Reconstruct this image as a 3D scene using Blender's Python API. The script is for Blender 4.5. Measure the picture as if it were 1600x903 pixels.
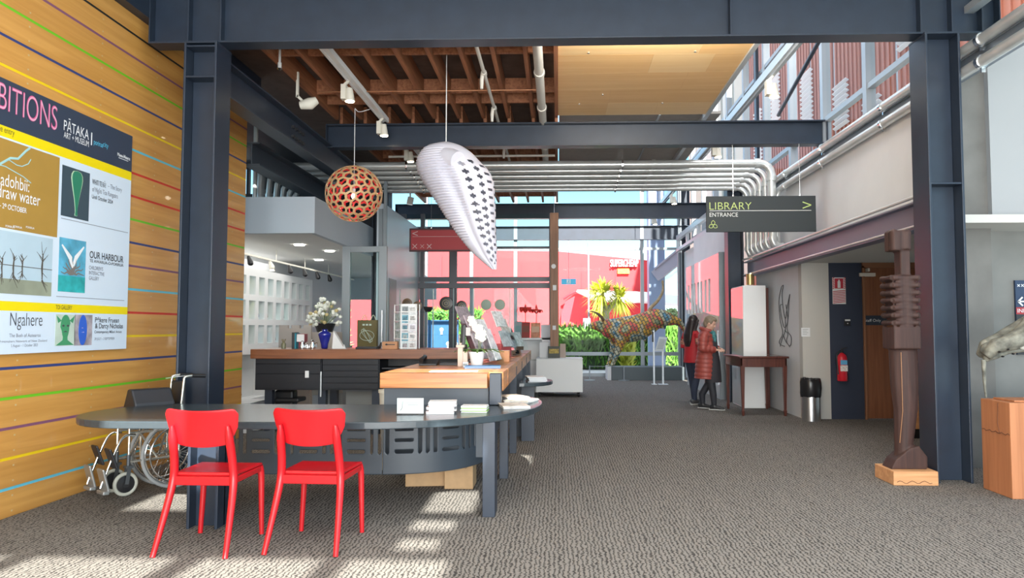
import bpy, bmesh, math, random
from math import sin, cos, pi, radians, atan, tan, sqrt
from mathutils import Vector, Matrix

S = bpy.context.scene
for _o in list(bpy.data.objects):
    bpy.data.objects.remove(_o)

# ------------------------------------------------------------------ camera
F_PX, EYE = 1150.0, 1.4
YAW = radians(1.8)
PX = 872 - F_PX * tan(YAW)
PITCH = atan((513 - 451.5) / F_PX)
cd = bpy.data.cameras.new('camera')
cam = bpy.data.objects.new('camera', cd)
S.collection.objects.link(cam)
cam.location = (0, 0, EYE)
cam.rotation_euler = (pi / 2 + PITCH, 0, YAW)
cd.sensor_fit = 'HORIZONTAL'
cd.sensor_width = 36.0
cd.lens = 36.0 * F_PX / 1600
cd.shift_x = -(PX - 800) / 1600
cd.clip_end = 600
S.camera = cam

# ------------------------------------------------------------------ world, sun, exposure
SUN_EL, SUN_AZ, SUN_E = radians(32.0), radians(8.0), 12.0
SKY_E, EXPOSURE = 2.1, 0.85
S.view_settings.view_transform = 'Standard'
S.view_settings.look = 'None'
S.view_settings.exposure = EXPOSURE
S.view_settings.gamma = 1.0
S.view_settings.use_curve_mapping = False
w = bpy.data.worlds.new('sky')
S.world = w
w.use_nodes = True
nt = w.node_tree
nt.nodes.clear()
wo = nt.nodes.new('ShaderNodeOutputWorld')
bg = nt.nodes.new('ShaderNodeBackground')
bg.inputs[1].default_value = SKY_E
tc = nt.nodes.new('ShaderNodeTexCoord')
sp = nt.nodes.new('ShaderNodeSeparateXYZ')
rp = nt.nodes.new('ShaderNodeValToRGB')
nt.links.new(tc.outputs['Generated'], sp.inputs[0])
nt.links.new(sp.outputs[2], rp.inputs[0])
els = rp.color_ramp.elements
els[0].position, els[0].color = 0.0, (0.40, 0.50, 0.52, 1)
els[1].position, els[1].color = 1.0, (0.40, 0.44, 0.52, 1)
for _p, _c in ((0.07, (0.36, 0.49, 0.52, 1)), (0.13, (0.24, 0.43, 0.52, 1)), (0.21, (0.12, 0.33, 0.52, 1)), (0.36, (0.36, 0.44, 0.55, 1))):
    _e = els.new(_p)
    _e.color = _c
nt.links.new(rp.outputs[0], bg.inputs[0])
nt.links.new(bg.outputs[0], wo.inputs[0])

sl = bpy.data.lights.new('sun', 'SUN')
sl.energy = SUN_E
sl.angle = radians(0.6)
sl.color = (1.0, 0.95, 0.87)
sun = bpy.data.objects.new('sun', sl)
S.collection.objects.link(sun)
# the sun stands behind the camera, slightly to the right
_d = Vector((-sin(SUN_AZ) * cos(SUN_EL), cos(SUN_AZ) * cos(SUN_EL), -sin(SUN_EL)))
sun.rotation_euler = _d.to_track_quat('-Z', 'Y').to_euler()
sun.location = (8, -40, 25)


def area(name, loc, target, sx, sy, e, col=(1, 1, 1)):
    l = bpy.data.lights.new(name, 'AREA')
    l.shape = 'RECTANGLE'
    l.size, l.size_y, l.energy, l.color = sx, sy, e, col
    o = bpy.data.objects.new(name, l)
    S.collection.objects.link(o)
    o.location = loc
    o.rotation_euler = (Vector(target) - Vector(loc)).to_track_quat('-Z', 'Y').to_euler()
    return o


# unseen fill lamps added to brighten the hall, then the shop's ceiling light
area('entrance_fill', (0.3, -5.5, 2.0), (0.0, 9.0, 2.4), 7.5, 3.8, 560, (0.97, 0.99, 1.0))  # added fill standing in for daylight from behind the camera
area('hall_ceiling_fill', (0.6, 1.6, 4.68), (0.6, 1.6, 0), 6.5, 7.0, 190, (1.0, 0.99, 0.97))  # added overhead fill for the near hall, out of view
area('high_roof_fill', (2.9, 10.6, 7.8), (2.6, 10.6, 0), 1.2, 6.0, 260, (1, 1, 1))  # unseen fill added beneath the high roof
area('hidden_ply_fill', (1.1, 7.25, 4.30), (1.1, 9.6, 4.9), 1.9, 0.15, 34, (1.0, 0.95, 0.86))  # lamp added behind the front beam to brighten the plywood
area('floor_bounce_fill', (0.8, -2.6, 0.2), (0.9, 5.0, 3.6), 6.0, 2.5, 350, (1.0, 0.97, 0.92))  # added lamp imitating sun bounced off the floor, for the plywood
area('shop_ceiling_light', (-5.0, 13.0, 2.72), (-5.0, 13.0, 0), 2.5, 4.0, 38, (1.0, 0.97, 0.92))

# ------------------------------------------------------------------ picture measurements -> places
_fw = Vector((-sin(YAW) * cos(PITCH), cos(YAW) * cos(PITCH), sin(PITCH)))
_rt = Vector((cos(YAW), sin(YAW), 0))
_up = _rt.cross(_fw)


def _ray(u, v):
    return _fw + _rt * ((u - PX) / F_PX) + _up * ((451.5 - v) / F_PX)


def P(u, v, Y):
    d = _ray(u, v)
    return Vector((d.x * Y / d.y, Y, EYE + d.z * Y / d.y))


def FL(u, v, z=0.0):
    d = _ray(u, v)
    t = (z - EYE) / d.z
    return Vector((d.x * t, d.y * t, z))


def XP(u, v, X):
    d = _ray(u, v)
    t = X / d.x
    return Vector((X, d.y * t, EYE + d.z * t))


# ------------------------------------------------------------------ materials
MATS = {}


def _new(name):
    m = bpy.data.materials.new(name)
    m.use_nodes = True
    n = m.node_tree
    return m, n, n.nodes['Principled BSDF']


def mat(name, col, rough=0.5, metal=0.0, var=0.0, scale=8.0, coat=0.0, spec=None, emit=None, es=1.0, stretch=(1, 1, 1), bump=0.0):
    if name in MATS:
        return MATS[name]
    m, n, b = _new(name)
    b.inputs['Base Color'].default_value = (*col, 1)
    b.inputs['Roughness'].default_value = rough
    b.inputs['Metallic'].default_value = metal
    if coat:
        b.inputs['Coat Weight'].default_value = coat
        b.inputs['Coat Roughness'].default_value = 0.03
    if spec is not None:
        b.inputs['Specular IOR Level'].default_value = spec
    if emit:
        b.inputs['Emission Color'].default_value = (*emit, 1)
        b.inputs['Emission Strength'].default_value = es
    if var or bump:
        t = n.nodes.new('ShaderNodeTexCoord')
        mp = n.nodes.new('ShaderNodeMapping')
        mp.inputs['Scale'].default_value = stretch
        ns = n.nodes.new('ShaderNodeTexNoise')
        ns.inputs['Scale'].default_value = scale
        ns.inputs['Detail'].default_value = 5
        n.links.new(t.outputs['Object'], mp.inputs[0])
        n.links.new(mp.outputs[0], ns.inputs['Vector'])
        if var:
            r = n.nodes.new('ShaderNodeValToRGB')
            r.color_ramp.elements[0].position = 0.3
            r.color_ramp.elements[1].position = 0.7
            r.color_ramp.elements[0].color = (*[c * (1 - var) for c in col], 1)
            r.color_ramp.elements[1].color = (*[min(1, c * (1 + var)) for c in col], 1)
            n.links.new(ns.outputs['Fac'], r.inputs[0])
            n.links.new(r.outputs[0], b.inputs['Base Color'])
        if bump:
            bp = n.nodes.new('ShaderNodeBump')
            bp.inputs['Strength'].default_value = bump
            bp.inputs['Distance'].default_value = 0.01
            n.links.new(ns.outputs['Fac'], bp.inputs['Height'])
            n.links.new(bp.outputs[0], b.inputs['Normal'])
    MATS[name] = m
    return m


def wood(name, dark, light, axis=0, scale=3.0, rough=0.45, coat=0.0, knots=False):
    """long grain running along one axis, in object space"""
    if name in MATS:
        return MATS[name]
    m, n, b = _new(name)
    t = n.nodes.new('ShaderNodeTexCoord')
    mp = n.nodes.new('ShaderNodeMapping')
    sc = [14.0, 14.0, 14.0]
    sc[axis] = 0.7
    mp.inputs['Scale'].default_value = sc
    ns = n.nodes.new('ShaderNodeTexNoise')
    ns.inputs['Scale'].default_value = scale
    ns.inputs['Detail'].default_value = 6
    ns.inputs['Distortion'].default_value = 0.6
    r = n.nodes.new('ShaderNodeValToRGB')
    r.color_ramp.elements[0].position = 0.32
    r.color_ramp.elements[1].position = 0.68
    r.color_ramp.elements[0].color = (*dark, 1)
    r.color_ramp.elements[1].color = (*light, 1)
    n.links.new(t.outputs['Object'], mp.inputs[0])
    n.links.new(mp.outputs[0], ns.inputs['Vector'])
    n.links.new(ns.outputs['Fac'], r.inputs[0])
    n.links.new(r.outputs[0], b.inputs['Base Color'])
    b.inputs['Roughness'].default_value = rough
    b.inputs['Coat Weight'].default_value = coat
    MATS[name] = m
    return m


def glass(name, tint=(0.97, 0.99, 0.99), gloss=0.3, ior=1.45):
    if name in MATS:
        return MATS[name]
    m = bpy.data.materials.new(name)
    m.use_nodes = True
    n = m.node_tree
    n.nodes.clear()
    o = n.nodes.new('ShaderNodeOutputMaterial')
    mx = n.nodes.new('ShaderNodeMixShader')
    tr = n.nodes.new('ShaderNodeBsdfTransparent')
    gl = n.nodes.new('ShaderNodeBsdfGlossy')
    fr = n.nodes.new('ShaderNodeFresnel')
    fr.inputs[0].default_value = ior
    tr.inputs[0].default_value = (*tint, 1)
    gl.inputs['Roughness'].default_value = 0.02
    ge = n.nodes.new('ShaderNodeNewGeometry')
    mm = n.nodes.new('ShaderNodeMath')
    mm.operation = 'SUBTRACT'
    mm.use_clamp = True
    ms = n.nodes.new('ShaderNodeMath')
    ms.operation = 'MULTIPLY'
    ms.inputs[1].default_value = gloss
    n.links.new(fr.outputs[0], ms.inputs[0])
    n.links.new(ms.outputs[0], mm.inputs[0])
    n.links.new(ge.outputs['Backfacing'], mm.inputs[1])
    n.links.new(mm.outputs[0], mx.inputs[0])
    n.links.new(tr.outputs[0], mx.inputs[1])
    n.links.new(gl.outputs[0], mx.inputs[2])
    n.links.new(mx.outputs[0], o.inputs[0])
    MATS[name] = m
    return m


def carpet():
    m, n, b = _new('carpet')
    t = n.nodes.new('ShaderNodeTexCoord')
    mp = n.nodes.new('ShaderNodeMapping')
    mp.inputs['Scale'].default_value = (1.0, 1.0, 1.0)
    n1 = n.nodes.new('ShaderNodeTexNoise')
    n1.inputs['Scale'].default_value = 9.0
    n1.inputs['Detail'].default_value = 3
    vm = n.nodes.new('ShaderNodeVectorMath')
    vm.operation = 'MULTIPLY_ADD'
    vm.inputs[1].default_value = (0.05, 0.05, 0)
    wv = n.nodes.new('ShaderNodeTexWave')
    wv.wave_type = 'BANDS'
    wv.bands_direction = 'X'
    wv.inputs['Scale'].default_value = 11.0
    wv.inputs['Distortion'].default_value = 5.0
    wv.inputs['Detail'].default_value = 2.0
    wv.inputs['Detail Scale'].default_value = 3.5
    n2 = n.nodes.new('ShaderNodeTexNoise')
    n2.inputs['Scale'].default_value = 38.0
    n2.inputs['Detail'].default_value = 4
    n3 = n.nodes.new('ShaderNodeTexNoise')
    n3.inputs['Scale'].default_value = 260.0
    r = n.nodes.new('ShaderNodeValToRGB')
    e = r.color_ramp.elements
    e[0].position, e[0].color = 0.10, (0.030, 0.028, 0.028, 1)
    e[1].position, e[1].color = 0.42, (0.165, 0.152, 0.138, 1)
    k = e.new(0.8)
    k.color = (0.225, 0.208, 0.188, 1)
    mu = n.nodes.new('ShaderNodeMath')
    mu.operation = 'MULTIPLY'
    ad = n.nodes.new('ShaderNodeMath')
    ad.operation = 'MULTIPLY_ADD'
    ad.inputs[1].default_value = 0.25
    n.links.new(t.outputs['Object'], mp.inputs[0])
    n.links.new(mp.outputs[0], n1.inputs['Vector'])
    n.links.new(n1.outputs['Color'], vm.inputs[0])
    n.links.new(mp.outputs[0], vm.inputs[2])
    n.links.new(vm.outputs[0], wv.inputs['Vector'])
    n.links.new(mp.outputs[0], n2.inputs['Vector'])
    n.links.new(mp.outputs[0], n3.inputs['Vector'])
    a2 = n.nodes.new('ShaderNodeMath')
    a2.operation = 'ADD'
    a2.inputs[1].default_value = 0.45
    n.links.new(n2.outputs['Fac'], a2.inputs[0])
    n.links.new(wv.outputs['Fac'], mu.inputs[0])
    n.links.new(a2.outputs[0], mu.inputs[1])
    n.links.new(n3.outputs['Fac'], ad.inputs[0])
    n.links.new(mu.outputs[0], ad.inputs[2])
    n.links.new(ad.outputs[0], r.inputs[0])
    n.links.new(r.outputs[0], b.inputs['Base Color'])
    b.inputs['Roughness'].default_value = 0.95
    b.inputs['Specular IOR Level'].default_value = 0.1
    bp = n.nodes.new('ShaderNodeBump')
    bp.inputs['Strength'].default_value = 0.35
    bp.inputs['Distance'].default_value = 0.006
    n.links.new(mu.outputs[0], bp.inputs['Height'])
    n.links.new(bp.outputs[0], b.inputs['Normal'])
    return m


STEEL = mat('dark_blue_steel', (0.017, 0.027, 0.046), 0.38, 0.0, var=0.12, scale=5)
STEEL2 = mat('grey_blue_steel', (0.042, 0.054, 0.070), 0.42, 0.0)
DARK = mat('dark_charcoal', (0.009, 0.011, 0.017), 0.5)
TABLE = mat('table_laminate', (0.035, 0.048, 0.058), 0.22, 0.0, var=0.06, scale=40)
BLACK = mat('black_plastic', (0.012, 0.012, 0.014), 0.4)
NAVY = mat('navy_wall', (0.018, 0.026, 0.05), 0.6)
WHITE = mat('white_paint', (0.78, 0.79, 0.79), 0.6)
WALLW = mat('white_wall', (0.58, 0.59, 0.60), 0.7, var=0.03, scale=2)
CEILW = mat('white_ceiling', (0.74, 0.75, 0.74), 0.7)
CREAM = mat('cream_paint', (0.72, 0.69, 0.60), 0.5)
PAPER = mat('white_paper', (0.66, 0.67, 0.68), 0.6)
RED = mat('red_plastic', (0.50, 0.008, 0.014), 0.33)
GALV = mat('galvanised_pipe', (0.66, 0.68, 0.67), 0.30, 0.55, var=0.08, scale=4)
CHROME = mat('chrome', (0.78, 0.79, 0.80), 0.16, 1.0)
STAIN = mat('stainless', (0.55, 0.56, 0.57), 0.28, 1.0)
GREYM = mat('grey_metal_frame', (0.24, 0.27, 0.29), 0.38, 0.3)
ALU = mat('light_aluminium', (0.55, 0.59, 0.62), 0.35, 0.4)
CONC = mat('concrete', (0.165, 0.16, 0.15), 0.85, var=0.16, scale=3.0, bump=0.2)
JOIST = wood('joist_timber', (0.22, 0.075, 0.032), (0.40, 0.165, 0.075), 1, 2.0, 0.6)
BOARDS = mat('dark_ceiling_board', (0.10, 0.065, 0.05), 0.8, var=0.2, scale=6)
COUNTER = wood('counter_timber', (0.35, 0.115, 0.03), (0.62, 0.265, 0.085), 0, 2.2, 0.30)
COUNTERY = wood('counter_side_timber', (0.35, 0.115, 0.03), (0.62, 0.265, 0.085), 1, 2.2, 0.30)
REARW = wood('rear_counter_timber', (0.17, 0.055, 0.020), (0.28, 0.10, 0.038), 0, 2.2, 0.32)
MAHOG = wood('mahogany', (0.06, 0.016, 0.012), (0.115, 0.034, 0.022), 2, 2.5, 0.3)
DOORW = wood('door_timber', (0.16, 0.056, 0.024), (0.225, 0.085, 0.036), 2, 2.0, 0.5)
CARVE = wood('carved_dark_wood', (0.030, 0.013, 0.0105), (0.058, 0.025, 0.019), 2, 2.0, 0.7)
PLINTHW = wood('pale_plinth_timber', (0.50, 0.24, 0.10), (0.66, 0.36, 0.17), 0, 1.5, 0.6)
CRATEW = wood('crate_timber', (0.36, 0.135, 0.055), (0.52, 0.215, 0.095), 2, 1.2, 0.6)
CARD = mat('cardboard', (0.46, 0.29, 0.15), 0.8, var=0.06, scale=20)
GLASS = glass('clear_glass')
FROST = mat('lamp_glow', (1, 1, 1), 0.5, emit=(1.0, 0.84, 0.55), es=14)

# ------------------------------------------------------------------ mesh builder


def wloc(o):
    v = Vector((0, 0, 0))
    while o is not None:
        v += o.location
        o = o.parent
    return v


class MB:
    def __init__(s):
        s.bm = bmesh.new()
        s.m = 0

    def face(s, vs):
        try:
            f = s.bm.faces.new(vs)
            f.material_index = s.m
            return f
        except ValueError:
            return None

    def quad(s, *pts):
        return s.face([s.bm.verts.new(p) for p in pts])

    def box(s, x0, x1, y0, y1, z0, z1, M=None):
        if x0 > x1: x0, x1 = x1, x0
        if y0 > y1: y0, y1 = y1, y0
        if z0 > z1: z0, z1 = z1, z0
        v = [Vector((x, y, z)) for z in (z0, z1) for y in (y0, y1) for x in (x0, x1)]
        if M is not None:
            v = [M @ p for p in v]
        v = [s.bm.verts.new(p) for p in v]
        for f in ((0, 2, 3, 1), (4, 5, 7, 6), (0, 1, 5, 4), (2, 6, 7, 3), (0, 4, 6, 2), (1, 3, 7, 5)):
            s.face([v[i] for i in f])
        return s

    def cbox(s, c, sx, sy, sz, rot=(0, 0, 0)):
        from mathutils import Euler
        M = Matrix.Translation(Vector(c)) @ Euler(rot).to_matrix().to_4x4()
        return s.box(-sx / 2, sx / 2, -sy / 2, sy / 2, -sz / 2, sz / 2, M)

    def bar(s, p, q, w_, h_, up=(0, 0, 1)):
        """rectangular bar from p to q: w_ sideways, h_ along up"""
        p, q = Vector(p), Vector(q)
        t = (q - p).normalized()
        u = Vector(up)
        u = (u - t * u.dot(t))
        if u.length < 1e-4:
            u = Vector((1, 0, 0)) - t * t.x
        u.normalize()
        r = t.cross(u)
        M = Matrix((( r.x, t.x, u.x, p.x), (r.y, t.y, u.y, p.y), (r.z, t.z, u.z, p.z), (0, 0, 0, 1)))
        return s.box(-w_ / 2, w_ / 2, 0, (q - p).length, -h_ / 2, h_ / 2, M)

    def tube(s, pts, r, n=10, ref=None, caps=True, closed=False):
        """round or elliptical tube along a polyline; r: number, or list of numbers or (ra, rb)"""
        pts = [Vector(p) for p in pts]
        N = len(pts)
        rs = r if isinstance(r, (list, tuple)) and len(r) == N and not (N == 2 and False) else [r] * N
        rings = []
        prev = None
        for i, p in enumerate(pts):
            if closed:
                t = pts[(i + 1) % N] - pts[i - 1]
            elif i == 0:
                t = pts[1] - pts[0]
            elif i == N - 1:
                t = pts[-1] - pts[-2]
            else:
                t = (pts[i + 1] - pts[i]).normalized() + (pts[i] - pts[i - 1]).normalized()
            if t.length < 1e-9:
                t = Vector((0, 0, 1))
            t.normalize()
            a = Vector(ref) if ref is not None else (prev if prev is not None else (Vector((1, 0, 0)) if abs(t.x) < 0.8 else Vector((0, 1, 0))))
            a = a - t * a.dot(t)
            if a.length < 1e-5:
                a = Vector((0, 1, 0)) - t * t.y
            a.normalize()
            prev = a
            b = t.cross(a)
            rr = rs[i]
            ra, rb = rr if isinstance(rr, (tuple, list)) else (rr, rr)
            rings.append([s.bm.verts.new(p + a * (ra * cos(2 * pi * k / n)) + b * (rb * sin(2 * pi * k / n))) for k in range(n)])
        M = N if closed else N - 1
        for i in range(M):
            A, B = rings[i], rings[(i + 1) % N]
            for k in range(n):
                s.face((A[k], A[(k + 1) % n], B[(k + 1) % n], B[k]))
        if caps and not closed:
            s.face(rings[0][::-1])
            s.face(rings[-1])
        return s

    def lathe(s, prof, c=(0, 0, 0), n=24, axis='z'):
        c = Vector(c)
        rings = []
        for r, z in prof:
            ring = []
            for k in range(n):
                a = 2 * pi * k / n
                p = Vector((r * cos(a), r * sin(a), z))
                if axis == 'x':
                    p = Vector((p.z, p.x, p.y))
                elif axis == 'y':
                    p = Vector((p.x, -p.z, p.y))
                ring.append(s.bm.verts.new(c + p))
            rings.append(ring)
        for A, B in zip(rings, rings[1:]):
            for k in range(n):
                s.face((A[k], A[(k + 1) % n], B[(k + 1) % n], B[k]))
        s.face(rings[0][::-1])
        s.face(rings[-1])
        return s

    def ell(s, c, rx, ry, rz, n=14, rot=None):
        c = Vector(c)
        R = rot.to_matrix() if rot is not None else Matrix.Identity(3)
        m = n // 2
        top = s.bm.verts.new(c + R @ Vector((0, 0, rz)))
        bot = s.bm.verts.new(c + R @ Vector((0, 0, -rz)))
        rings = []
        for i in range(1, m):
            th = pi * i / m
            rings.append([s.bm.verts.new(c + R @ Vector((rx * sin(th) * cos(2 * pi * k / n), ry * sin(th) * sin(2 * pi * k / n), rz * cos(th)))) for k in range(n)])
        for k in range(n):
            s.face((top, rings[0][k], rings[0][(k + 1) % n]))
            s.face((bot, rings[-1][(k + 1) % n], rings[-1][k]))
        for A, B in zip(rings, rings[1:]):
            for k in range(n):
                s.face((A[k], B[k], B[(k + 1) % n], A[(k + 1) % n]))
        return s

    def prism(s, poly, a, b, axis='z'):
        """poly of 2-D points pulled from a to b along axis: z:(x,y) x:(y,z) y:(x,z)"""
        def mk(p, t):
            return {'z': (p[0], p[1], t), 'x': (t, p[0], p[1]), 'y': (p[0], t, p[1])}[axis]
        A = [s.bm.verts.new(mk(p, a)) for p in poly]
        B = [s.bm.verts.new(mk(p, b)) for p in poly]
        n = len(poly)
        s.face(A[::-1])
        s.face(B)
        for i in range(n):
            s.face((A[i], A[(i + 1) % n], B[(i + 1) % n], B[i]))
        bmesh.ops.recalc_face_normals(s.bm, faces=s.bm.faces)
        return s

    def build(s, name, mats, parent=None, loc=None, smooth=None, bevel=0.0, seg=2, solid=0.0, recalc=False, sub=0):
        if not isinstance(mats, (list, tuple)):
            mats = [mats]
        off = wloc(parent) if parent is not None else Vector((0, 0, 0))
        if loc is not None:
            off = off + Vector(loc) if parent is not None else Vector(loc)
            base = Vector(loc)
        else:
            base = Vector((0, 0, 0))
        if recalc:
            bmesh.ops.recalc_face_normals(s.bm, faces=s.bm.faces)
        bmesh.ops.translate(s.bm, verts=s.bm.verts, vec=-off)
        me = bpy.data.meshes.new(name)
        s.bm.to_mesh(me)
        s.bm.free()
        for m_ in mats:
            me.materials.append(m_)
        if smooth is not None:
            me.polygons.foreach_set('use_smooth', [True] * len(me.polygons))
            me.set_sharp_from_angle(angle=radians(smooth))
        o = bpy.data.objects.new(name, me)
        S.collection.objects.link(o)
        o.parent = parent
        o.location = base
        if solid:
            md = o.modifiers.new('solid', 'SOLIDIFY')
            md.thickness = solid
            md.offset = 0
        if bevel:
            md = o.modifiers.new('bevel', 'BEVEL')
            md.width = bevel
            md.segments = seg
            md.limit_method = 'ANGLE'
            md.angle_limit = radians(40)
        if sub:
            md = o.modifiers.new('sub', 'SUBSURF')
            md.levels = md.render_levels = sub
        return o


def tag(o, label=None, cat=None, group=None, kind=None):
    if label: o['label'] = label
    if cat: o['category'] = cat
    if group: o['group'] = group
    if kind: o['kind'] = kind
    return o


def thing(name, label, cat, loc=(0, 0, 0), group=None, kind=None):
    o = bpy.data.objects.new(name, None)
    S.collection.objects.link(o)
    o.location = loc
    o.empty_display_size = 0.1
    return tag(o, label, cat, group, kind)


def struct(o, label, cat, group=None):
    return tag(o, label, cat, group, 'structure')


def copy_tree(o, parent=None):
    c = o.copy()
    S.collection.objects.link(c)
    if parent is not None:
        c.parent = parent
    for ch in list(o.children):
        copy_tree(ch, c)
    return c


def bake(o):
    """replace an object's mesh by its evaluated mesh"""
    dg = bpy.context.evaluated_depsgraph_get()
    dg.update()
    me = bpy.data.meshes.new_from_object(o.evaluated_get(dg))
    o.modifiers.clear()
    old = o.data
    o.data = me
    bpy.data.meshes.remove(old)
    me.name = o.name
    return o


def organic(mb, name, mats, parent=None, voxel=0.012, it=5, fac=0.5):
    """several overlapping tapered limbs fused into one continuous skin"""
    o = mb.build(name, mats, parent)
    md = o.modifiers.new('r', 'REMESH')
    md.mode = 'VOXEL'
    md.voxel_size = voxel
    md.use_smooth_shade = True
    if it:
        m2 = o.modifiers.new('s', 'SMOOTH')
        m2.iterations = it
        m2.factor = fac
    bake(o)
    return o


def text(s, name, m_, parent, face, pos, h, width=None, align='l', sq=1.0, bold=0.0, depth=0.0):
    """flat lettering, cap height h. face '-y': read from the camera side, '+x': on a wall to the camera's left.
    pos: world place of the baseline start (align l), middle (c) or end (r)"""
    cu = bpy.data.curves.new(name, 'FONT')
    cu.body = s
    cu.size = 1.0
    cu.offset = bold
    cu.extrude = depth
    tmp = bpy.data.objects.new('tmp', cu)
    S.collection.objects.link(tmp)
    dg = bpy.context.evaluated_depsgraph_get()
    me = bpy.data.meshes.new_from_object(tmp.evaluated_get(dg))
    bpy.data.objects.remove(tmp)
    bpy.data.curves.remove(cu)
    xs = [v.co.x for v in me.vertices]
    if not xs:
        return None
    x0, x1 = min(xs), max(xs)
    sz = h / 0.73
    sx = sz * sq if width is None else width / max(1e-6, x1 - x0)
    a = {'l': x0, 'c': (x0 + x1) / 2, 'r': x1}[align]
    off = Vector(pos) - wloc(parent)
    for v in me.vertices:
        x, y, z = (v.co.x - a) * sx, v.co.y * sz, v.co.z * sz
        p = Vector((x, -z, y)) if face == '-y' else Vector((z, x, y))
        v.co = p + off
    me.materials.append(m_)
    o = bpy.data.objects.new(name, me)
    S.collection.objects.link(o)
    o.parent = parent
    return o


ORD = ['first', 'second', 'third', 'fourth', 'fifth', 'sixth', 'seventh', 'eighth', 'ninth', 'tenth', 'eleventh', 'twelfth', 'thirteenth', 'fourteenth', 'fifteenth']
rnd = random.Random(7)

# =================================================================== STRUCTURE
FY = 21.6          # glazed front of the building
m = MB(); m.box(-9, 6.5, -6, FY + 0.1, -0.12, 0)
o = m.build('floor', carpet()); struct(o, 'brown grey carpet with dark flecks across the whole hall', 'floor')

# ---- striped ply wall on the left
WX = -4.08
plywall = wood('varnished_ply', (0.55, 0.265, 0.060), (0.68, 0.355, 0.095), 1, 1.1, 0.35, 0.3)
SC = {'black': (0.02, 0.02, 0.02), 'purple': (0.22, 0.085, 0.16), 'green': (0.16, 0.52, 0.02), 'blue': (0.035, 0.055, 0.20),
      'yellow': (0.85, 0.60, 0.01), 'cyan': (0.12, 0.52, 0.68), 'red': (0.62, 0.035, 0.02)}
stripes = ['black', 'purple', 'green', 'blue', 'yellow', 'cyan', 'red', 'red', 'green', 'blue', 'purple', 'cyan', 'red', 'yellow', 'blue', 'green', 'purple', 'yellow', 'cyan']
names = list(SC)
m = MB()
m.box(WX - 0.12, WX - 0.004, -6, 9.42, 0, 4.42)
z = 0.0
lows = sorted([4.23 - 0.2233 * k for k in range(len(stripes))])
edges = [0.0] + lows + [4.42]
for a, b in zip(edges, edges[1:]):
    m.box(WX - 0.004, WX, -6, 9.42, a + 0.011, b - 0.011)
for k, s_ in enumerate(stripes):
    zz = 4.23 - 0.2233 * k
    m.m = 1 + names.index(s_)
    m.box(WX - 0.004, WX - 0.002, -6, 9.42, zz - 0.011, zz + 0.011)
m.m = 8
for k in range(20):                      # screw heads in pairs at the stud lines
    for y in (4.6, 5.45, 6.35, 7.25, 8.15, 9.05):
        for dz in (0.055, 0.168):
            zz = 4.23 - 0.2233 * k + dz - 0.2233
            if zz > 0.02:
                m.box(WX, WX + 0.001, y - 0.008, y + 0.008, zz - 0.006, zz + 0.006)
o = m.build('wall_left', [plywall] + [mat('stripe_' + n_, SC[n_], 0.45) for n_ in names] + [mat('screw', (0.55, 0.42, 0.22), 0.4)])
struct(o, 'varnished plywood wall with thin rainbow coloured joints between its boards', 'wall')
m = MB(); m.box(-4.3, -3.98, -6, 9.6, 4.42, 4.75)
struct(m.build('trim_1', STEEL), 'dark steel channel capping the striped plywood wall', 'trim')


def h_column(name, x0, x1, y0, y1, z0, z1, label, plates=(), t=0.022):
    """H section, open side to the camera: flanges run front to back, web across"""
    c = ((x0 + x1) / 2, (y0 + y1) / 2, z0)
    m = MB()
    m.box(x0, x0 + t, y0, y1, z0, z1)
    m.box(x1 - t, x1, y0, y1, z0, z1)
    m.box(x0 + t, x1 - t, c[1] - 0.01, c[1] + 0.01, z0, z1)
    for zz in plates:
        m.box(x0 + t, x1 - t, y0 + 0.004, y1 - 0.004, zz - 0.009, zz + 0.009)
    m.box(x0 - 0.003, x1 + 0.003, y0 - 0.003, y1 + 0.003, z1 - 0.022, z1)
    o = m.build(name, STEEL, loc=c, bevel=0.004)
    return struct(o, label, 'column')


def i_beam_x(name, x0, x1, yc, z0, z1, wd, label, t=0.02, stiff=()):
    m = MB()
    m.box(x0, x1, yc - wd / 2, yc + wd / 2, z0, z0 + t)
    m.box(x0, x1, yc - wd / 2, yc + wd / 2, z1 - t, z1)
    m.box(x0, x1, yc - 0.008, yc + 0.008, z0 + t, z1 - t)
    for x in stiff:
        m.box(x - 0.008, x + 0.008, yc - wd / 2 + 0.01, yc + wd / 2 - 0.01, z0 + t, z1 - t)
    m.box(x0 - 0.012, x0, yc - wd / 2, yc + wd / 2, z0, z1)
    m.box(x1, x1 + 0.012, yc - wd / 2, yc + wd / 2, z0, z1)
    o = m.build(name, STEEL, loc=((x0 + x1) / 2, yc, z0), bevel=0.003)
    return struct(o, label, 'beam')


def i_beam_y(name, xc, y0, y1, z0, z1, wd, label, t=0.02, mt=None, flip=False):
    m = MB()
    m.box(xc - wd / 2, xc + wd / 2, y0, y1, z0, z0 + t)
    m.box(xc - wd / 2, xc + wd / 2, y0, y1, z1 - t, z1)
    m.box(xc - 0.008, xc + 0.008, y0, y1, z0 + t, z1 - t)
    o = m.build(name, mt or STEEL, loc=(xc, (y0 + y1) / 2, z0), bevel=0.003)
    return struct(o, label, 'beam')


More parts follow.
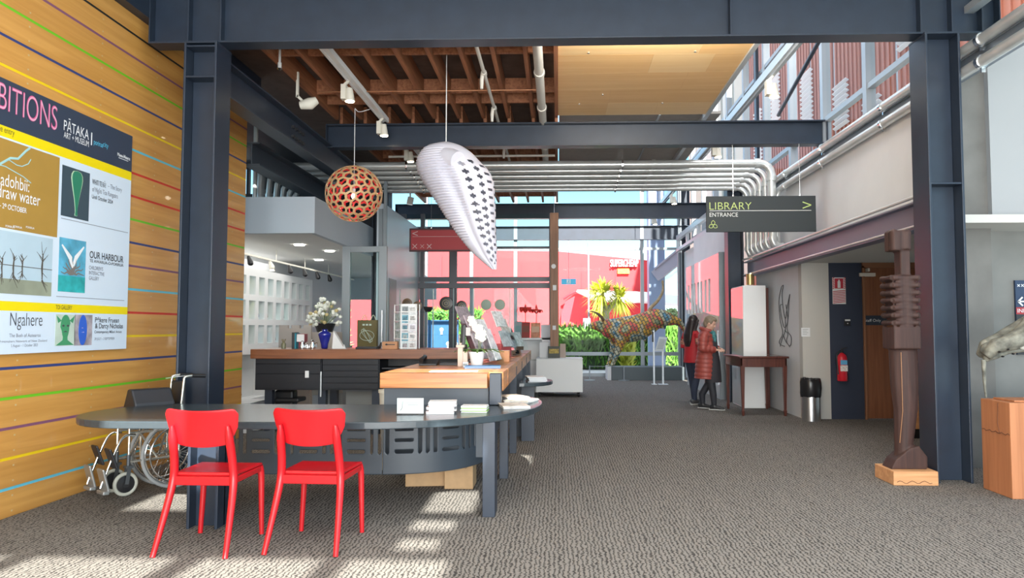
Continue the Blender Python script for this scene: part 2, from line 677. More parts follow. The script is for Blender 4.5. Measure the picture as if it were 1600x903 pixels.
h_column('column', -3.60, -3.28, 6.85, 7.17, 0, 4.17, 'dark steel column in front of the striped wall behind the wheelchair', (4.12, 3.82))
h_column('column', 3.43, 3.75, 6.85, 7.17, 0, 4.17, 'dark steel column standing behind the tall carved figure', (2.74,))
h_column('column', -3.62, -3.30, 14.14, 14.46, 0, 4.12, 'dark steel column beside the grey glass shop door', ())
h_column('column', 3.25, 3.55, 14.13, 14.43, 0, 4.12, 'dark steel column behind the white tower cabinet and pipes', ())
h_column('column', 3.55, 3.85, FY - 0.1, FY + 0.2, 0, 5.6, 'slim dark steel post at the far right corner of the glazed front', ())
i_beam_x('beam', -3.97, 4.15, 7.0, 4.17, 4.75, 0.20, 'deep dark steel beam crossing overhead, nearest of all the beams', stiff=(-3.6, -3.28, 3.43, 3.72, 4.0, 1.65))
i_beam_x('beam', -3.42, 3.90, 10.74, 4.07, 4.42, 0.20, 'dark steel beam ending at the right windows, behind the nearest beam', stiff=())
i_beam_x('beam', -4.0, 3.8, 14.30, 4.12, 4.48, 0.20, 'dark steel beam directly behind the silver pipes')
i_beam_x('beam', -4.0, 3.8, 18.0, 4.09, 4.46, 0.20, 'dark steel beam between the silver pipes and the glazed front')
i_beam_x('beam', -6.0, 3.85, FY - 0.05, 3.99, 4.40, 0.18, 'dark steel beam across the glazed front of the building')
i_beam_y('beam', -3.42, 7.17, 14.1, 3.74, 4.10, 0.20, 'long dark steel beam running back from the left column')
m = MB()
for k in range(4):
    m.cbox((-3.31, 9.0 + k * 0.12, 3.80 + 0.0), 0.03, 0.05, 0.035)
    m.cbox((-3.31, 9.0 + k * 0.12, 3.92 + 0.0), 0.03, 0.05, 0.035)
o = m.build('trim_2', BLACK, loc=(-3.31, 9.2, 3.8)); struct(o, 'row of black bolt heads on the long left beam', 'trim')
i_beam_y('beam', -4.05, 9.5, 14.3, 3.55, 3.86, 0.22, 'dark steel beam above the end of the striped wall', mt=STEEL2)

# ---- timber ceiling over the left half
JX = [-3.26 + 0.362 * k for k in range(9)]
for bi, (ya, yb, bay) in enumerate(((7.1, 10.64, 'front ceiling bay'), (10.84, 14.2, 'middle ceiling bay'), (14.4, 17.9, 'rear ceiling bay'))):
    for k, x in enumerate(JX + [-0.02]):
        m = MB(); m.box(x - 0.024, x + 0.024, ya, yb, 4.48, 4.73)
        o = m.build('ceiling_joist', JOIST, loc=(x, (ya + yb) / 2, 4.48))
        struct(o, 'red brown timber joist in the %s, %s from the striped wall side' % (bay, ORD[k]), 'joist', 'joists of the ' + bay)
    for q, yy in enumerate((ya + 1.15, ya + 2.55, ya + 3.0)):
        m = MB()
        for a, b in zip(JX, JX[1:] + [-0.02]):
            m.box(a + 0.026, b - 0.026, yy - 0.022, yy + 0.022, 4.54, 4.73)
        o = m.build('trim_3', JOIST, loc=(-1.6, yy, 4.54))
        struct(o, '%s row of timber blocking between joists of the %s' % (ORD[q], bay), 'trim', 'timber blocking rows')
m = MB()
m.box(-4.2, 0, 7.1, 18.1, 4.76, 4.86)
struct(m.build('ceiling', BOARDS), 'dark brown board ceiling above the timber joists', 'ceiling')
# unseen roof over the near hall blocks the sun; openings placed to cast patches
SUN_HOLES = [(-2.95, -2.3, -4.3, -3.05), (-2.15, -1.25, -4.3, -3.05), (-1.1, -0.35, -4.3, -3.05), (-0.2, 0.42, -4.3, -3.05),
              (-2.3, -1.45, -2.0, -1.15), (0.02, 0.30, -2.95, -2.6), (0.02, 0.34, -2.5, -2.12), (0.02, 0.42, -2.0, -1.15), (-0.70, 0.36, 0.28, 0.95), (0.42, 0.78, 0.0, 0.66)]
xs = sorted({-9.0, 6.5} | {h_[0] for h_ in SUN_HOLES} | {h_[1] for h_ in SUN_HOLES})
ysr = sorted({-9.0, 7.1} | {h_[2] for h_ in SUN_HOLES} | {h_[3] for h_ in SUN_HOLES})
m = MB()
for ya, yb in zip(ysr, ysr[1:]):
    run = None
    for xa, xb in zip(xs, xs[1:]):
        cx, cy = (xa + xb) / 2, (ya + yb) / 2
        hole = any(h_[0] < cx < h_[1] and h_[2] < cy < h_[3] for h_ in SUN_HOLES)
        if not hole:
            if run is None: run = xa
        elif run is not None:
            m.box(run, xa, ya, yb, 4.76, 4.84); run = None
    if run is not None: m.box(run, xs[-1], ya, yb, 4.76, 4.84)
struct(m.build('ceiling', CEILW), 'white ceiling over the near part of the hall with openings added for the sun patches', 'ceiling')
m = MB()
for h_ in SUN_HOLES: m.box(h_[0], h_[1], h_[2], h_[3], 4.845, 4.85)
struct(m.build('sun_opening_panes', GLASS), 'glass panes in the openings added for sun patches above the near part of the hall', 'window')

# plywood panel and grey board on the right half
ply2 = wood('pale_ply_ceiling', (0.78, 0.46, 0.18), (0.85, 0.54, 0.24), 0, 0.9, 0.35)
ply3 = wood('paler_ply_ceiling', (0.84, 0.55, 0.25), (0.89, 0.62, 0.31), 0, 0.9, 0.35)
m = MB()
random.seed(3)
for r_ in range(8):
    y0 = 7.08 + r_ * 0.60
    x = 0.0
    while x < 2.14:
        x2 = min(2.15, x + random.choice((0.7, 1.1, 1.6)))
        m.m = 1 if random.random() < 0.22 else 0
        m.box(x, x2 - 0.002, y0, min(y0 + 0.598, 10.66), 4.52, 4.56)
        x = x2
    if y0 + 0.6 > 10.66: break
o = m.build('ceiling', [ply2, ply3]); struct(o, 'warm plywood ceiling panel on the right of the joists', 'ceiling')
m = MB()
for x, y in ((0.35, 8.2), (1.55, 8.2), (0.3, 10.1), (1.45, 10.1), (0.6, 9.7)):
    m.lathe([(0.014, 4.512), (0.014, 4.5215)], (x, y, 0), 10)
o = m.build('trim_4', CHROME); struct(o, 'small sprinkler heads set in the plywood ceiling', 'trim')
m = MB()
m.box(0.02, 1.50, 10.84, 14.2, 4.58, 4.62)
m.box(1.53, 2.42, 10.84, 14.2, 4.58, 4.62)
m.m = 1
m.box(1.50, 1.53, 10.84, 14.2, 4.565, 4.62)
struct(m.build('ceiling', [mat('grey_board', (0.36, 0.33, 0.30), 0.8, var=0.06, scale=10), ALU]), 'grey board ceiling with a pale joint behind the plywood panel', 'ceiling')

# ---- right side: upper white wall, strip beam, windows
m = MB()
m.box(3.88, 4.0, 7.35, 14.1, 2.50, 3.81)
struct(m.build('wall_right', WALLW), 'white upper wall above the steel rail on the right', 'wall')
i_beam_y('beam', 3.62, 7.18, 14.12, 2.38, 2.66, 0.16, 'grey blue steel rail beam under the white upper wall', mt=mat('lavender_reflection_steel', (0.17, 0.175, 0.24), 0.5))  # lavender tint puts reflected light into the steel's colour
m = MB(); m.tube([(3.53, 7.2, 2.70), (3.53, 14.1, 2.70)], 0.018); m.tube([(3.53, 7.2, 2.41), (3.53, 14.1, 2.41)], 0.012)
struct(m.build('trim_5', GALV, loc=(3.53, 10.6, 2.70), smooth=40), 'thin silver conduit running along the steel rail beam', 'trim')
# window wall above
MULY = [7.75 + 1.5 * k for k in range(10)]
m = MB()
for k, y in enumerate(MULY):
    m.box(3.86, 3.98, y - 0.055, y + 0.055, 3.96, 9.2)
for zz in (4.43, 6.3, 7.9):
    m.box(3.875, 3.965, 5.0, 21.4, zz - 0.035, zz + 0.035)
m.box(3.87, 3.99, 5.0, 21.4, 3.96, 4.03)
fr = m.build('window_2', mat('window_grey', (0.33, 0.36, 0.39), 0.4, 0.2), loc=(3.92, 12.5, 3.93)); struct(fr, 'tall framed window wall above the white wall on the right', 'window')
m = MB(); m.box(3.915, 3.925, 5.0, 21.4, 4.0, 9.2); m.build('pane', GLASS, fr)
m = MB(); m.box(3.80, 3.855, 14.02, 14.16, 4.1, 9.0); q = m.build('dark_post', STEEL, fr); q['label'] = 'dark steel post'
for q, (x, z_, r_) in enumerate(((3.81, 3.995, 0.05), (3.81, 3.795, 0.052))):
    m = MB(); m.tube([(x, 3.0, z_), (x, 13.3, z_)] if q == 0 else [(x, 3.0, z_), (x, 12.42, z_), (x - .05, 12.54, z_ - .04), (x - .08, 12.58, z_ - .16), (x - .08, 12.58, 2.92), (x - .06, 12.62, 2.82)], r_, 14)
    o = m.build('pipe', GALV, loc=(x, 8, z_), smooth=40)
    for yy in (6.6, 8.6, 10.6, 12.3):
        m = MB(); m.tube([(x, yy, z_), (x, yy + 0.05, z_)], r_ + 0.010, 14); m.box(x - 0.006, x + 0.03, yy + 0.015, yy + 0.035, z_ - 0.10, z_ + 0.02)
        m.build('bracket', CHROME, o, smooth=50)
    tag(o, ('upper silver pipe running along the foot of the right windows', 'lower silver pipe along the top of the white wall, bending down at its far end')[q], 'pipe')

m = MB(); m.box(3.875, 3.99, 5.0, 14.1, 3.82, 3.955)
struct(m.build('trim_9', mat('blue_grey_strip', (0.20, 0.24, 0.29), 0.3, 0.3)), 'steel strip between the two long pipes on the right', 'trim')

# ---- wall behind the right column
m = MB(); m.box(3.89, 4.42, 7.62, 7.8, 0, 4.1)
struct(m.build('column', CONC), 'raw concrete pier to the right of the steel column', 'column')
m = MB(); m.box(4.42, 7.0, 7.85, 7.95, 0, 2.6)
struct(m.build('wall_concrete', mat('concrete_smooth', (0.19, 0.19, 0.18), 0.7, var=0.12, scale=2.5)), 'smooth concrete wall behind the crate with the skull', 'wall')
m = MB(); m.box(4.40, 7.0, 7.55, 7.95, 2.55, 4.4)
struct(m.build('wall_upper', mat('white_panel_paint', (.36, .37, .38), .7)), 'white boxed panel above the concrete wall', 'wall')

# ---- alcove with the staff door
m = MB(); m.box(3.80, 3.95, 11.75, 14.2, 0, 2.42)
struct(m.build('wall_alcove', WALLW), 'white wall carrying the wire line drawing', 'wall')
m = MB(); m.box(3.80, 4.22, 11.60, 11.75, 0, 2.42)
struct(m.build('wall_end', mat('grey_white_wall', (0.46, 0.45, 0.42), 0.8)), 'pale end wall behind the bin', 'wall')
m = MB(); m.box(4.22, 4.73, 11.60, 11.75, 0, 2.42)
struct(m.build('wall_navy', NAVY), 'navy blue wall beside the staff door', 'wall')
m = MB(); m.box(5.75, 7.0, 11.60, 11.75, 0, 2.42); m.box(6.9, 7.0, 7.95, 11.6, 0, 2.42)
struct(m.build('wall_side', WALLW), 'white wall right of the staff door', 'wall')
m = MB(); m.box(3.66, 7.0, 7.2, 11.75, 2.42, 2.5); m.box(3.66, 3.8, 11.75, 14.2, 2.42, 2.5)
struct(m.build('ceiling', mat('soffit', (0.52, 0.51, 0.48), 0.8)), 'flat soffit over the staff door alcove', 'ceiling')
m = MB(); m.box(4.76, 5.70, 11.62, 11.66, 0.01, 2.34)
dr = m.build('door_1', DOORW, loc=(5.2, 11.64, 0)); struct(dr, 'plain brown timber door reading Staff Only', 'door')
m = MB(); m.box(4.73, 4.76, 11.56, 11.7, 0, 2.37); m.box(5.70, 5.75, 11.56, 11.7, 0, 2.37); m.box(4.73, 5.75, 11.56, 11.7, 2.34, 2.42)
m.build('door_frame', mat('door_frame', (0.22, 0.10, 0.05), 0.5), dr)
m = MB(); m.box(P(1343, 430, 11.58).x, P(1367, 430, 11.58).x, 11.55, 11.62, P(1350, 432, 11.58).z, P(1350, 426.5, 11.58).z); m.bar((P(1355, 430, 11.58).x, 11.56, 2.28), (P(1355, 430, 11.58).x, 11.56, 2.33), 0.1, 0.03); m.build('door_closer', mat('closer', (0.55, 0.52, 0.46), 0.4), dr, bevel=0.004)
_a, _b = P(1343, 493, 11.62), P(1386, 508, 11.62)
m = MB(); m.box(_a.x, _b.x, 11.612, 11.62, _b.z, _a.z)
sg = m.build('door_sign', mat('sign_navy', (0.02, 0.03, 0.05), 0.5), dr); sg['label'] = 'dark sign panel on the door'
text('Staff Only', 'sign_text', mat('sign_white', (0.7, 0.72, 0.74), 0.5), sg, '-y', (_a.x + (_b.x - _a.x) * .47, 11.609, (_a.z + _b.z) / 2 - .022), 0.045, width=.25, align='c')

# ---- red reflecting glass fronted wall case and the wall beyond
m = MB(); m.box(3.42, 3.55, 14.45, 18.6, 0, 3.62)
m.box(3.68, 3.8, 18.6, FY, 0, 3.62)
struct(m.build('wall_far_right', WALLW), 'white wall rising behind the glass fronted display wall', 'wall')
m = MB()
for k in range(5):
    y = 15.0 + k * 1.6
    m.box(3.44, 3.52, y - 0.04, y + 0.04, 3.62, 4.1)
m.box(3.43, 3.53, 14.45, FY - .2, 3.62, 3.70)
m.box(3.43, 3.53, 14.45, FY - .2, 3.95, 4.08)
struct(m.build('window_3', ALU), 'low strip of small windows above the far right wall', 'window')

# ---- glazed front of the building
m = MB()
MUL = [(-5.2, .1), (-3.9, .1), (-2.55, .1), (-1.25, .1), (-0.05, .1), (2.46, .10)]
for x, wd in MUL:
    m.box(x - wd / 2, x + wd / 2, FY - 0.06, FY + 0.06, 0, 5.7)
m.box(3.5, 3.62, FY - 0.08, FY + 0.08, 0, 5.7)
for zz, hh in ((3.73, .07), (0.66, .10), (0.05, .10), (5.62, .12)):
    m.box(-6.0, 3.6, FY - 0.05, FY + 0.05, zz - hh / 2, zz + hh / 2)
fr = m.build('window_4', GREYM, loc=(-1.2, FY, 0)); struct(fr, 'tall glazed front looking out to the red building', 'window')
m = MB(); m.box(-6.0, 3.6, FY - 0.004, FY + 0.004, 0.05, 5.6); m.build('pane', glass('facade_glass', gloss=.07), fr)

# ---- glazed partition behind the reception
PYY = 16.9
PFR = mat('dark_bronze_frame', (0.075, 0.075, 0.085), 0.4, 0.2)
pu = lambda u, v=450: P(u, v, PYY)
xl, xr = pu(628).x, pu(862).x
m = MB()
for u0, u1 in ((625, 634), (657, 663), (702, 714), (858, 864)):
    m.box(pu(u0).x, pu(u1).x, PYY - 0.06, PYY + 0.06, 0, 4.05)
za, zb = pu(700, 433).z, pu(700, 440).z
m.box(xl, xr, PYY - 0.07, PYY + 0.07, zb, za)
za, zb = pu(700, 443).z, pu(700, 451).z
m.box(xl - .3, xr, PYY - 0.20, PYY - 0.075, zb, za)
za, zb = pu(700, 385.5).z, pu(700, 389).z
m.box(xl, xr, PYY - 0.05, PYY + 0.05, zb, za)
fr = m.build('window_5', PFR, loc=(-1.6, PYY, 0)); struct(fr, 'dark framed glazed partition behind the dish display case', 'window')
m = MB(); m.box(xl, xr, PYY - 0.004, PYY + 0.004, 0.05, 4.05); m.build('pane', glass('green_glass', (0.90, 0.97, 0.96)), fr)
m = MB(); m.box(pu(634).x, pu(657).x, PYY - 0.03, PYY - 0.02, pu(640, 433).z, 3.6)
q = m.build('frosted_pane', mat('frosted_white', (0.72, 0.66, 0.70), 0.6), fr); q['label'] = 'pale frosted pane'
m = MB()
for u in (711, 742, 797): m.box(pu(u).x - .012, pu(u).x + .012, PYY - .23, PYY - .205, 0, pu(u, 451).z)
m.build('door_edges', mat('glass_edge', (.35, .45, .45), .2), fr)
m = MB()
m.box(-3.34, -3.20, 13.4, PYY, 0, 3.7)
m.m = 1
m.box(-3.30, -3.22, 13.37, 13.399, 0.05, 3.6)
m.box(-3.19, -3.14, 13.30, 13.37, 0, 4.1)
m.box(-3.199, -3.185, 13.8, 14.4, 0.1, 2.35)
struct(m.build('wall_return', [mat('pale_metal_panel', (0.56, 0.62, 0.68), 0.35, 0.2), GREYM]), 'pale metal faced return wall beside the glass shop door', 'wall')

# ---- shop on the left
m = MB(); m.box(-9.0, -3.67, 10.77, 20.5, 2.812, 2.86)
struct(m.build('ceiling', CEILW), 'white ceiling of the shop behind the striped wall', 'ceiling')
m = MB()
m.box(-9.0, -3.58, 10.66, 10.76, 2.80, 3.34)
m.box(-3.66, -3.58, 10.76, 14.1, 2.80, 3.34)
struct(m.build('wall_bulkhead', mat('pale_blue_paint', (0.50, 0.57, 0.64), 0.6)), 'pale blue grey bulkhead over the shop entrance', 'wall')
m = MB()
for (x, y) in ((-4.35, 12.2), (-4.15, 13.2), (-4.9, 14.9)):
    m.lathe([(0.085, 2.792), (0.085, 2.80)], (x, y, 0), 20)
o = m.build('trim_6', mat('downlight_glow', (1, 1, 1), 0.4, emit=(1, 0.95, 0.85), es=6)); struct(o, 'round recessed downlights in the shop ceiling', 'downlight')
m = MB(); m.box(-9.0, -3.4, 20.4, 20.5, 2.2, 2.82)
struct(m.build('wall_shop_back', mat('pale_blue_paint', (0.5, 0.57, 0.64), 0.6)), 'pale blue lintel wall over the far shop window', 'wall')
m = MB(); m.box(-9.1, -5.95, 9.6, 20.5, 0, 2.8)
struct(m.build('wall_shop', WALLW), 'white shop wall behind the display niches', 'wall')
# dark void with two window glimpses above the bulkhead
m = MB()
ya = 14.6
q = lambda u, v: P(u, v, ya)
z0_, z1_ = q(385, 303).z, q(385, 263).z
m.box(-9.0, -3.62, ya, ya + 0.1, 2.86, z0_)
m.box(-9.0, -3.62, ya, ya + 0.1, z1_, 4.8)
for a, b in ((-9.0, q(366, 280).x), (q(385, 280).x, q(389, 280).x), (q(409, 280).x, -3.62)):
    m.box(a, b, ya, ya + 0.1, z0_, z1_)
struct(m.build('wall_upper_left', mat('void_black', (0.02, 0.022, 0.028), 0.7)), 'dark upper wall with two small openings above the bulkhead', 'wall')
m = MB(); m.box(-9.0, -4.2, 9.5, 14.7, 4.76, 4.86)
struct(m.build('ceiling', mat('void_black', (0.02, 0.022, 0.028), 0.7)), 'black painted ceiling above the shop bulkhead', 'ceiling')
m = MB(); m.box(-9.0, -4.2, 9.38, 9.44, 0, 4.76)
struct(m.build('wall_back', WALLW), 'white back of the striped wall facing the shop', 'wall')

# =================================================================== RECEPTION DESK
def spline(pts, n=8):
    """Catmull-Rom through 2-D/3-D points"""
    pts = [Vector(p) for p in pts]
    out = []
    for i in range(len(pts) - 1):
        p0 = pts[max(0, i - 1)]; p1 = pts[i]; p2 = pts[i + 1]; p3 = pts[min(len(pts) - 1, i + 2)]
        for k in range(n):
            t = k / n
            out.append(0.5 * ((2 * p1) + (p2 - p0) * t + (2 * p0 - 5 * p1 + 4 * p2 - p3) * t * t + (3 * p1 - p0 - 3 * p2 + p3) * t ** 3))
    out.append(pts[-1])
    return out


TZ = 0.75
left = [(-3.06 + 0.60 * cos(a), 5.70 + 0.60 * sin(a)) for a in [radians(90 + 180 * k / 22) for k in range(23)]]
right = [tuple(p) for p in spline([(-1.7, 5.10), (-1.25, 5.12), (-0.85, 5.25), (-0.54, 5.48), (-0.33, 5.74), (-0.20, 6.05), (-0.145, 6.42), (-0.165, 6.78), (-0.26, 7.04), (-0.42, 7.2)], 5)]
outline = left + right + [(-0.60, 7.2), (-0.60, 6.30)]
desk = thing('reception_table', 'long black table with rounded ends in front of the two red chairs', 'table', (-1.8, 5.7, 0))
m = MB(); m.prism(outline, TZ - 0.052, TZ)
m.build('tabletop', TABLE, desk, bevel=0.006)
for (x0, x1, y0, y1, lab) in ((-2.60, -2.38, 5.14, 5.36, 'H section steel leg at the left'), (-0.565, -0.472, 5.53, 5.75, None)):
    m = MB()
    if lab:
        m.box(x0, x0 + .02, y0, y1, 0, .70); m.box(x1 - .02, x1, y0, y1, 0, .70); m.box(x0, x1, (y0 + y1) / 2 - .01, (y0 + y1) / 2 + .01, 0, .70)
    else:
        m.box(x0, x1, y0, y0 + .10, 0, .70); m.box(x0 + .03, x1 - .0, y0 + .10, y1, 0.0, .70)
    l = m.build('leg', STEEL, desk, bevel=0.003)
    if lab: l['label'] = lab
# perforated modesty panels
path = spline([(-2.95, 5.98), (-2.2, 5.99), (-1.45, 6.0), (-1.15, 6.04), (-0.9, 6.14), (-0.72, 6.32), (-0.60, 6.58), (-0.56, 6.8)], 12)
cum = [0.0]
for a, b in zip(path, path[1:]):
    cum.append(cum[-1] + (b - a).length)
slots = []
sx = 0.06
k = 0
while sx < cum[-1] - 0.1:
    if k % 2 == 0:
        for zz in (0.40, 0.49, 0.58):
            slots.append((sx, sx + 0.15, zz - 0.014, zz + 0.014))
        sx += 0.19
    else:
        for q in range(3):
            slots.append((sx + q * 0.064, sx + q * 0.064 + 0.026, 0.38, 0.60))
        sx += 0.20
    k += 1


def pathpt(s_):
    for i in range(len(cum) - 1):
        if cum[i + 1] >= s_:
            t = (s_ - cum[i]) / (cum[i + 1] - cum[i])
            return path[i].lerp(path[i + 1], t)
    return path[-1]


def in_slot(s_, z_):
    for a, b, c, d in slots:
        if a <= s_ <= b and c <= z_ <= d:
            w2, h2 = (b - a) / 2, (d - c) / 2
            r_ = min(w2, h2)
            dx = max(0, abs(s_ - (a + b) / 2) - (w2 - r_)); dz = max(0, abs(z_ - (c + d) / 2) - (h2 - r_))
            if dx * dx + dz * dz <= r_ * r_:
                return True
    return False


joint = 1.52
ST = 0.007
for (s0, s1) in ((0.0, joint), (joint + 0.004, cum[-1])):
    m = MB()
    n_s, n_z = int((s1 - s0) / ST), int(0.45 / ST)
    grid = {}
    def gv(i, j):
        if (i, j) not in grid:
            s_ = s0 + (s1 - s0) * i / n_s
            p = pathpt(s_)
            low = 0.215 + max(0, s_ - 1.5) ** 2 * 0.03
            grid[(i, j)] = m.bm.verts.new((p.x, p.y, low + (0.685 - low) * j / n_z))
        return grid[(i, j)]
    for i in range(n_s):
        for j in range(n_z):
            s_ = s0 + (s1 - s0) * (i + .5) / n_s
            z_ = 0.215 + 0.47 * (j + .5) / n_z
            if not in_slot(s_, z_):
                m.face((gv(i, j), gv(i + 1, j), gv(i + 1, j + 1), gv(i, j + 1)))
    m.build('modesty_panel', STEEL2, desk, solid=0.004, smooth=30)

# ---- wooden reception counter with its row of posts
ctr = thing('reception_counter', 'timber topped reception counter with dark posts standing behind the black table', 'counter', (-1.0, 8.0, 0))
m = MB(); m.box(-1.52, -0.60, 6.26, 7.95, 0.892, 1.02)
t_ = m.build('countertop', COUNTER, ctr, bevel=0.004)
m = MB(); m.box(-1.06, -0.60, 7.955, 13.0, 0.892, 1.02); m.build('countertop', COUNTERY, ctr, bevel=0.004)
m = MB(); m.box(-0.582, -0.482, 6.24, 6.34, 0.755, 1.018); m.build('post', STEEL, ctr, bevel=0.004)
ys = [6.36, 7.0, 8.40, 9.68, 11.06, 12.4, 13.0]
for k in range(len(ys) - 1):
    a, b = ys[k], ys[k + 1]
    m = MB(); m.box(-0.60, -0.475, a + 0.04, b - 0.04, 0.86, 1.02); m.build('side_panel', COUNTERY if k < 2 else COUNTERY, ctr, bevel=0.003)
for y in (6.98, 8.38, 9.66, 11.04, 12.4):
    m = MB(); m.box(-0.55, -0.47, y - 0.05, y + 0.05, 0, 0.97 if y > 7.1 else 0.69); m.box(-0.545, -0.52, y + .05, y + .16, 0, .7)
    m.build('post', STEEL, ctr, bevel=0.003)
m = MB(); m.box(-1.50, -0.60, 6.34, 6.37, 0.30, 0.892); m.box(-1.50, -1.46, 6.37, 7.9, 0.30, 0.892); m.box(-0.72, -0.69, 6.4, 12.9, 0.25, 0.892)
m.build('front_panel', mat('slate_panel', (0.075, 0.09, 0.11), 0.45), ctr)
# semicircular ledge on the far side of the row of posts
m = MB(); m.prism([(-0.47 + 0.40 * cos(a), 9.35 + 0.52 * sin(a)) for a in [radians(-90 + 180 * k / 20) for k in range(21)]], 0.70, 0.745)
led = m.build('side_ledge', TABLE, ctr, bevel=0.005); led['label'] = 'half round dark ledge with papers'
m = MB(); m.box(-0.46, -0.30, 9.25, 9.45, 0.0, 0.70); m.build('ledge_support', STEEL, ctr)

# ---- rear counter with plan drawers
rear = thing('plan_drawer_counter', 'long dark counter of plan drawers with a brown timber top', 'counter', (-2.5, 10.0, 0))
m = MB(); m.box(-4.06, -1.07, 9.62, 10.45, 1.0, 1.125); m.build('countertop', REARW, rear, bevel=0.004)
for (x0, x1, rows) in ((-4.02, -3.13, (0.60, 0.80, 0.93, 1.0)), (-3.12, -2.36, (0.60, 0.68, 0.76, 0.84, 0.92, 1.0))):
    m = MB(); m.box(x0, x1, 9.70, 10.4, 0.585, 1.0); m.build('cabinet', DARK, rear)
    for a, b in zip(rows, rows[1:]):
        m = MB(); m.box(x0 + 0.01, x1 - 0.01, 9.675, 9.70, a + 0.004, b - 0.004)
        d_ = m.build('drawer', DARK, rear, bevel=0.002)
        m = MB(); m.box(x0 + 0.45, x0 + 0.60, 9.668, 9.676, (a + b) / 2 - .006, (a + b) / 2 + .006); m.build('label_holder', BLACK, d_)
m = MB(); m.box(-3.34, -3.29, 9.66, 9.672, 0.75, 0.84)
q = m.build('power_socket', WHITE, rear); q['label'] = 'white socket plate'
m = MB(); m.box(-2.36, -1.1, 10.2, 10.4, 0.2, 1.0); m.build('back_panel', BLACK, rear)
m = MB(); m.box(-2.34, -1.1, 9.75, 10.2, 0.86, 0.88); m.build('shelf', DARK, rear)
for x in (-3.86, -3.14, -2.42):
    m = MB(); m.box(x - .05, x + .05, 9.75, 9.85, 0, 0.585); m.build('leg', STEEL, rear)
    m = MB(); m.box(x - .05, x + .05, 10.25, 10.35, 0, 0.585); m.build('leg', STEEL, rear)
m = MB(); m.bar((-3.125, 9.66, 0.50), (-3.125, 9.66, 0.83), 0.018, 0.018); m.build('drawer_lock_bar', ALU, rear)

# ---- things under the rear counter
def simple_box(name, x0, x1, y0, y1, z0, z1, m_, label, cat, lid=None, group=None, bevel=0.004):
    t = thing(name, label, cat, ((x0 + x1) / 2, (y0 + y1) / 2, z0), group)
    h = z1 - z0
    m = MB(); m.box(x0, x1, y0, y1, z0, z1 - (0.2 * h if lid else 0)); m.build('body', m_, t, bevel=bevel)
    if lid:
        m = MB(); m.box(x0 - .004, x1 + .004, y0 - .004, y1 + .004, z1 - 0.2 * h, z1); m.build('lid', lid, t, bevel=bevel)
    return t


BEIGE = mat('beige_plastic', (0.46, 0.45, 0.41), 0.5)
simple_box('storage_box', -3.52, -3.20, 10.5, 10.9, 0, 0.56, mat('grey_plastic', (0.38, 0.40, 0.42), 0.5), 'grey storage box on the floor under the plan drawers', 'box', BEIGE)
t = simple_box('photocopier', -3.05, -2.62, 10.55, 11.0, 0.0, 0.62, BEIGE, 'beige office machine under the right plan drawers', 'printer', mat('grey_plastic', (0.38, 0.40, 0.42), 0.5))
simple_box('printer', -2.55, -1.95, 10.55, 11.0, 0.0, 0.60, BEIGE, 'wide beige printer under the counter beside the reception top', 'printer', mat('grey_plastic', (0.38, 0.40, 0.42), 0.5))
t = thing('office_chair', 'black office chair half hidden under the left plan drawers', 'chair', (-3.62, 9.4, 0))
m = MB(); m.box(-3.86, -3.60, 9.95, 10.15, 0.2, .56); m.build('backrest', BLACK, t, bevel=0.03)
m = MB(); m.box(-3.88, -3.5, 9.88, 10.2, 0.40, .46); m.build('seat', BLACK, t, bevel=0.02)
m = MB(); m.tube([(-3.7, 10.03, .04), (-3.7, 10.03, .40)], .03)
for k in range(5):
    a = 2 * pi * k / 5
    m.bar((-3.7, 10.03, .05), (-3.7 + .2 * cos(a), 10.03 + .15 * sin(a), .03), .03, .03)
m.build('base', BLACK, t)
t = thing('waste_bin', 'slim white tapered bin beside the reception counter front', 'bin', (-1.62, 7.3, 0))
m = MB(); m.lathe([(0.09, 0.0), (0.125, 0.76), (0.135, 0.76), (0.135, 0.79), (0.12, 0.79), (0.115, 0.75), (0.08, 0.02)], (-1.66, 7.35, 0), 20); m.build('body', CREAM, t, smooth=40)

# cardboard boxes behind the modesty panel
def carton(cx, cy, sx, sy, h, rot, label, tall):
    t = thing('cardboard_box', label, 'box', (0, 0, 0), 'cardboard boxes under the table')
    m = MB(); m.box(-sx / 2, sx / 2, -sy / 2, sy / 2, 0, h); m.build('carton', CARD, t, bevel=0.004)
    m = MB()
    m.box(-0.03, 0.03, -sy / 2 - .002, sy / 2 + .002, h - .06, h + .002)
    m.box(-sx / 2 - .002, sx / 2 + .002, -.025, .025, h, h + .0015)
    m.build('tape', mat('brown_tape', (0.36, 0.22, 0.10), 0.3), t)
    m = MB(); pts = [(-sx / 2 + .04 + i * .012, -sy / 2 - .003, h * .70 + .02 * sin(i * 1.9) + .012 * cos(i * .8)) for i in range(16)]
    m.tube(pts, .002, 5); m.build('scribble', BLACK, t)
    t.location = (cx, cy, 0); t.rotation_euler = (0, 0, rot)
    return t


carton(-1.20, 6.74, 0.35, 0.32, 0.30, 0.12, 'larger cardboard box under the table panel, left of the pair', 1)
carton(-0.87, 6.62, 0.25, 0.28, 0.29, 0.0, 'smaller cardboard box under the table panel, beside the right leg', 0)

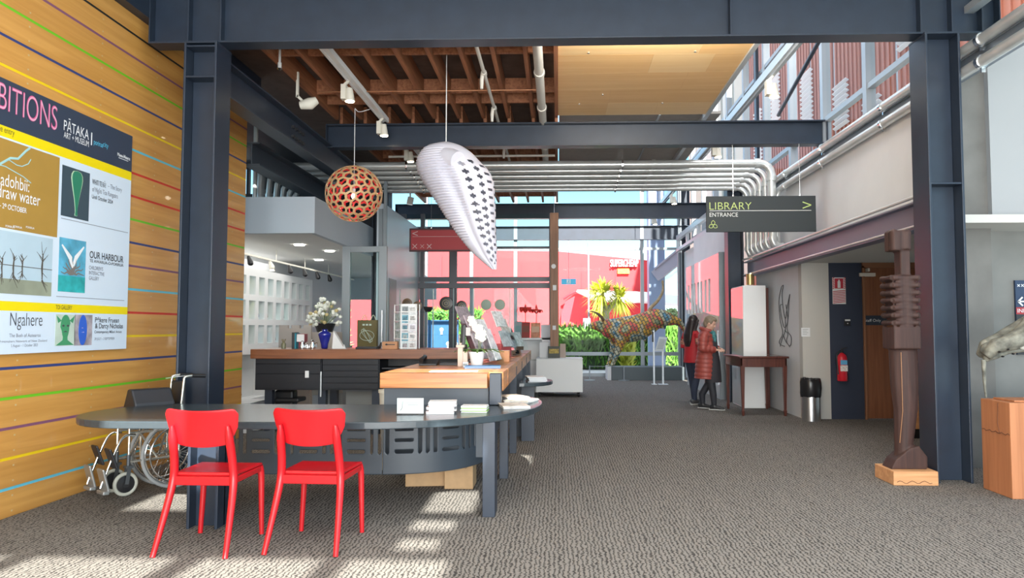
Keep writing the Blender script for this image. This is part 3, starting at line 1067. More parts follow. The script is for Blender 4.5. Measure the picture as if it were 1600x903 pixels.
# =================================================================== RED CHAIRS
def red_chair():
    t = thing('red_chair', 'x', 'chair', (0, 0, 0))
    m = MB()
    nx, ny = 16, 14
    g = []
    for j in range(ny + 1):
        row = []
        v = j / ny
        for i in range(nx + 1):
            u = -1 + 2 * i / nx
            hw = 0.195 + 0.015 * v
            y = -0.20 + 0.42 * v
            # rounded corners
            if j in (0, ny): hw *= 0.93
            x = u * hw
            z_ = 0.475 - 0.014 * (1 - u * u) * (1 - (2 * v - 1) ** 2) - 0.012 * max(0, v - 0.85) / .15
            row.append(m.bm.verts.new((x, y, z_)))
        g.append(row)
    for j in range(ny):
        for i in range(nx):
            m.face((g[j][i], g[j][i + 1], g[j + 1][i + 1], g[j + 1][i]))
    m.build('seat', RED, t, smooth=60, solid=0.022, bevel=0.005)
    # backrest shell
    m = MB()
    nx, nz = 28, 14
    g = []
    for j in range(nz + 1):
        row = []
        v = j / nz
        for i in range(nx + 1):
            s_ = -1 + 2 * i / nx
            a = abs(s_)
            top = 0.884 + 0.014 * a * a - 0.035 * max(0, (a - .88) / .12) ** 2
            bot = 0.650 + 0.028 * a ** 2 + 0.10 * max(0, (a - .72) / .28) ** 2
            z_ = bot + (top - bot) * v
            hw = 0.205 + 0.030 * min(1, max(0, (z_ - .65) / .2))
            x = s_ * hw
            y = -0.245 + 0.055 * a ** 2 - 0.06 * (z_ - .65) / .24
            row.append(m.bm.verts.new((x, y, z_)))
        g.append(row)
    for j in range(nz):
        for i in range(nx):
            m.face((g[j][i], g[j][i + 1], g[j + 1][i + 1], g[j + 1][i]))
    m.build('backrest', RED, t, smooth=60, solid=0.014, bevel=0.004)
    for s_ in (-1, 1):
        m = MB()
        pts = spline([(s_ * .228, -.365, 0), (s_ * .214, -.285, .20), (s_ * .198, -.210, .42), (s_ * .190, -.212, .55), (s_ * .184, -.245, .69), (s_ * .180, -.272, .79)], 5)
        n_ = len(pts)
        m.tube(pts, [((0.016 + 0.010 * min(1, i / (n_ * .45))) if i < n_ * .8 else .026 - .018 * (i - n_ * .8) / (n_ * .2), (0.016 + 0.011 * min(1, i / (n_ * .45))) if i < n_ * .8 else .027 - .020 * (i - n_ * .8) / (n_ * .2)) for i in range(n_)], 10, ref=(1, 0, 0))
        l = m.build('rear_leg', RED, t, smooth=50)
    for s_ in (-1, 1):
        m = MB()
        pts = spline([(s_ * .215, .185, 0), (s_ * .207, .192, .22), (s_ * .20, .195, .40), (s_ * .19, .185, .455)], 4)
        n_ = len(pts)
        m.tube(pts, [(0.0155 + 0.010 * i / n_, 0.016 + 0.012 * i / n_) for i in range(n_)], 10, ref=(1, 0, 0))
        m.build('front_leg', RED, t, smooth=50)
    m = MB()
    m.bar((-.19, -.205, .435), (.19, -.205, .435), .032, .056)
    m.bar((-.19, .2, .44), (.19, .2, .44), .03, .034)
    for s_ in (-1, 1):
        m.bar((s_ * .197, -.205, .437), (s_ * .197, .205, .443), .026, .038)
    m.build('seat_frame', RED, t, bevel=0.006)
    return t


c1 = red_chair()
c1['label'] = 'red plastic chair at the left, in front of the wide dark table leg'
c1['group'] = 'red chairs at the black table'
c2 = copy_tree(c1)
c2['label'] = 'red plastic chair on the right of the pair, in front of the perforated panel'
c1.location = (-2.245, 4.865, 0); c1.rotation_euler = (0, 0, radians(-1.5))
c2.location = (-1.575, 4.93, 0); c2.rotation_euler = (0, 0, radians(-3))

# =================================================================== THINGS ON THE FRONT TABLE
def stack(name, label, cat, c, sx, sy, n, mats_, rot=0.0, jit=.006, th=.008, fan=0.0, seed=1, group=None):
    r_ = random.Random(seed)
    t = thing(name, label, cat, (0, 0, 0), group)
    m = MB()
    for k in range(n):
        m.m = k % len(mats_)
        m.cbox((r_.uniform(-jit, jit), r_.uniform(-jit, jit) + fan * k, th * (k + .5)), sx, sy, th * .92, (0, 0, r_.uniform(-.02, .02)))
    m.build('sheets', mats_, t)
    t.location = c; t.rotation_euler = (0, 0, rot)
    return t


t = thing('acrylic_sign_holder', 'small clear sign holder with a white card on the black table', 'sign', (0, 0, 0))
p = FL(641, 648, TZ)
m = MB(); m.box(-.10, .10, -.003, .003, .01, .125); m.build('card', PAPER, t)
m = MB(); m.box(-.105, .105, -.006, -.004, 0, .13); m.box(-.105, .105, .004, .006, 0, .13); m.box(-.105, .105, -.03, .05, 0, .006); m.build('holder', GLASS, t)
m = MB()
for zz, a, b in ((.085, -.045, .085), (.072, -.02, .06)):
    m.box(a, b, -.0045, -.0035, zz, zz + .004)
m.tube([(-.075, -.004, .03), (-.06, -.004, .055), (-.058, -.004, .10)], .003, 5)
m.build('print', mat('print_grey', (0.25, 0.28, 0.27), 0.6), t)
t.location = p; t.rotation_euler = (radians(0), 0, 0)
t = stack('brochure_stack', 'fanned stack of white brochures on the black table', 'brochures', FL(690, 645, TZ), .21, .15, 9, [PAPER, mat('paper_pink', (.75, .62, .62), .6), PAPER], .10, .012, .010, .006, 4)
t = stack('leaflet_stack', 'low stack of white leaflets with green edges on the black table', 'leaflets', FL(742, 643, TZ), .20, .14, 7, [PAPER, mat('paper_green', (.25, .45, .10), .6), PAPER], -.03, .006, .007, .002, 5)
GLOSSYP = mat('magazine_colours', (0.62, 0.55, 0.46), 0.35, var=0.5, scale=14)
for k, (u, v, rr, lab) in enumerate(((803, 636, .2, 'nearest open magazine on the rounded right end of the black table'), (815, 628, -.3, 'magazine behind the nearest one on the rounded table end'), (800, 622, .5, 'colourful magazine beside the dark post on the rounded table end'))):
    stack('magazine', lab, 'magazine', FL(u, v, TZ), .22, .29, 4, [PAPER, GLOSSYP], rr, .006, .006, 0, 20 + k, 'magazines on the table end')
p = FL(826, 594, .745)
stack('newspaper_pile', 'pile of grey papers on the half round ledge', 'papers', (-0.28, 9.2, .745), .22, .36, 6, [mat('newsprint', (.5, .52, .54), .7), PAPER], .15, .012, .01, 0, 9)

# =================================================================== ON THE RECEPTION COUNTER
CZ = 1.02
p = FL(700, 578, CZ)
stack('leaflet_sheet', 'printed sheets lying flat at the sunny counter edge', 'leaflets', (-0.92, 6.52, CZ), .42, .16, 2, [mat('printed_sheet', (.72, .74, .70), .5, var=.25, scale=22)], .03, .01, .002, 0, 11)
stack('blue_folder', 'flat bright blue folder lying on the counter beside the flower pot', 'folder', (-0.72, 7.05, CZ), .34, .22, 4, [mat('folder_grey', (.45, .46, .48), .5), mat('folder_blue', (.06, .26, .62), .4)], .08, .004, .006, 0, 12)
# orchid
t = thing('potted_orchid', 'white orchid in a white tapered pot on the reception counter', 'plant', (-0.82, 7.42, CZ))
m = MB(); m.lathe([(.056, CZ), (.078, CZ + .13), (.083, CZ + .13), (.083, CZ + .145), (.072, CZ + .145), (.07, CZ + .12)], (-0.82, 7.42, 0), 22); m.build('pot', WHITE, t, smooth=40)
m = MB()
for k in range(14):
    a = k * 2.4
    L = .17 + .06 * ((k * 7) % 3)
    pts = []
    for q in range(5):
        s_ = q / 4
        pts.append(Vector((-0.82 + cos(a) * L * s_, 7.42 + sin(a) * L * s_ * .6, CZ + .13 + .16 * s_ - .15 * s_ * s_)))
    m.tube(pts, [(.006 + .016 * sin(pi * min(.95, .15 + q / 4)), .003) for q in range(5)], 6, ref=(-sin(a), cos(a), 0))
m.build('leaves', mat('orchid_leaf', (.10, .20, .035), .4), t, smooth=60)
m = MB(); stem = spline([(-0.80, 7.42, CZ + .1), (-.80, 7.42, CZ + .26), (-.83, 7.42, CZ + .40), (-.87, 7.42, CZ + .45)], 5)
m.tube(stem, .004, 6)
m.tube([(-0.79, 7.43, CZ + .1), (-.775, 7.43, CZ + .33)], .003, 6); m.build('stem', mat('stem_green', (.16, .22, .06), .5), t)
PET = mat('petal_white', (.86, .84, .72), .6)
fl = [(-.80, 7.40, CZ + .30), (-.765, 7.40, CZ + .28), (-.76, 7.39, CZ + .33), (-.80, 7.385, CZ + .35), (-.83, 7.39, CZ + .385), (-.86, 7.40, CZ + .43), (-.875, 7.40, CZ + .47), (-.79, 7.38, CZ + .385)]
for q, c in enumerate(fl):
    m = MB()
    for k in range(5):
        a = 2 * pi * k / 5 + q
        cc = Vector(c) + Vector((cos(a) * .022, -.004, sin(a) * .022))
        m.ell(cc, .022, .006, .018, 8)
    m.ell(Vector(c) + Vector((0, -.008, 0)), .007, .007, .007, 6)
    m.build('blossom', PET, t, smooth=60)
# cup/pen pot tower
t = thing('beige_castle_holder', 'beige card tower shaped pen holder beside the orchid pot', 'holder', (-.93, 7.35, CZ))
m = MB(); m.box(-1.0, -.95, 7.32, 7.40, CZ, CZ + .19); m.box(-1.015, -.935, 7.31, 7.41, CZ + .19, CZ + .215); m.box(-.985, -.965, 7.34, 7.38, CZ + .215, CZ + .235)
m.build('tower', mat('beige_card', (.58, .46, .38), .7), t, bevel=.003)
m = MB(); m.box(-.95, -.905, 7.33, 7.39, CZ, CZ + .15); m.build('side_block', mat('beige_card', (.58, .46, .38), .7), t, bevel=.003)
t = thing('small_card_box', 'tiny white box with printed side between tower holder and orchid', 'box', (-.90, 7.25, CZ))
m = MB(); m.box(-.935, -.885, 7.22, 7.28, CZ, CZ + .05); m.build('box', PAPER, t, bevel=.002)
m = MB(); m.box(-.93, -.89, 7.2185, 7.22, CZ + .015, CZ + .035); m.build('print', mat('print_grey', (.25, .28, .27), .6), t)
# phone and keyboard
t = thing('desk_phone', 'black desk phone with handset on the counter behind the flat sheets', 'phone', (-1.32, 7.6, CZ))
m = MB(); m.prism([(7.50, CZ), (7.72, CZ), (7.72, CZ + .06), (7.50, CZ + .02)], -1.42, -1.24, 'x'); m.build('body', BLACK, t, bevel=.004)
m = MB(); m.tube([(-1.40, 7.50, CZ + .055), (-1.39, 7.56, CZ + .075), (-1.39, 7.66, CZ + .085), (-1.40, 7.72, CZ + .08)], [.026, .018, .018, .026], 10); m.build('handset', BLACK, t, smooth=50)
t = thing('keyboard', 'dark keyboard lying flat beside the desk phone', 'keyboard', (-1.10, 7.6, CZ))
m = MB(); m.box(-1.22, -.98, 7.55, 7.68, CZ, CZ + .018); m.build('base', BLACK, t, bevel=.003)
m = MB()
for i in range(12):
    for j in range(4):
        m.box(-1.212 + i * .0195, -1.212 + i * .0195 + .016, 7.56 + j * .028, 7.56 + j * .028 + .023, CZ + .018, CZ + .024)
m.build('keys', mat('key_grey', (.05, .05, .055), .5), t)
# monitor seen edge-on
t = thing('computer_monitor', 'black computer monitor seen nearly edge on above the counter', 'monitor', (-1.0, 8.2, CZ))
m = MB(); m.cbox((-1.07, 8.25, CZ + .27), .035, .42, .30, (0, .06, .18)); m.build('screen', BLACK, t, bevel=.005)
m = MB(); m.bar((-1.03, 8.25, CZ + .01), (-1.05, 8.25, CZ + .2), .05, .05); m.build('stand', BLACK, t)
m = MB(); m.lathe([(.09, CZ), (.09, CZ + .012)], (-1.0, 8.25, 0), 20); m.build('base', BLACK, t)
m = MB(); m.cbox((-.985, 8.05, CZ + .345), .05, .004, .09); m.build('paper_note', PAPER, t)


def brochure_rack(name, label, x, y, w_, h_, tilt, colours, rot=0.0, acr=True):
    """clear leaning rack with rows of leaflets, faces +x"""
    t = thing(name, label, 'brochure rack', (0, 0, 0))
    m = MB()
    n_ = len(colours)
    m.cbox((-.012, 0, h_ / 2), .006, w_, h_, (0, -tilt, 0))
    for k in range(n_):
        zz = .02 + h_ * k / n_
        m.cbox((.035 - tilt * zz, 0, zz + .03), .004, w_, .06, (0, -tilt, 0))
    m.cbox((0.02, 0, .006), .10, w_, .012)
    m.build('rack', GLASS if acr else STEEL2, t)
    for k, cl in enumerate(colours):
        zz = .02 + h_ * k / n_
        m = MB(); m.cbox((.012 - tilt * (zz + h_ * .4 / 1), 0, zz + h_ * .36 / max(1, n_ - 1) + .05), .014, w_ * .9, min(.22, h_ * .9), (0, -tilt, 0))
        m.build('leaflets', mat('leaflet_' + name + str(k), cl, .4, var=.35, scale=25), t)
    t.location = (x, y, CZ); t.rotation_euler = (0, 0, rot)
    return t


brochure_rack('leaflet_rack', 'clear leaning leaflet rack right behind the orchid', -.66, 7.85, .30, .36, .42, [(.55, .54, .6), (.32, .26, .30), (.7, .7, .72)], -.3)
brochure_rack('magazine_rack', 'tall rack of dark magazines left of the orchid flowers', -.88, 8.6, .34, .55, .42, [(.20, .07, .075), (.14, .06, .07), (.30, .25, .28)], -.35)
brochure_rack('postcard_rack', 'leaning rack of pale leaflets halfway along the counter', -.60, 9.4, .30, .50, .40, [(.40, .44, .48), (.60, .62, .64)], -.4)
brochure_rack('book_easel', 'grey book leaning on an easel beyond the leaflet racks', -.55, 10.6, .34, .42, .40, [(.42, .48, .50)], -.5)
brochure_rack('folded_map_rack', 'low clear rack of white folded leaflets right of the orchid pot', -.62, 7.62, .18, .24, .40, [(.72, .72, .74), (.62, .60, .64)], -.25)
brochure_rack('booklet_rack', 'narrow clear rack of lilac booklets between the orchid and the tall magazine rack', -.80, 8.15, .22, .42, .42, [(.50, .46, .55), (.66, .62, .68), (.42, .34, .38)], -.3)
brochure_rack('programme_rack', 'clear rack of programmes beyond the crimson book', -.62, 10.15, .26, .40, .40, [(.30, .34, .40), (.55, .52, .5)], -.4)
for k, (x, y, h_, cl, lab) in enumerate(((-.75, 8.9, .20, (.40, .03, .035), 'dark red box file standing behind the leaflets'), (-.70, 9.9, .26, (.30, .02, .03), 'crimson book standing upright behind the pale rack'), (-.62, 8.35, .13, (.55, .24, .10), 'small orange brown wooden box at the counter edge'))):
    t = thing(('box_file', 'upright_book', 'wooden_box')[k], lab, ('box', 'book', 'box')[k], (x, y, CZ))
    m = MB(); m.box(x - .07, x + .07, y - .06, y + .06, CZ, CZ + h_); m.build('body', mat('solid_%d' % k, cl, .45), t, bevel=.004)
    m = MB(); m.box(x - .062, x + .066, y - .055, y + .055, CZ + h_ - .004, CZ + h_ + .001); m.build('top', PAPER, t)

# =================================================================== ON THE REAR COUNTER
RZ = 1.125
YR = 9.95


def rx(u, v=546):
    return P(u, v, YR).x


t = thing('blue_vase', 'cobalt blue glass vase with wide shoulders on the rear counter', 'vase', (rx(507), YR, RZ))
m = MB(); m.lathe([(.035, 0), (.045, .01), (.05, .06), (.085, .18), (.087, .20), (.07, .225), (.035, .24), (.035, .255), (.05, .265), (.045, .265), (.03, .25)], (rx(507), YR, RZ), 28)
m.build('body', mat('cobalt_glass', (.012, .02, .22), .12, coat=.6), t, smooth=50)
for k, (u0, u1, h_, cl, lab) in enumerate(((459, 463.5, .22, (.02, .02, .022), 'black upright book on the rear counter'), (463.5, 465.5, .21, (.02, .22, .30), 'thin teal book leaning beside the black one'), (466, 478, .20, (.26, .03, .045), 'maroon box beside the upright books on the rear counter'))):
    x0, x1 = rx(u0), rx(u1)
    t = thing(('book', 'book', 'gift_box')[k], lab, ('book', 'book', 'box')[k], ((x0 + x1) / 2, YR, RZ))
    m = MB()
    if k < 2:
        m.box(x0, x0 + .003, YR - .08, YR + .08, RZ, RZ + h_); m.box(x1 - .003, x1, YR - .08, YR + .08, RZ, RZ + h_); m.box(x0, x1, YR - .083, YR - .08, RZ, RZ + h_)
    else:
        m.box(x0, x1, YR - .06, YR + .06, RZ + .09, RZ + h_); m.box(x0 + .02, x1 - .02, YR - .04, YR + .04, RZ, RZ + .09)
    m.build('cover', mat('cover_%d' % k, cl, .4), t)
    m = MB(); m.box(x0 + .003, x1 - .003, YR - .075, YR + .075, RZ + .004 + (.09 if k == 2 else 0), RZ + h_ - .006); m.build('pages', PAPER, t)
for k, (u, r_, h_) in enumerate(((476, .035, .11), (484, .03, .075), (492, .045, .12))):
    x = rx(u)
    t = thing('silver_ornament', 'polished silver ornament, %s from the maroon box' % ORD[k], 'ornament', (x, YR - .1, RZ), 'silver ornaments on the rear counter')
    m = MB(); m.lathe([(r_ * .8, 0), (r_, h_ * .3), (r_ * .5, h_ * .7), (r_ * .62, h_ * .85), (r_ * .2, h_)], (x, YR - .1, RZ), 18); m.build('body', CHROME, t, smooth=60)
    m = MB(); m.tube([(x + r_ * .6, YR - .1, RZ + h_ * .6), (x + r_ * 1.4, YR - .1, RZ + h_ * .7), (x + r_ * 1.2, YR - .1, RZ + h_ * .2)], .006, 6); m.build('handle', CHROME, t)
x = rx(443); t = thing('small_jar', 'small olive glass jar at the left end of the rear counter', 'jar', (x, YR, RZ))
m = MB(); m.lathe([(.03, 0), (.033, .06), (.02, .08)], (x, YR, RZ), 16); m.build('body', mat('olive_glass', (.18, .18, .11), .2), t, smooth=50)
m = MB()
for k in range(6):
    m.tube([(x, YR, RZ + .06), (x + .03 * cos(k), YR + .02 * sin(k * 2), RZ + .13)], .003, 5)
m.build('twigs', mat('twig', (.2, .17, .07), .7), t)
t = thing('card_pyramid', 'white pointed triangular card standing beside the blue vase', 'card', (rx(532), YR, RZ))
m = MB(); m.prism([(rx(521), RZ), (rx(540), RZ), (rx(522.5), RZ + .24)], YR - .06, YR + .02, 'y'); m.build('face', PAPER, t)
m = MB(); m.prism([(rx(538), RZ), (rx(543), RZ), (rx(540), RZ + .06)], YR - .08, YR - .06, 'y'); m.build('base_fold', PAPER, t)
x0, x1 = rx(563), rx(599)
t = thing('serving_tray', 'black tray with a curled end on the rear counter', 'tray', ((x0 + x1) / 2, YR - .15, RZ))
m = MB(); m.box(x0, x1 - .03, YR - .25, YR - .02, RZ, RZ + .03); m.build('tray', BLACK, t, bevel=.008)
m = MB(); m.tube([(x1 - .05, YR - .13, RZ + .02), (x1 - .015, YR - .13, RZ + .03), (x1, YR - .13, RZ + .09)], [.02, .018, .008], 8); m.build('curl', BLACK, t)
x0, x1 = rx(604), rx(627)
t = thing('bamboo_box', 'small bamboo box with burnt lettering beside the postcard stand', 'box', ((x0 + x1) / 2, YR - .2, RZ))
m = MB(); m.box(x0, x1, YR - .26, YR - .14, RZ, RZ + .10); m.build('box', mat('bamboo', (.42, .20, .09), .5, var=.1, scale=10), t, bevel=.004)
m = MB(); m.box(x0 + .04, x1 - .03, YR - .2615, YR - .26, RZ + .055, RZ + .067); m.box(x0 + .05, x0 + .07, YR - .2615, YR - .26, RZ + .05, RZ + .075); m.build('burnt_mark', BLACK, t)
# postcard stand
px0, px1 = rx(631), rx(655)
t = thing('postcard_stand', 'white wire postcard stand filled with cards on the rear counter', 'stand', ((px0 + px1) / 2, YR - .1, RZ))
m = MB()
H2 = .60
for x, y in ((px0, YR - .2), (px1, YR - .2), (px0 - .13, YR), (px1 - .0, YR)):
    m.box(x - .006, x + .006, y - .006, y + .006, RZ, RZ + H2)
m.box(px0, px1, YR - .206, YR - .194, RZ + H2 - .04, RZ + H2)
m.bar((px0, YR - .2, RZ + H2 - .01), (px0 - .13, YR, RZ + H2 - .01), .008, .01)
for k in range(5):
    m.box(px0, px1, YR - .215, YR - .20, RZ + .01 + k * .12, RZ + .022 + k * .12)
    m.bar((px0, YR - .2, RZ + .015 + k * .12), (px0 - .13, YR, RZ + .015 + k * .12), .02, .01)
m.box(px0, px1, YR - .19, YR - .18, RZ, RZ + H2)
m.build('frame', WHITE, t)
cc = [(.30, .34, .36), (.62, .64, .66), (.14, .35, .45), (.72, .72, .72), (.45, .42, .45), (.66, .64, .70), (.10, .30, .40), (.70, .66, .66), (.5, .6, .62), (.6, .6, .6)]
for k in range(10):
    x = px0 + (px1 - px0) * (.27 if k % 2 == 0 else .74)
    zz = RZ + .5 - (k // 2) * .12 + .02
    m = MB(); m.cbox((x, YR - .208, zz), .082, .004, .105, (-.08, 0, 0))
    m.m = 1; m.cbox((x, YR - .2115, zz), .06, .002, .07, (-.08, 0, 0))
    m.build('postcard', [mat('card_%d' % k, cc[k], .5, var=.3, scale=30), mat('cardin_%d' % k, tuple(min(1, c * .55) for c in cc[(k * 3) % 10]), .5, var=.5, scale=40)], t)
for k in range(4):
    m = MB(); a = Vector((px0 - .065, YR - .11, RZ + .07 + k * .12)); m.bar(a + Vector((.035, -.055, 0)), a + Vector((-.045, .065, 0)), .004, .09); m.build('postcard', mat('cardside_%d' % k, (.35, .42, .42), .5, var=.4, scale=25), t)

# =================================================================== SHOP
NX = -5.6
cols = [12.75 + 0.425 * k for k in range(9)]
t = thing('niche_wall_unit', 'white wall unit of glazed display niches in the shop behind the striped wall', 'display unit', (NX, 13.5, 0))
zr = [(1.12, 1.46), (1.57, 1.91), (2.02, 2.36)]
m = MB()
xs0, xs1 = NX - 0.30, NX
zc = [0.0, 0.93, zr[0][0], zr[0][1], zr[1][0], zr[1][1], zr[2][0], zr[2][1], 2.5]
m.box(xs0, xs1, 11.6, 16.6, 0.93, zr[0][0]); m.box(xs0, xs1, 11.6, 16.6, zr[0][1], zr[1][0]); m.box(xs0, xs1, 11.6, 16.6, zr[1][1], zr[2][0]); m.box(xs0, xs1, 11.6, 16.6, zr[2][1], 2.5)
ye = [11.6, 11.85]
nich = [11.90 + 0.425 * k for k in range(11)]
for (a, b) in zr:
    last = 11.6
    for y in nich:
        m.box(xs0, xs1, last, y, a, b)
        last = y + 0.285
    m.box(xs0, xs1, last, 16.6, a, b)
m.box(xs0, xs1, 11.6, 16.6, 0, .12); m.box(xs0, xs1, 11.6, 12.2, .12, .93); m.box(xs0, xs1, 14.1, 16.6, .12, .93)
m.box(xs0, xs0 + .02, 12.2, 14.1, .12, .93)
m.build('frame', WHITE, t)
NICHE = mat('niche_grey', (.42, .42, .40), .5)
for r_, (a, b) in enumerate(zr):
    for k, y in enumerate(nich):
        m = MB(); m.box(NX - .22, NX - .21, y, y + .285, a, b)
        nb = m.build('niche', NICHE, t)
        m = MB(); m.box(NX - .02, NX - .015, y, y + .285, a, b); m.build('pane', GLASS, nb)
        if (k * 5 + r_ * 3) % 7 in (0, 2, 3) and r_ < 2:
            g = thing('glass_ornament', 'small glass ornament in %s niche from the wall end, %s row from below' % (ORD[k], ORD[r_]), 'ornament', (NX - .12, y + .14, a), 'ornaments in the wall niches')
            m = MB(); m.lathe([(.03, 0), (.07, .05), (.06, .12), (.02, .18), (.03, .21)], (NX - .12, y + .14, a), 14)
            m.build('body', mat('orn_%d' % ((k + r_) % 4), [(.12, .30, .22), (.16, .18, .42), (.35, .25, .12), (.30, .10, .10)][(k + r_) % 4], .2), g, smooth=50)
            m = MB(); m.lathe([(.045, 0), (.045, .01)], (NX - .12, y + .14, a), 12); m.build('base', BLACK, g)
t = thing('leather_bag', 'heap of red brown leather goods in the low open shelf of the niche wall', 'bag', (NX - .12, 12.85, .12))
m = MB(); m.ell((NX - .13, 12.7, .20), .10, .22, .08, 12); m.ell((NX - .12, 12.95, .23), .08, .16, .1, 12); m.build('body', mat('brown_leather', (.20, .06, .03), .5), t, smooth=60)
m = MB(); m.tube(spline([(NX - .12, 12.55, .22), (NX - .1, 12.68, .40), (NX - .1, 12.86, .30), (NX - .1, 13.05, .36), (NX - .1, 13.15, .2)], 5), .012, 6); m.build('strap', mat('brown_leather', (.2, .06, .03), .5), t)
# track of black spotlights in the shop
t = thing('track_light', 'pale track of black spotlights in front of the niche wall', 'track light', (-5.0, 13, 2.7))
m = MB(); m.bar((-5.05, 11.0, 2.60), (-5.05, 18, 2.60), .035, .03)
for y in (11.5, 13, 14.5, 16, 17.5):
    m.bar((-5.05, y, 2.61), (-5.05, y, 2.80), .01, .01)
m.build('track', CREAM, t)
for k, y in enumerate((11.8, 12.7, 13.6, 14.4, 15.2, 16.0)):
    m = MB(); m.tube([(-5.05, y, 2.58), (-5.02, y + .03, 2.47)], [.02, .05], 12); m.ell((-5.02, y + .03, 2.46), .05, .05, .04, 10)
    h = m.build('spotlight', BLACK if k != 1 else CREAM, t, smooth=50)
    if k == 1:
        m = MB(); m.lathe([(.035, 2.412), (.035, 2.42)], (-5.015, y + .035, 0), 12); m.build('lamp_glow', FROST, h); h['label'] = 'cream spotlight, lit'
# low white plinth with blue tape
t = thing('white_plinth', 'low white plinth with a blue stripe at the end of the striped wall', 'plinth', (-4.36, 10.1, 0))
m = MB(); m.box(-4.6, -4.12, 9.8, 10.4, 0, .40); m.build('body', WHITE, t, bevel=.004)
m = MB(); m.prism([(-4.36, 0.0), (-4.28, 0.0), (-4.18, .24), (-4.24, .24)], 9.795, 9.80, 'y'); m.build('stripe', mat('tape_blue', (.08, .35, .6), .5), t)
# taupe stepped display behind the counter
TAUPE = mat('taupe_board', (.44, .39, .35), .7)
t = thing('display_screen', 'taupe notched display board standing behind the rear counter', 'display', (-3.8, 11.2, 0))
m = MB(); x0, x1 = P(436, 500, 11.2).x, P(486, 500, 11.2).x
z1 = P(436, 508, 11.2).z
m.prism([(x0, 0), (x1, 0), (x1, z1), (x1 - .12, z1), (x1 - .12, z1 - .05), (x1 - .18, z1 - .05), (x1 - .18, z1), (x1 - .30, z1), (x1 - .30, z1 - .05), (x1 - .36, z1 - .05), (x1 - .36, z1), (x0, z1)], 11.2, 11.26, 'y'); m.build('board', TAUPE, t)
m = MB(); m.box(x0, x1, 11.26, 11.4, 0, .06); m.build('foot', TAUPE, t)
x0, x1 = P(480, 500, 11.5).x, P(523, 500, 11.5).x
t = simple_box('display_cabinet', x0, x1, 11.5, 11.9, 0, P(480, 519, 11.5).z, TAUPE, 'taupe cabinet under the white flower arrangement', 'cabinet', TAUPE)
zt = P(480, 519, 11.5).z
t = thing('flower_arrangement', 'large arrangement of white flowers in a dark basket in the shop', 'flowers', ((x0 + x1) / 2, 11.7, zt))
m = MB(); m.lathe([(.12, zt), (.17, zt + .14), (.15, zt + .14), (.1, zt + .02)], ((x0 + x1) / 2 + .0, 11.7, 0), 18); m.build('basket', BLACK, t)
m = MB(); r_ = random.Random(5)
for k in range(16):
    a, e = r_.uniform(0, 2 * pi), r_.uniform(.2, 1.3)
    m.tube([((x0 + x1) / 2, 11.7, zt + .1), ((x0 + x1) / 2 + .26 * cos(a) * cos(e), 11.7 + .15 * sin(a) * cos(e), zt + .12 + .42 * sin(e))], .005, 5)
m.build('stems', mat('sage_stem', (.20, .25, .13), .6), t)
m = MB()
for k in range(80):
    a, e, q = r_.uniform(0, 2 * pi), r_.uniform(-.1, 1.4), r_.uniform(.6, 1)
    c = ((x0 + x1) / 2 + .30 * q * cos(a) * cos(e), 11.7 + .18 * q * sin(a) * cos(e), zt + .13 + .42 * q * sin(e))
    m.m = 0 if k % 5 else 1
    m.ell(c, .036, .03, .03, 6)
bl_ = m.build('blooms', [mat('bloom_white', (.80, .82, .74), .7), mat('bloom_straw', (.55, .45, .22), .7)], t, smooth=60); bl_['kind'] = 'stuff'
# glass shop door standing open
dx0, dx1 = P(536, 400, 12.2).x, P(605, 400, 12.2).x
zt = P(536, 385, 12.2).z
d_ = thing('door_2', 'grey framed glass door standing open between the shop and the column', 'door', (dx0, 12.2, 0), kind='structure')
m = MB(); fw_ = .13
m.box(dx0, dx0 + fw_, 12.16, 12.24, 0, zt); m.box(dx1 - fw_, dx1, 12.16, 12.24, 0, zt); m.box(dx0 + fw_, dx1 - fw_, 12.165, 12.235, zt - .10, zt - .002); m.box(dx0 + fw_, dx1 - fw_, 12.165, 12.235, 0.002, .16)
m.build('door_frame', GREYM, d_, bevel=.004)
m = MB(); m.box(dx0 + fw_, dx1 - fw_, 12.195, 12.205, .16, zt - .1); m.build('pane', glass('green_glass', (.9, .97, .96)), d_)
m = MB(); m.box(dx0 + .15, dx0 + .19, 12.12, 12.16, 1.05, 1.12); m.tube([(dx1 - .05, 12.10, 1.0), (dx1 - .05, 12.10, 1.7)], .015); m.build('door_handle', CHROME, d_)
# bag with line drawing behind the door
bx0, bx1 = P(559, 520, 13.2).x, P(590, 520, 13.2).x
t = thing('canvas_bag', 'brown canvas bag printed with a white line drawing behind the glass door', 'bag', ((bx0 + bx1) / 2, 13.2, .8))
zb0, zb1 = P(570, 545, 13.2).z, P(570, 500, 13.2).z
m = MB(); m.box(bx0, bx1, 13.15, 13.25, zb0, zb1); m.build('body', mat('olive_canvas', (.17, .11, .04), .8), t, bevel=.01)
m = MB()
for k in range(3):
    m.tube([((bx0 + bx1) / 2 + (.13 - .03 * k) * cos(a + k), 13.145, (zb0 + zb1) / 2 - .02 + (.09 + .02 * k) * sin(a)) for a in [2 * pi * q / 18 for q in range(18)]], .004, 4, closed=True)
for k in range(3):
    m.box(bx0 + .10 + k * .06, bx0 + .14 + k * .06, 13.143, 13.147, zb1 - .10, zb1 - .07)
m.build('drawing', mat('chalk_white', (.7, .68, .6), .7), t)
m = MB()
for dx in (-.06, .1):
    m.tube(spline([((bx0 + bx1) / 2 + dx - .06, 13.2, zb1 - .03), ((bx0 + bx1) / 2 + dx, 13.2, zb1 + .09), ((bx0 + bx1) / 2 + dx + .06, 13.2, zb1 - .03)], 6), .009, 5)
m.build('handles', mat('rope', (.6, .55, .42), .8), t)
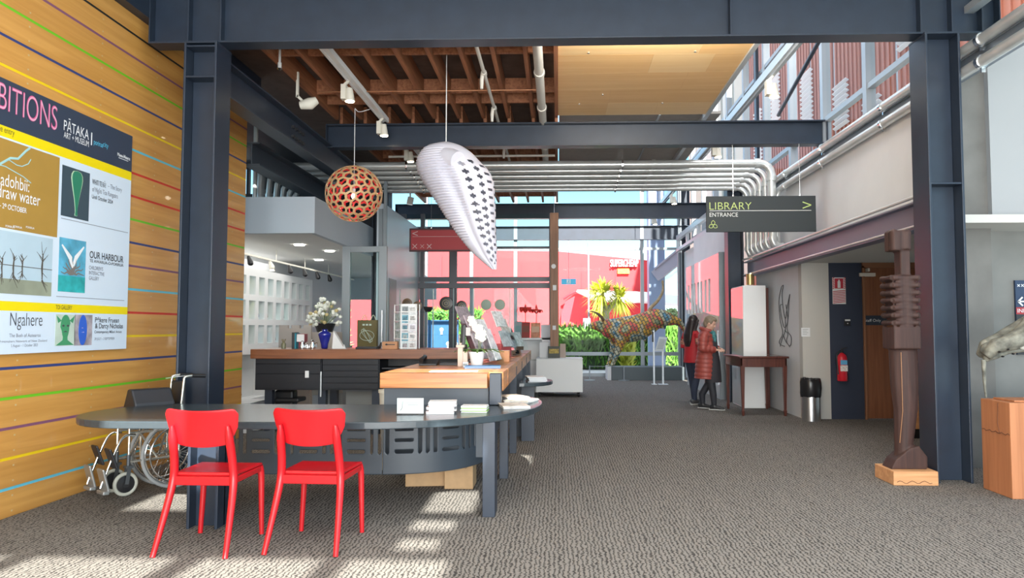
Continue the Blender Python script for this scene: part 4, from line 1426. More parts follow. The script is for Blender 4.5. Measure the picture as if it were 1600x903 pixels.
simple_box('display_plinth', bx0 - .1, bx1 + .1, 13.0, 13.29, 0, zb0, WHITE, 'white plinth under the canvas bag behind the glass door', 'plinth', WHITE)
# shelves of dishes behind the glass (free standing display cabinet)
CY = 13.75
t = thing('glass_display_case', 'glass display case with shelves of dishes behind the reception counter', 'display case', (-1.7, CY, 0))
zsh = P(700, 487, CY).z
m = MB()
for zz in (zsh, zsh - .43):
    m.box(P(625, 480, CY).x, P(800, 480, CY).x, CY - .02, CY + .32, zz - .008, zz)
m.build('shelves', glass('shelf_glass', (.86, .95, .94)), t)
m = MB()
for u in (625, 677, 740, 798):
    x = P(u, 480, CY).x
    m.box(x - .009, x + .009, CY - .03, CY - .006, 0, P(u, 452, CY).z)
m.build('uprights', mat('glass_edge', (.35, .45, .45), .2), t)
m = MB(); m.box(P(625, 480, CY).x, P(800, 480, CY).x, CY - .02, CY + .32, 0, .55); m.build('base', WHITE, t)
CY2 = CY + .12


def plate(u, v, rpx, mt, label, ring=None, bowl=False):
    c = P(u, v, CY2); r = rpx * CY2 / F_PX
    t = thing('bowl' if bowl else 'display_plate', label, 'bowl' if bowl else 'plate', (c.x, CY2, zsh))
    m = MB()
    if bowl:
        m.lathe([(r * .5, zsh), (r * .85, zsh + r * .5), (r, zsh + r), (r * .93, zsh + r), (r * .75, zsh + r * .5), (r * .4, zsh + .02)], (c.x, CY2, 0), 24)
        m.build('body', mt, t, smooth=50)
        m = MB(); m.lathe([(r * .4, zsh - .001), (r * .42, zsh + .02)], (c.x, CY2, 0), 16); m.build('foot', BLACK, t)
        return
    zc_ = max(c.z, zsh + r)
    m = MB(); m.lathe([(r * .3, .012), (r * .95, .0), (r, -.014), (r * .9, -.010), (r * .3, .0)], (c.x, CY2, zc_), 28, 'y')
    o = m.build('dish', mt, t, smooth=40)
    if ring:
        m = MB()
        for rr in (.52, .22):
            m.tube([(c.x + r * rr * cos(a), CY2 + .0 - .010, zc_ + r * rr * sin(a)) for a in [2 * pi * q / 24 for q in range(24)]], r * .05, 6, closed=True)
        m.build('ring', ring, o)
    m = MB(); m.bar((c.x, CY2 + .02, zsh), (c.x, CY2 + .05, zc_), .03, .01); m.bar((c.x, CY2 + .02, zsh + .004), (c.x, CY2 + .12, zsh + .004), .03, .008); m.build('stand', GLASS, t)


DK = mat('dark_glaze', (.025, .023, .022), .35)
OL = mat('gold_glaze', (.35, .30, .18), .4)
GN = mat('celadon_glaze', (.30, .38, .31), .5)
BR = mat('brown_glaze', (.18, .105, .055), .4)
plate(636, 474, 8, BR, 'brown plate with dark rim partly behind the postcard stand', DK)
plate(652, 478, 7.5, BR, 'smaller brown plate right of the postcard stand top', DK)
plate(669, 480, 8, DK, 'dark round bowl on the glass shelf', bowl=True)
plate(697, 474, 11, DK, 'largest black plate with pale rings on the glass shelf', OL)
plate(721, 478, 8.5, DK, 'black square cornered plate with pale rings beside the largest plate', OL)
plate(759.5, 476, 8.5, GN, 'left of two pale green round plates on the glass shelf')
plate(781, 476, 8.5, GN, 'right of two pale green round plates on the glass shelf')

# =================================================================== PALE PIPES ACROSS
ORD6 = ['nearest', 'second nearest', 'third nearest', 'third farthest', 'second farthest', 'farthest']
for k in range(6):
    y = (12.48, 12.86, 13.2, 13.52, 13.82, 14.1)[k]
    z_ = 4.195 - .022 * k
    r_ = .050 if k else .072
    xr = 3.62 - .0 * k
    xl = -5.15
    m = MB()
    bl = [(xl, y, 2.9), (xl, y, 3.85)] + [(xl + .2 - .2 * cos(a), y, 3.85 + .2 * sin(a)) for a in [radians(q) for q in (22, 45, 68, 90)]]
    br = [(xr - .2 + .2 * sin(a), y, z_ - .2 + .2 * cos(a)) for a in [radians(q) for q in (0, 22, 45, 68, 90)]]
    zb = 2.78
    end = [(xr, y, zb + .1), (xr + .03, y, zb + .03), (xr + .10, y, zb - .01), (xr + .18, y, zb - .01)]
    bl = [(p[0], p[1], p[2] + (z_ - 4.05)) if i > 1 else p for i, p in enumerate(bl)]
    m.tube(bl + br + end, r_, 14)
    o = m.build('duct_pipe', GALV, loc=(0, y, z_), smooth=50)
    tag(o, 'silver pipe spanning the hall overhead, %s of the six' % ORD6[k], 'pipe', 'silver pipes crossing the hall')
    for (p, q) in (((xr - .28, y, z_), (xr - .20, y, z_)), ((xr, y, z_ - .22), (xr, y, z_ - .30)), ((xr, y, zb + .16), (xr, y, zb + .10)), ((xl + .3, y, z_), (xl + .22, y, z_)), ((xl, y, 3.80), (xl, y, 3.72)), ((-2.1, y, z_), (-2.0, y, z_)), ((1.6, y, z_), (1.66, y, z_))):
        m = MB(); m.tube([p, q], r_ + .014, 14); m.build('coupling', GALV, o, smooth=50)
    for x in (-2.6, 1.1):
        m = MB(); m.bar((x, y, z_), (x, y, 4.76 if x < 0 else 4.58), .012, .012); m.tube([(x - .015, y, z_), (x + .015, y, z_)], r_ + .02, 12)
        m.build('hanger', CHROME, o)
for q, (x, lab) in enumerate(((-4.40, 'left of two thin pipes rising above the shop bulkhead'), (-4.20, 'right of two thin pipes rising above the shop bulkhead'))):
    m = MB(); m.tube([(x - .55, 11.3, 2.9), (x - .55, 11.3, 4.75)], .035, 10)
    tag(m.build('pipe', GALV, loc=(x - .55, 11.3, 3.3), smooth=50), lab, 'pipe')
# ceiling pipes between joists
WPIPE = mat('painted_pipe', (.62, .60, .55), .5)
for q, (x, r_, lab) in enumerate(((-.88, .022, 'thin pale sprinkler pipe between the timber joists'), (-.22, .055, 'thick pale pipe beside the plywood panel'))):
    m = MB(); m.tube([(x, 7.1, 4.45), (x, 13.9, 4.45)], r_, 12)
    o = m.build('pipe', WPIPE, loc=(x, 10, 4.45), smooth=50)
    for y in (8.6, 10.0, 12.2):
        m = MB()
        m.tube([(x, y, 4.45), (x, y + .08, 4.45)], r_ + .012, 12)
        if q == 0: m.tube([(x - .02, y + .04, 4.46), (x - .03, y + .04, 4.36), (x - .03, y + .04, 4.26)], [.02, .025, .018], 10)
        m.build('fitting', WPIPE, o, smooth=50)
    tag(o, lab, 'pipe')
m = MB(); m.tube([(-3.1, 9.3, 4.46), (-.2, 9.3, 4.46)], .010, 8)
tag(m.build('pipe', mat('copper', (.35, .16, .08), .4, .6), loc=(-1.5, 9.3, 4.46)), 'thin copper pipe crossing below the joists of the front bay', 'pipe')
m = MB(); m.tube([(-3.0, 11.9, 4.40), (-.1, 11.9, 4.40), (0.0, 11.9, 4.42), (.03, 11.9, 4.56)], .028, 10)
tag(m.build('pipe', WPIPE, loc=(-1.5, 11.9, 4.4), smooth=50), 'pale pipe crossing below the joists of the middle bay', 'pipe')
m = MB(); m.tube([(-2.9, 12.4, 4.34), (-.05, 12.4, 4.34)], .02, 8)
tag(m.build('pipe', WPIPE, loc=(-1.5, 12.4, 4.34), smooth=50), 'thinner second pipe behind the pale crossing pipe of the middle bay', 'pipe')

# =================================================================== LIGHT TRACKS
def spot(parent, x, y, z_, lit, watts=0, aim=(0, 0, -1), s=1.0, on=True):
    m = MB(); m.box(x - .09 * s, x - .03 * s, y - .05 * s, y + .05 * s, z_ - .24 * s, z_ - .06 * s)
    m.bar((x - .06 * s, y, z_ - .06 * s), (x, y, z_), .03, .03)
    m.tube([(x, y, z_ - .10 * s), (x + .01, y, z_ - .26 * s)], [.04 * s, .062 * s], 14)
    b_ = m.build('spotlight', CREAM, parent, smooth=40)
    if on:
        m = MB(); m.lathe([(.052 * s, z_ - .268 * s), (.052 * s, z_ - .262 * s)], (x + .01, y, 0), 14); m.build('lamp_glow', FROST, b_)
    if watts:
        l = bpy.data.lights.new('spot_lamp', 'SPOT'); l.energy = watts; l.spot_size = radians(75); l.spot_blend = .6; l.color = (1, .86, .66); l.shadow_soft_size = .05
        o = bpy.data.objects.new('spot_lamp', l); S.collection.objects.link(o); o.location = (x + .01, y, z_ - .30 * s)
    return b_


TX = -2.52
t = thing('track_light', 'white ceiling track with lit spotlights among the joists above the reception', 'track light', (TX, 9, 4.45))
m = MB(); m.box(TX - .05, TX + .05, 7.15, 10.55, 4.42, 4.47); m.box(TX - .05, TX - .02, 7.15, 10.55, 4.405, 4.42); m.box(TX + .02, TX + .05, 7.15, 10.55, 4.405, 4.42)
m.build('track', WHITE, t)
spot(t, TX - .02, 8.75, 4.42, 1, 40); spot(t, TX + .02, 10.35, 4.42, 1, 40)
t = thing('track_light', 'white track with a lit spotlight just behind the second steel beam', 'track light', (-2.35, 12, 4.45))
m = MB(); m.box(-2.45, -2.35, 10.9, 13.9, 4.42, 4.47); m.build('track', WHITE, t)
spot(t, -2.45, 12.0, 4.42, 1, 30)
TX2 = 2.62
t = thing('track_light', 'long pale lighting beam hung in front of the tall right windows', 'track light', (TX2, 10, 4.55))
m = MB(); m.box(TX2 - .05, TX2 + .05, 7.1, 20.5, 4.50, 4.60); m.box(TX2 - .02, TX2 + .02, 7.1, 20.5, 4.47, 4.50); m.build('track', ALU, t)
m = MB()
for y in (7.8, 11.5, 15, 19):
    m.bar((TX2, y, 4.6), (TX2, y, 6.9), .015, .015)
m.build('hanger', ALU, t)
for y in (8.9, 12.05, 16.6, 19.9):
    spot(t, TX2, y, 4.47, 1, 0)
m = MB(); m.tube([P(1281, 62, 9.0), P(1216, 180, 11.4)], .028, 10)
struct(m.build('trim_7', STEEL, loc=(3.1, 10, 4.6)), 'slanted dark steel bracing rod by the right windows', 'brace')
m = MB(); m.box(0.0, 5.0, 7.1, 14.6, 7.9, 8.0); m.box(0.0, 5.0, 7.1, 7.14, 4.7, 7.9)  # front wall box added out of view to keep the sun out
struct(m.build('roof', CEILW), 'high white roof over the tall right windows with an unseen front wall blocking the sun', 'roof')
m = MB(); m.box(2.15, 2.21, 7.1, 14.2, 4.50, 4.70)
struct(m.build('trim_8', ALU), 'pale edge trim along the right side of the plywood ceiling', 'trim')
# small wall speaker and sprinkler
c = P(482, 162, 8.9)
t = thing('motion_sensor', 'cream round backed sensor on the timber ceiling above the long left beam', 'sensor', c)
m = MB(); m.tube([c + Vector((-.10, 0, -.02)), c + Vector((.02, 0, .0)), c + Vector((.10, .02, .05))], [.05, .075, .045], 14); m.build('body', CREAM, t, smooth=50)
m = MB(); m.bar(c + Vector((-.06, 0, .02)), c + Vector((-.14, 0, .10)), .03, .03); m.bar(c + Vector((-.14, 0, .08)), c + Vector((-.14, 0, .4)), .03, .03); m.build('bracket', CREAM, t)
c = P(437, 98, 8.2)
t = thing('sprinkler_head', 'small white sprinkler hanging beside the leftmost joists', 'sprinkler', c)
m = MB(); m.tube([c + Vector((0, 0, -.06)), c], .022, 10); m.tube([c, c + Vector((0, 0, .45))], .014, 8); m.build('drop_pipe', WHITE, t)
m = MB(); m.lathe([(.008, -.09), (.03, -.07), (.01, -.06)], c, 10); m.build('nozzle', CHROME, t)
c = P(641, 314, 16.5)
t = thing('wall_speaker', 'small cream speaker box hung under the rear bay joists', 'speaker', c)
m = MB(); m.cbox(c, .14, .12, .17, (0, .2, .2)); m.build('body', CREAM, t, bevel=.01)
m = MB(); m.bar(c + Vector((0, 0, .06)), c + Vector((0, 0, .5)), .03, .03); m.build('bracket', CREAM, t)

# =================================================================== PENDANTS
c = P(553, 303, 9.9)
R_ = .385
t = thing('ball_pendant', 'round open lattice pendant lamp, plywood outside and red inside', 'pendant lamp', c)
m = MB()
ico = bmesh.new(); bmesh.ops.create_icosphere(ico, subdivisions=3, radius=1.0)
rr = random.Random(2)
for v in ico.verts:
    v.co = (v.co + Vector((rr.uniform(-1, 1), rr.uniform(-1, 1), rr.uniform(-1, 1))) * .085).normalized()
cent = {f.index: (sum((v.co for v in f.verts), Vector()) / 3).normalized() for f in ico.faces}
outer = {k: m.bm.verts.new(c + p * R_) for k, p in cent.items()}
for v in ico.verts:
    fs = list(v.link_faces)
    nrm = v.co.normalized()
    ax = nrm.orthogonal().normalized(); ay = nrm.cross(ax)
    fs.sort(key=lambda f: math.atan2((cent[f.index] - v.co).dot(ay), (cent[f.index] - v.co).dot(ax)))
    ctr_ = sum((cent[f.index] for f in fs), Vector()) / len(fs)
    inn = [m.bm.verts.new(c + (ctr_ + (cent[f.index] - ctr_) * .75).normalized() * R_) for f in fs]
    n_ = len(fs)
    for i in range(n_):
        m.face((outer[fs[i].index], outer[fs[(i + 1) % n_].index], inn[(i + 1) % n_], inn[i]))
ico.free()
o = m.build('lattice_shade', [mat('pale_bent_ply', (.62, .40, .20), .5), mat('coral_red', (.80, .05, .055), .5)], t)
md = o.modifiers.new('solid', 'SOLIDIFY'); md.thickness = .008; md.offset = -1; md.material_offset = 1
m = MB(); m.tube([c + Vector((0, 0, .02)), c + Vector((0, 0, 1.19))], .005, 6)
m.tube(spline([c + Vector((0, 0, 1.19)), c + Vector((.05, 0, 1.14)), c + Vector((.16, 0, 1.16)), c + Vector((.27, 0.1, 1.24))], 6), .005, 6); m.build('cable', WHITE, t)
m = MB(); m.tube([c + Vector((0, 0, .0)), c + Vector((0, 0, .07))], .022, 10); m.build('lamp_holder', WHITE, t)
m = MB(); m.ell(c + Vector((0, 0, -.03)), .035, .035, .04, 12); m.build('bulb', mat('bulb_glow', (1, .9, .8), .4, emit=(1, .86, .66), es=8), t, smooth=60)

# white layered shell pendant
YW = 8.8
SH = mat('white_paper_layers', (.60, .60, .69), .6)
prof = [(222, 697, 5), (225, 694, 20), (230, 694, 31), (240, 697, 42), (252, 700, 50), (268, 709, 57), (285, 717, 56), (305, 724, 50), (325, 731, 44), (345, 737.5, 38), (365, 744, 31), (385, 753, 24), (400, 760, 17), (412, 767, 10), (421, 772, 4)]
NS = 100
rows = []
for k in range(NS + 1):
    v = 222 + (421 - 222) * k / NS
    for a, b in zip(prof, prof[1:]):
        if a[0] <= v <= b[0]:
            f = (v - a[0]) / (b[0] - a[0]); f2 = f
            rows.append((v, a[1] + (b[1] - a[1]) * f2, a[2] + (b[2] - a[2]) * f2)); break
for _ in range(3):
    rows = [rows[0]] + [(rows[i][0], (rows[i - 1][1] + 2 * rows[i][1] + rows[i + 1][1]) / 4, (rows[i - 1][2] + 2 * rows[i][2] + rows[i + 1][2]) / 4) for i in range(1, len(rows) - 1)] + [rows[-1]]
t = thing('shell_pendant', 'large white layered paper shell pendant tapering to a point', 'pendant lamp', P(697, 222, YW))
m = MB()
NT = 96
g = []
for k, (v, u, rpx) in enumerate(rows):
    cc = P(u, v, YW); r = rpx * YW / F_PX
    ring = []
    for q in range(NT):
        a = 2 * pi * q / NT
        rib = 1.0 + (.026 if k % 2 else -.026) if not (-1.45 < ((a + pi) % (2 * pi)) - pi < .6) else 1.0
        # a = 0 -> +x, a = -pi/2 -> towards the camera; crease between the rolled tube and the flat lattice
        x, y = cos(a) * r, sin(a) * r * .72
        d = abs(((a + 1.75 + pi) % (2 * pi)) - pi)
        ins = 1.0 - .20 * math.exp(-(d / .16) ** 2) * min(1, max(0, (k - 18) / 25))
        ring.append(m.bm.verts.new((cc.x + x * rib * ins, YW + y * rib * ins, cc.z)))
    g.append(ring)
for k in range(NS):
    for q in range(NT):
        a = ((2 * pi * (q + .5) / NT + pi) % (2 * pi)) - pi
        cut = False
        if 16 < k < 96 and -1.40 < a < .5:
            colw = 9 if True else 6
            s_ = (a + 1.40) / 1.9 * 5.0
            col_ = int(s_)
            fx = s_ - col_ - .5
            fy = ((k + (3 if col_ % 2 else 0)) % 6) - 2.5
            size = .42 + .08 * (k > 50)
            cut = abs(fx) / size + abs(fy) / 1.7 < 1.0
        if not cut:
            m.face((g[k][q], g[k][(q + 1) % NT], g[k + 1][(q + 1) % NT], g[k + 1][q]))
m.build('paper_shell', SH, t, smooth=50)
c2_ = P(716, 251, YW)
m = MB()
pts = [P(676, 246, YW + .02), P(692, 248, YW - .10), P(706, 250, YW - .19), P(716, 252, YW - .26)]
m.tube(pts, [.16, .15, .135, .115], 28, ref=(0, 0, 1)); m.build('rolled_end', SH, t, smooth=50)
m = MB(); tp = P(697, 222, YW); m.tube([tp, (tp.x, YW, 4.765)], .006, 6); m.build('cable', WHITE, t)
# =================================================================== HANGING SIGNS
def sign_box(name, label, u0, v0, u1, v1, Y, face, edge, zt):
    a, b = P(u0, v0, Y), P(u1, v1, Y)
    t = thing(name, label, 'sign', ((a.x + b.x) / 2, Y, b.z))
    m = MB(); m.box(a.x, b.x, Y - .02, Y + .02, b.z, a.z); m.build('panel', [face], t, bevel=.004)
    m = MB()
    for fx in (.25, .86):
        x = a.x + (b.x - a.x) * fx
        m.tube([(x, Y, a.z), (x, Y, zt)], .004, 5); m.lathe([(.012, a.z), (.012, a.z + .02)], (x, Y, 0), 8)
    m.build('wire', CHROME, t)
    return t, a, b


LIME = mat('sign_lime', (.50, .62, .20), .5)
SILV = mat('sign_silver', (.66, .68, .68), .5)
t, a, b = sign_box('library_sign', 'dark hanging sign reading Library Entrance with an arrow', 1103, 307, 1275, 362, 10.70, mat('sign_charcoal', (.022, .030, .034), .6), STEEL, 4.1)
Y = 10.678
W = b.x - a.x
text('LIBRARY', 'sign_text', LIME, t, '-y', (a.x + .045, Y, P(1110, 328, 10.7).z), .115, width=W * .385, bold=-.012)
text('ENTRANCE', 'sign_text', SILV, t, '-y', (a.x + .045, Y, P(1110, 339, 10.7).z), .062, width=W * .26)
m = MB(); m.box(a.x + .045, b.x - .07, Y - .001, Y, P(1110, 329.8, 10.7).z - .004, P(1110, 329.8, 10.7).z + .004); m.build('rule', SILV, t)
xx = b.x - .07; zz = P(1110, 321.5, 10.7).z
m = MB(); m.bar((xx - .12, Y, zz + .045), (xx, Y, zz), .003, .014); m.bar((xx - .12, Y, zz - .045), (xx, Y, zz), .003, .014); m.build('arrow', LIME, t)
cx, cz_ = a.x + .095, P(1115, 352, 10.7).z
m = MB()
for k in range(3):
    an = pi / 2 + 2 * pi * k / 3
    loop = []
    for q in range(21):
        s_ = q / 20
        th = an + (s_ - .5) * 1.9
        rad = .065 * sin(pi * s_) ** .7 + .0
        # pointed leaf
        w_ = .026 * sin(pi * (s_ * 2 if s_ < .5 else 2 - s_ * 2))
        L = .068 * (s_ * 2 if s_ < .5 else 2 - s_ * 2)
        sd = 1 if s_ < .5 else -1
        loop.append((cx + cos(an) * L - sin(an) * w_ * sd, Y, cz_ + sin(an) * L + cos(an) * w_ * sd))
    m.tube(loop, .0045, 5)
m.build('emblem', LIME, t)

t, a, b = sign_box('red_sign', 'red hanging sign with a left arrow and three crosses behind the shell lamp', 640, 357, 775, 393, 13.9, mat('sign_border', (.05, .012, .016), .5), STEEL, 4.4)
Y = 13.878
m = MB(); m.box(a.x + .035, b.x - .035, Y - .001, Y + .001, b.z + .035, a.z - .035); m.build('face', mat('sign_red', (.36, .022, .03), .5), t)
Y -= .003
SIL2 = mat('sign_dusty', (.55, .42, .40), .5)
m = MB(); zz = P(650, 365, 13.9).z; x = P(645, 365, 13.9).x
m.bar((x, Y, zz), (x + .10, Y, zz + .038), .003, .013); m.bar((x, Y, zz), (x + .10, Y, zz - .038), .003, .013); m.build('arrow', SIL2, t)
m = MB(); zz = P(650, 370, 13.9).z; m.box(x, b.x - .07, Y - .001, Y, zz - .003, zz + .003); m.build('rule', SIL2, t)
for k, u in enumerate((648.5, 660, 671)):
    c = P(u, 385, 13.9); s_ = .042 if k != 1 else .035
    m = MB(); m.bar((c.x - s_, Y, c.z - s_), (c.x + s_, Y, c.z + s_), .003, .012 if k != 1 else .006); m.bar((c.x - s_, Y, c.z + s_), (c.x + s_, Y, c.z - s_), .003, .012 if k != 1 else .006); m.build('cross', SIL2, t)

# =================================================================== EXHIBITION BOARD
BX = -4.05
t = thing('exhibition_board', 'large white and navy exhibitions notice board on the striped wall', 'notice board', (BX, 5.2, 1.21))
m = MB(); m.box(BX - .028, BX, 3.2, 6.80, 1.21, 3.226)
m.m = 1; m.box(BX, BX + .001, 3.2, 6.80, 2.88, 3.226)
m.m = 2; m.box(BX, BX + .001, 3.2, 6.80, 2.80, 2.88); m.box(BX, BX + .001, 3.2, 6.80, 1.53, 1.60)
m.build('board', [mat('board_white', (.66, .76, .88), .45), mat('board_navy', (.035, .050, .085), .5), mat('board_yellow', (.86, .68, .0), .5)], t)


def bq(u, v):
    q = XP(u, v, BX)
    return q.y, q.z


def rect(name, u0, v0, u1, v1, mt, lift=.001, par=None, vt=None):
    ya, za = bq(u0, v0); yb, zb = bq(u1, v1)
    if vt is not None:
        za = bq(u1, vt)[1]
    if name == 'rule':
        za = zb = (za + zb) / 2
        za, zb = za + .0025, zb - .0025
        if u1 - u0 < 3:
            za, zb = bq(u0, v0)[1], bq(u1, v1)[1]
    m = MB(); m.box(BX, BX + lift, ya, yb, zb, za)
    return m.build(name, mt, par or t), ya, yb, zb, za


def btext(s, u, v, h, mt, align='l', width=None, bold=0.0, par=None, dy=.003, u2=None):
    y, z_ = bq(u, v)
    if u2 is not None:
        width = abs(bq(u2, v)[0] - y)
    return text(s, 'board_text', mt, par or t, '+x', (BX + dy, y, z_), h, width, align, bold=bold)


PINK = mat('neon_pink', (.70, .12, .30), .5)
INK = mat('board_ink', (.06, .065, .08), .6)
INK2 = mat('board_ink_soft', (.25, .27, .32), .6)
PW = mat('print_white', (.8, .82, .85), .6)
btext('EXHIBITIONS', 88, 204, .205, PINK, 'r', width=1.0)
btext('EXHIBITIONS', 88.0, 204.4, .205, mat('neon_pale', (.80, .42, .58), .5), 'r', width=1.0, bold=-.022, dy=.005)
y0, y1 = bq(99, 0)[0], bq(139, 0)[0]
btext('PĀTAKA', 99, 203.0, .090, PW, 'l', width=y1 - y0)
btext('ART + MUSEUM', 99, 214.5, .052, PW, 'l', width=y1 - y0)
rect('rule', 142.5, 207, 143.3, 227, PW, .002)
btext('porirua', 146, 225.0, .046, mat('print_cyan', (.10, .50, .75), .5), 'l', u2=160.5, bold=.01)
btext('city', 160.5, 228.5, .046, mat('print_cyan', (.10, .50, .75), .5), 'l', u2=169)
btext('Mana Moana', 183, 243.2, .034, PW, 'l', u2=203, bold=.01)
rect('rule', 186, 244.8, 200, 246, PW, .002)
rect('rule', 185, 248.6, 200, 249.6, PW, .002)
btext('Free entry', 22, 212.5, .048, mat('entry_ink', (.14, .12, .03), .6), 'r', width=.20)
# brown panel
o, ya, yb, za, zb = rect('panel', -140, 205, 89, 371, mat('panel_ochre', (.40, .235, .045), .6, var=.06, scale=3), vt=245)
SKYT = mat('print_pale_blue', (.35, .60, .62), .6)
m = MB()
for pts, r_ in (([(-30, 262), (0, 256), (16, 247), (28, 248), (40, 236), (47, 231)], .010), ([(-20, 270), (0, 258), (8, 260), (22, 268), (36, 276), (48, 286)], .004), ([(14, 250), (26, 258), (34, 260), (44, 256), (48, 249)], .004)):
    m.tube([Vector((BX + .002, *bq(u, v))) for u, v in pts], [(.001, r_)] * len(pts), 6, ref=(1, 0, 0))
m.build('river_drawing', SKYT, t)
btext('Naadohbii:', 45, 300.5, .098, PW, 'r', width=.40)
btext('To draw water', 62, 322.5, .098, PW, 'r', width=.58)
btext('29 JULY – 29 OCTOBER', 41, 333.3, .040, PW, 'r', bold=.01, width=.43)
for u in (8, 20, 40):
    btext('PORIRUA', u, 354 + u * .05, .016, PW, 'l', bold=.01)
# water landscape print
o, ya, yb, za, zb = rect('print', -140, 360, 79.5, 463, mat('print_sky', (.46, .60, .70), .6, var=.12, scale=1.2), vt=373)
m = MB()
m.box(BX, BX + .002, ya, yb, za, za + (zb - za) * .24)
m.build('print_shore', mat('print_shore', (.30, .33, .25), .6, var=.2, scale=3), t)
TREE = mat('print_tree', (.09, .075, .06), .7)
m = MB()
yb_, zl = bq(40, 417)
m.box(BX, BX + .0025, ya, yb, zl - .003, zl + .002)
r_ = random.Random(4)
for u, s_ in ((2, .7), (20, .9), (34, .75), (65, 1.1)):
    y, z_ = bq(u, 418)
    for sg in (1, -1):
        m.tube([(BX + .003, y, z_), (BX + .003, y + .008, z_ + sg * .10 * s_)], [(.001, .010 * s_), (.001, .004)], 5, ref=(1, 0, 0))
        for k in range(7):
            h0 = .03 + .07 * r_.random()
            m.tube([(BX + .003, y, z_ + sg * h0 * s_), (BX + .003, y + r_.uniform(-.07, .07) * s_, z_ + sg * (h0 + .03 + .06 * r_.random()) * s_)], [(.001, .003), (.001, .0012)], 4, ref=(1, 0, 0))
m.build('print_trees', TREE, t)
# club picture
o, ya, yb, za, zb = rect('print', 97.5, 257, 138, 346, mat('print_slate', (.045, .075, .10), .5))
cy, w_ = (ya + yb) / 2 + .01, (yb - ya)
pf = [(0.03, .05), (.035, .09), (.026, .12), (.034, .22), (.06, .38), (.10, .55), (.135, .70), (.15, .80), (.142, .88), (.10, .945), (.0, .97)]
hh = zb - za
for sc, mt, lf in ((1.0, mat('jade_edge', (.45, .62, .42), .4), .003), (.86, mat('jade', (.03, .22, .13), .35), .0045)):
    poly = [(cy + a * .50 * sc, za + hh * (.5 + (b - .5) * (.985 if sc < 1 else 1))) for a, b in pf] + [(cy - a * .50 * sc, za + hh * (.5 + (b - .5) * (.985 if sc < 1 else 1))) for a, b in pf[-2::-1]]
    m = MB(); m.prism(poly, BX, BX + lf, 'x'); m.build('jade_club_print', mt, t)
btext('WHITI TE RĀ!', 143.5, 287, .046, INK, 'l', u2=165, bold=.008)
btext('– The Story', 168, 293.5, .044, INK2, 'l', u2=190)
btext('of Ngāti Toa Rangatira', 143.5, 298.5, .044, INK2, 'l', u2=184)
btext('Until October 2024', 143, 309.5, .036, INK, 'l', u2=176, bold=.006)
rect('rule', 95, 352.8, 200, 353.2, INK2, .002)
# octopus harbour print, simple version
o, ya, yb, za, zb = rect('print', 93, 370, 132, 458, mat('print_harbour', (.10, .38, .55), .5, var=.35, scale=7))
m = MB(); m.box(BX, BX + .002, ya, yb, za, za + (zb - za) * .30); m.build('print_sea', mat('print_teal', (.03, .40, .42), .5, var=.3, scale=9), t)
m = MB()
cy, cz_ = (ya + yb) / 2, za + (zb - za) * .42
for k in range(9):
    a = pi * (k / 8) * 1.0
    pts = [(BX + .003, cy + cos(a) * q * .028 + .012 * sin(q * 1.6 + k), cz_ + sin(a) * q * .026 - .03 + .008 * cos(q * 2 + k)) for q in range(6)]
    m.tube(pts, [(.001, .012 - .0018 * q) for q in range(6)], 5, ref=(1, 0, 0))
m.build('print_tentacles', mat('print_grey_brown', (.20, .18, .17), .6), t)
m = MB(); zt = zb - .06
m.tube([(BX + .003, ya + .03, zt), (BX + .003, cy - .03, zt - .10), (BX + .003, cy, zt - .17), (BX + .003, cy + .04, zt - .09), (BX + .003, yb - .03, zt + .01)], [(.001, .008), (.001, .026), (.001, .03), (.001, .024), (.001, .008)], 6, ref=(1, 0, 0)); m.build('print_bird', PW, t)
btext('OUR HARBOUR', 139.5, 402.5, .062, INK, 'l', u2=192.5, bold=.012, dy=.003)
btext('TE AWARUA-O-PORIRUA', 139.5, 409.3, .027, INK, 'l', u2=192.5, bold=.008)
for k, s_ in enumerate(("CHILDREN’S", 'INTERACTIVE', 'GALLERY')):
    btext(s_, 138.5, 420.5 + k * 8.2, .034, INK2, 'l', u2=(160.5, 162.5, 154)[k], bold=.006)
rect('rule', 88, 466.2, 194, 466.8, INK2, .002)
btext('TOI GALLERY', 99.5, 483.5, .036, mat('entry_ink', (.14, .12, .03), .6), 'c', width=.20, bold=.008)
y, z_ = bq(41, 509)
text('Ngahere', 'board_text', INK, t, '+x', (BX + .003, y, z_), .105, .34, 'c', bold=-.01)
btext('The Bush of Aotearoa', 39, 526.5, .028, INK2, 'c', width=.33)
btext('Printmakers Network of New Zealand', 37, 534.5, .018, INK2, 'c', width=.50)
btext('5 August – 1 October 2023', 38, 541.5, .022, INK2, 'c', width=.28)
o, ya, yb, za, zb = rect('portrait_print', 87, 491, 116, 539.5, mat('print_mint', (.50, .60, .52), .6, var=.1, scale=6))
cy = (ya + yb) / 2; hh = zb - za
FACEG = mat('print_green_face', (.06, .30, .14), .6)
m = MB(); m.prism([(cy + .062 * cos(a) * (1 if sin(a) > 0 else .75), za + hh * .60 + .10 * sin(a)) for a in [2 * pi * k / 20 for k in range(20)]], BX, BX + .003, 'x')
m.prism([(cy - .025, za + hh * .40), (cy + .025, za + hh * .40), (cy + .03, za + hh * .18), (cy + .11, za + .004), (cy - .11, za + .004), (cy - .03, za + hh * .18)], BX, BX + .0028, 'x')
m.prism([(cy - .05, zb - .05), (cy - .11, zb - .01), (cy - .09, zb - .07)], BX, BX + .0028, 'x'); m.prism([(cy + .05, zb - .05), (cy + .11, zb - .01), (cy + .09, zb - .07)], BX, BX + .0028, 'x')
m.build('print_figure', FACEG, t)
m = MB()
for s_ in (-1, 1):
    m.prism([(cy + s_ * .028 + .015 * cos(a), za + hh * .64 + .008 * sin(a)) for a in [2 * pi * k / 10 for k in range(10)]], BX, BX + .0042, 'x')
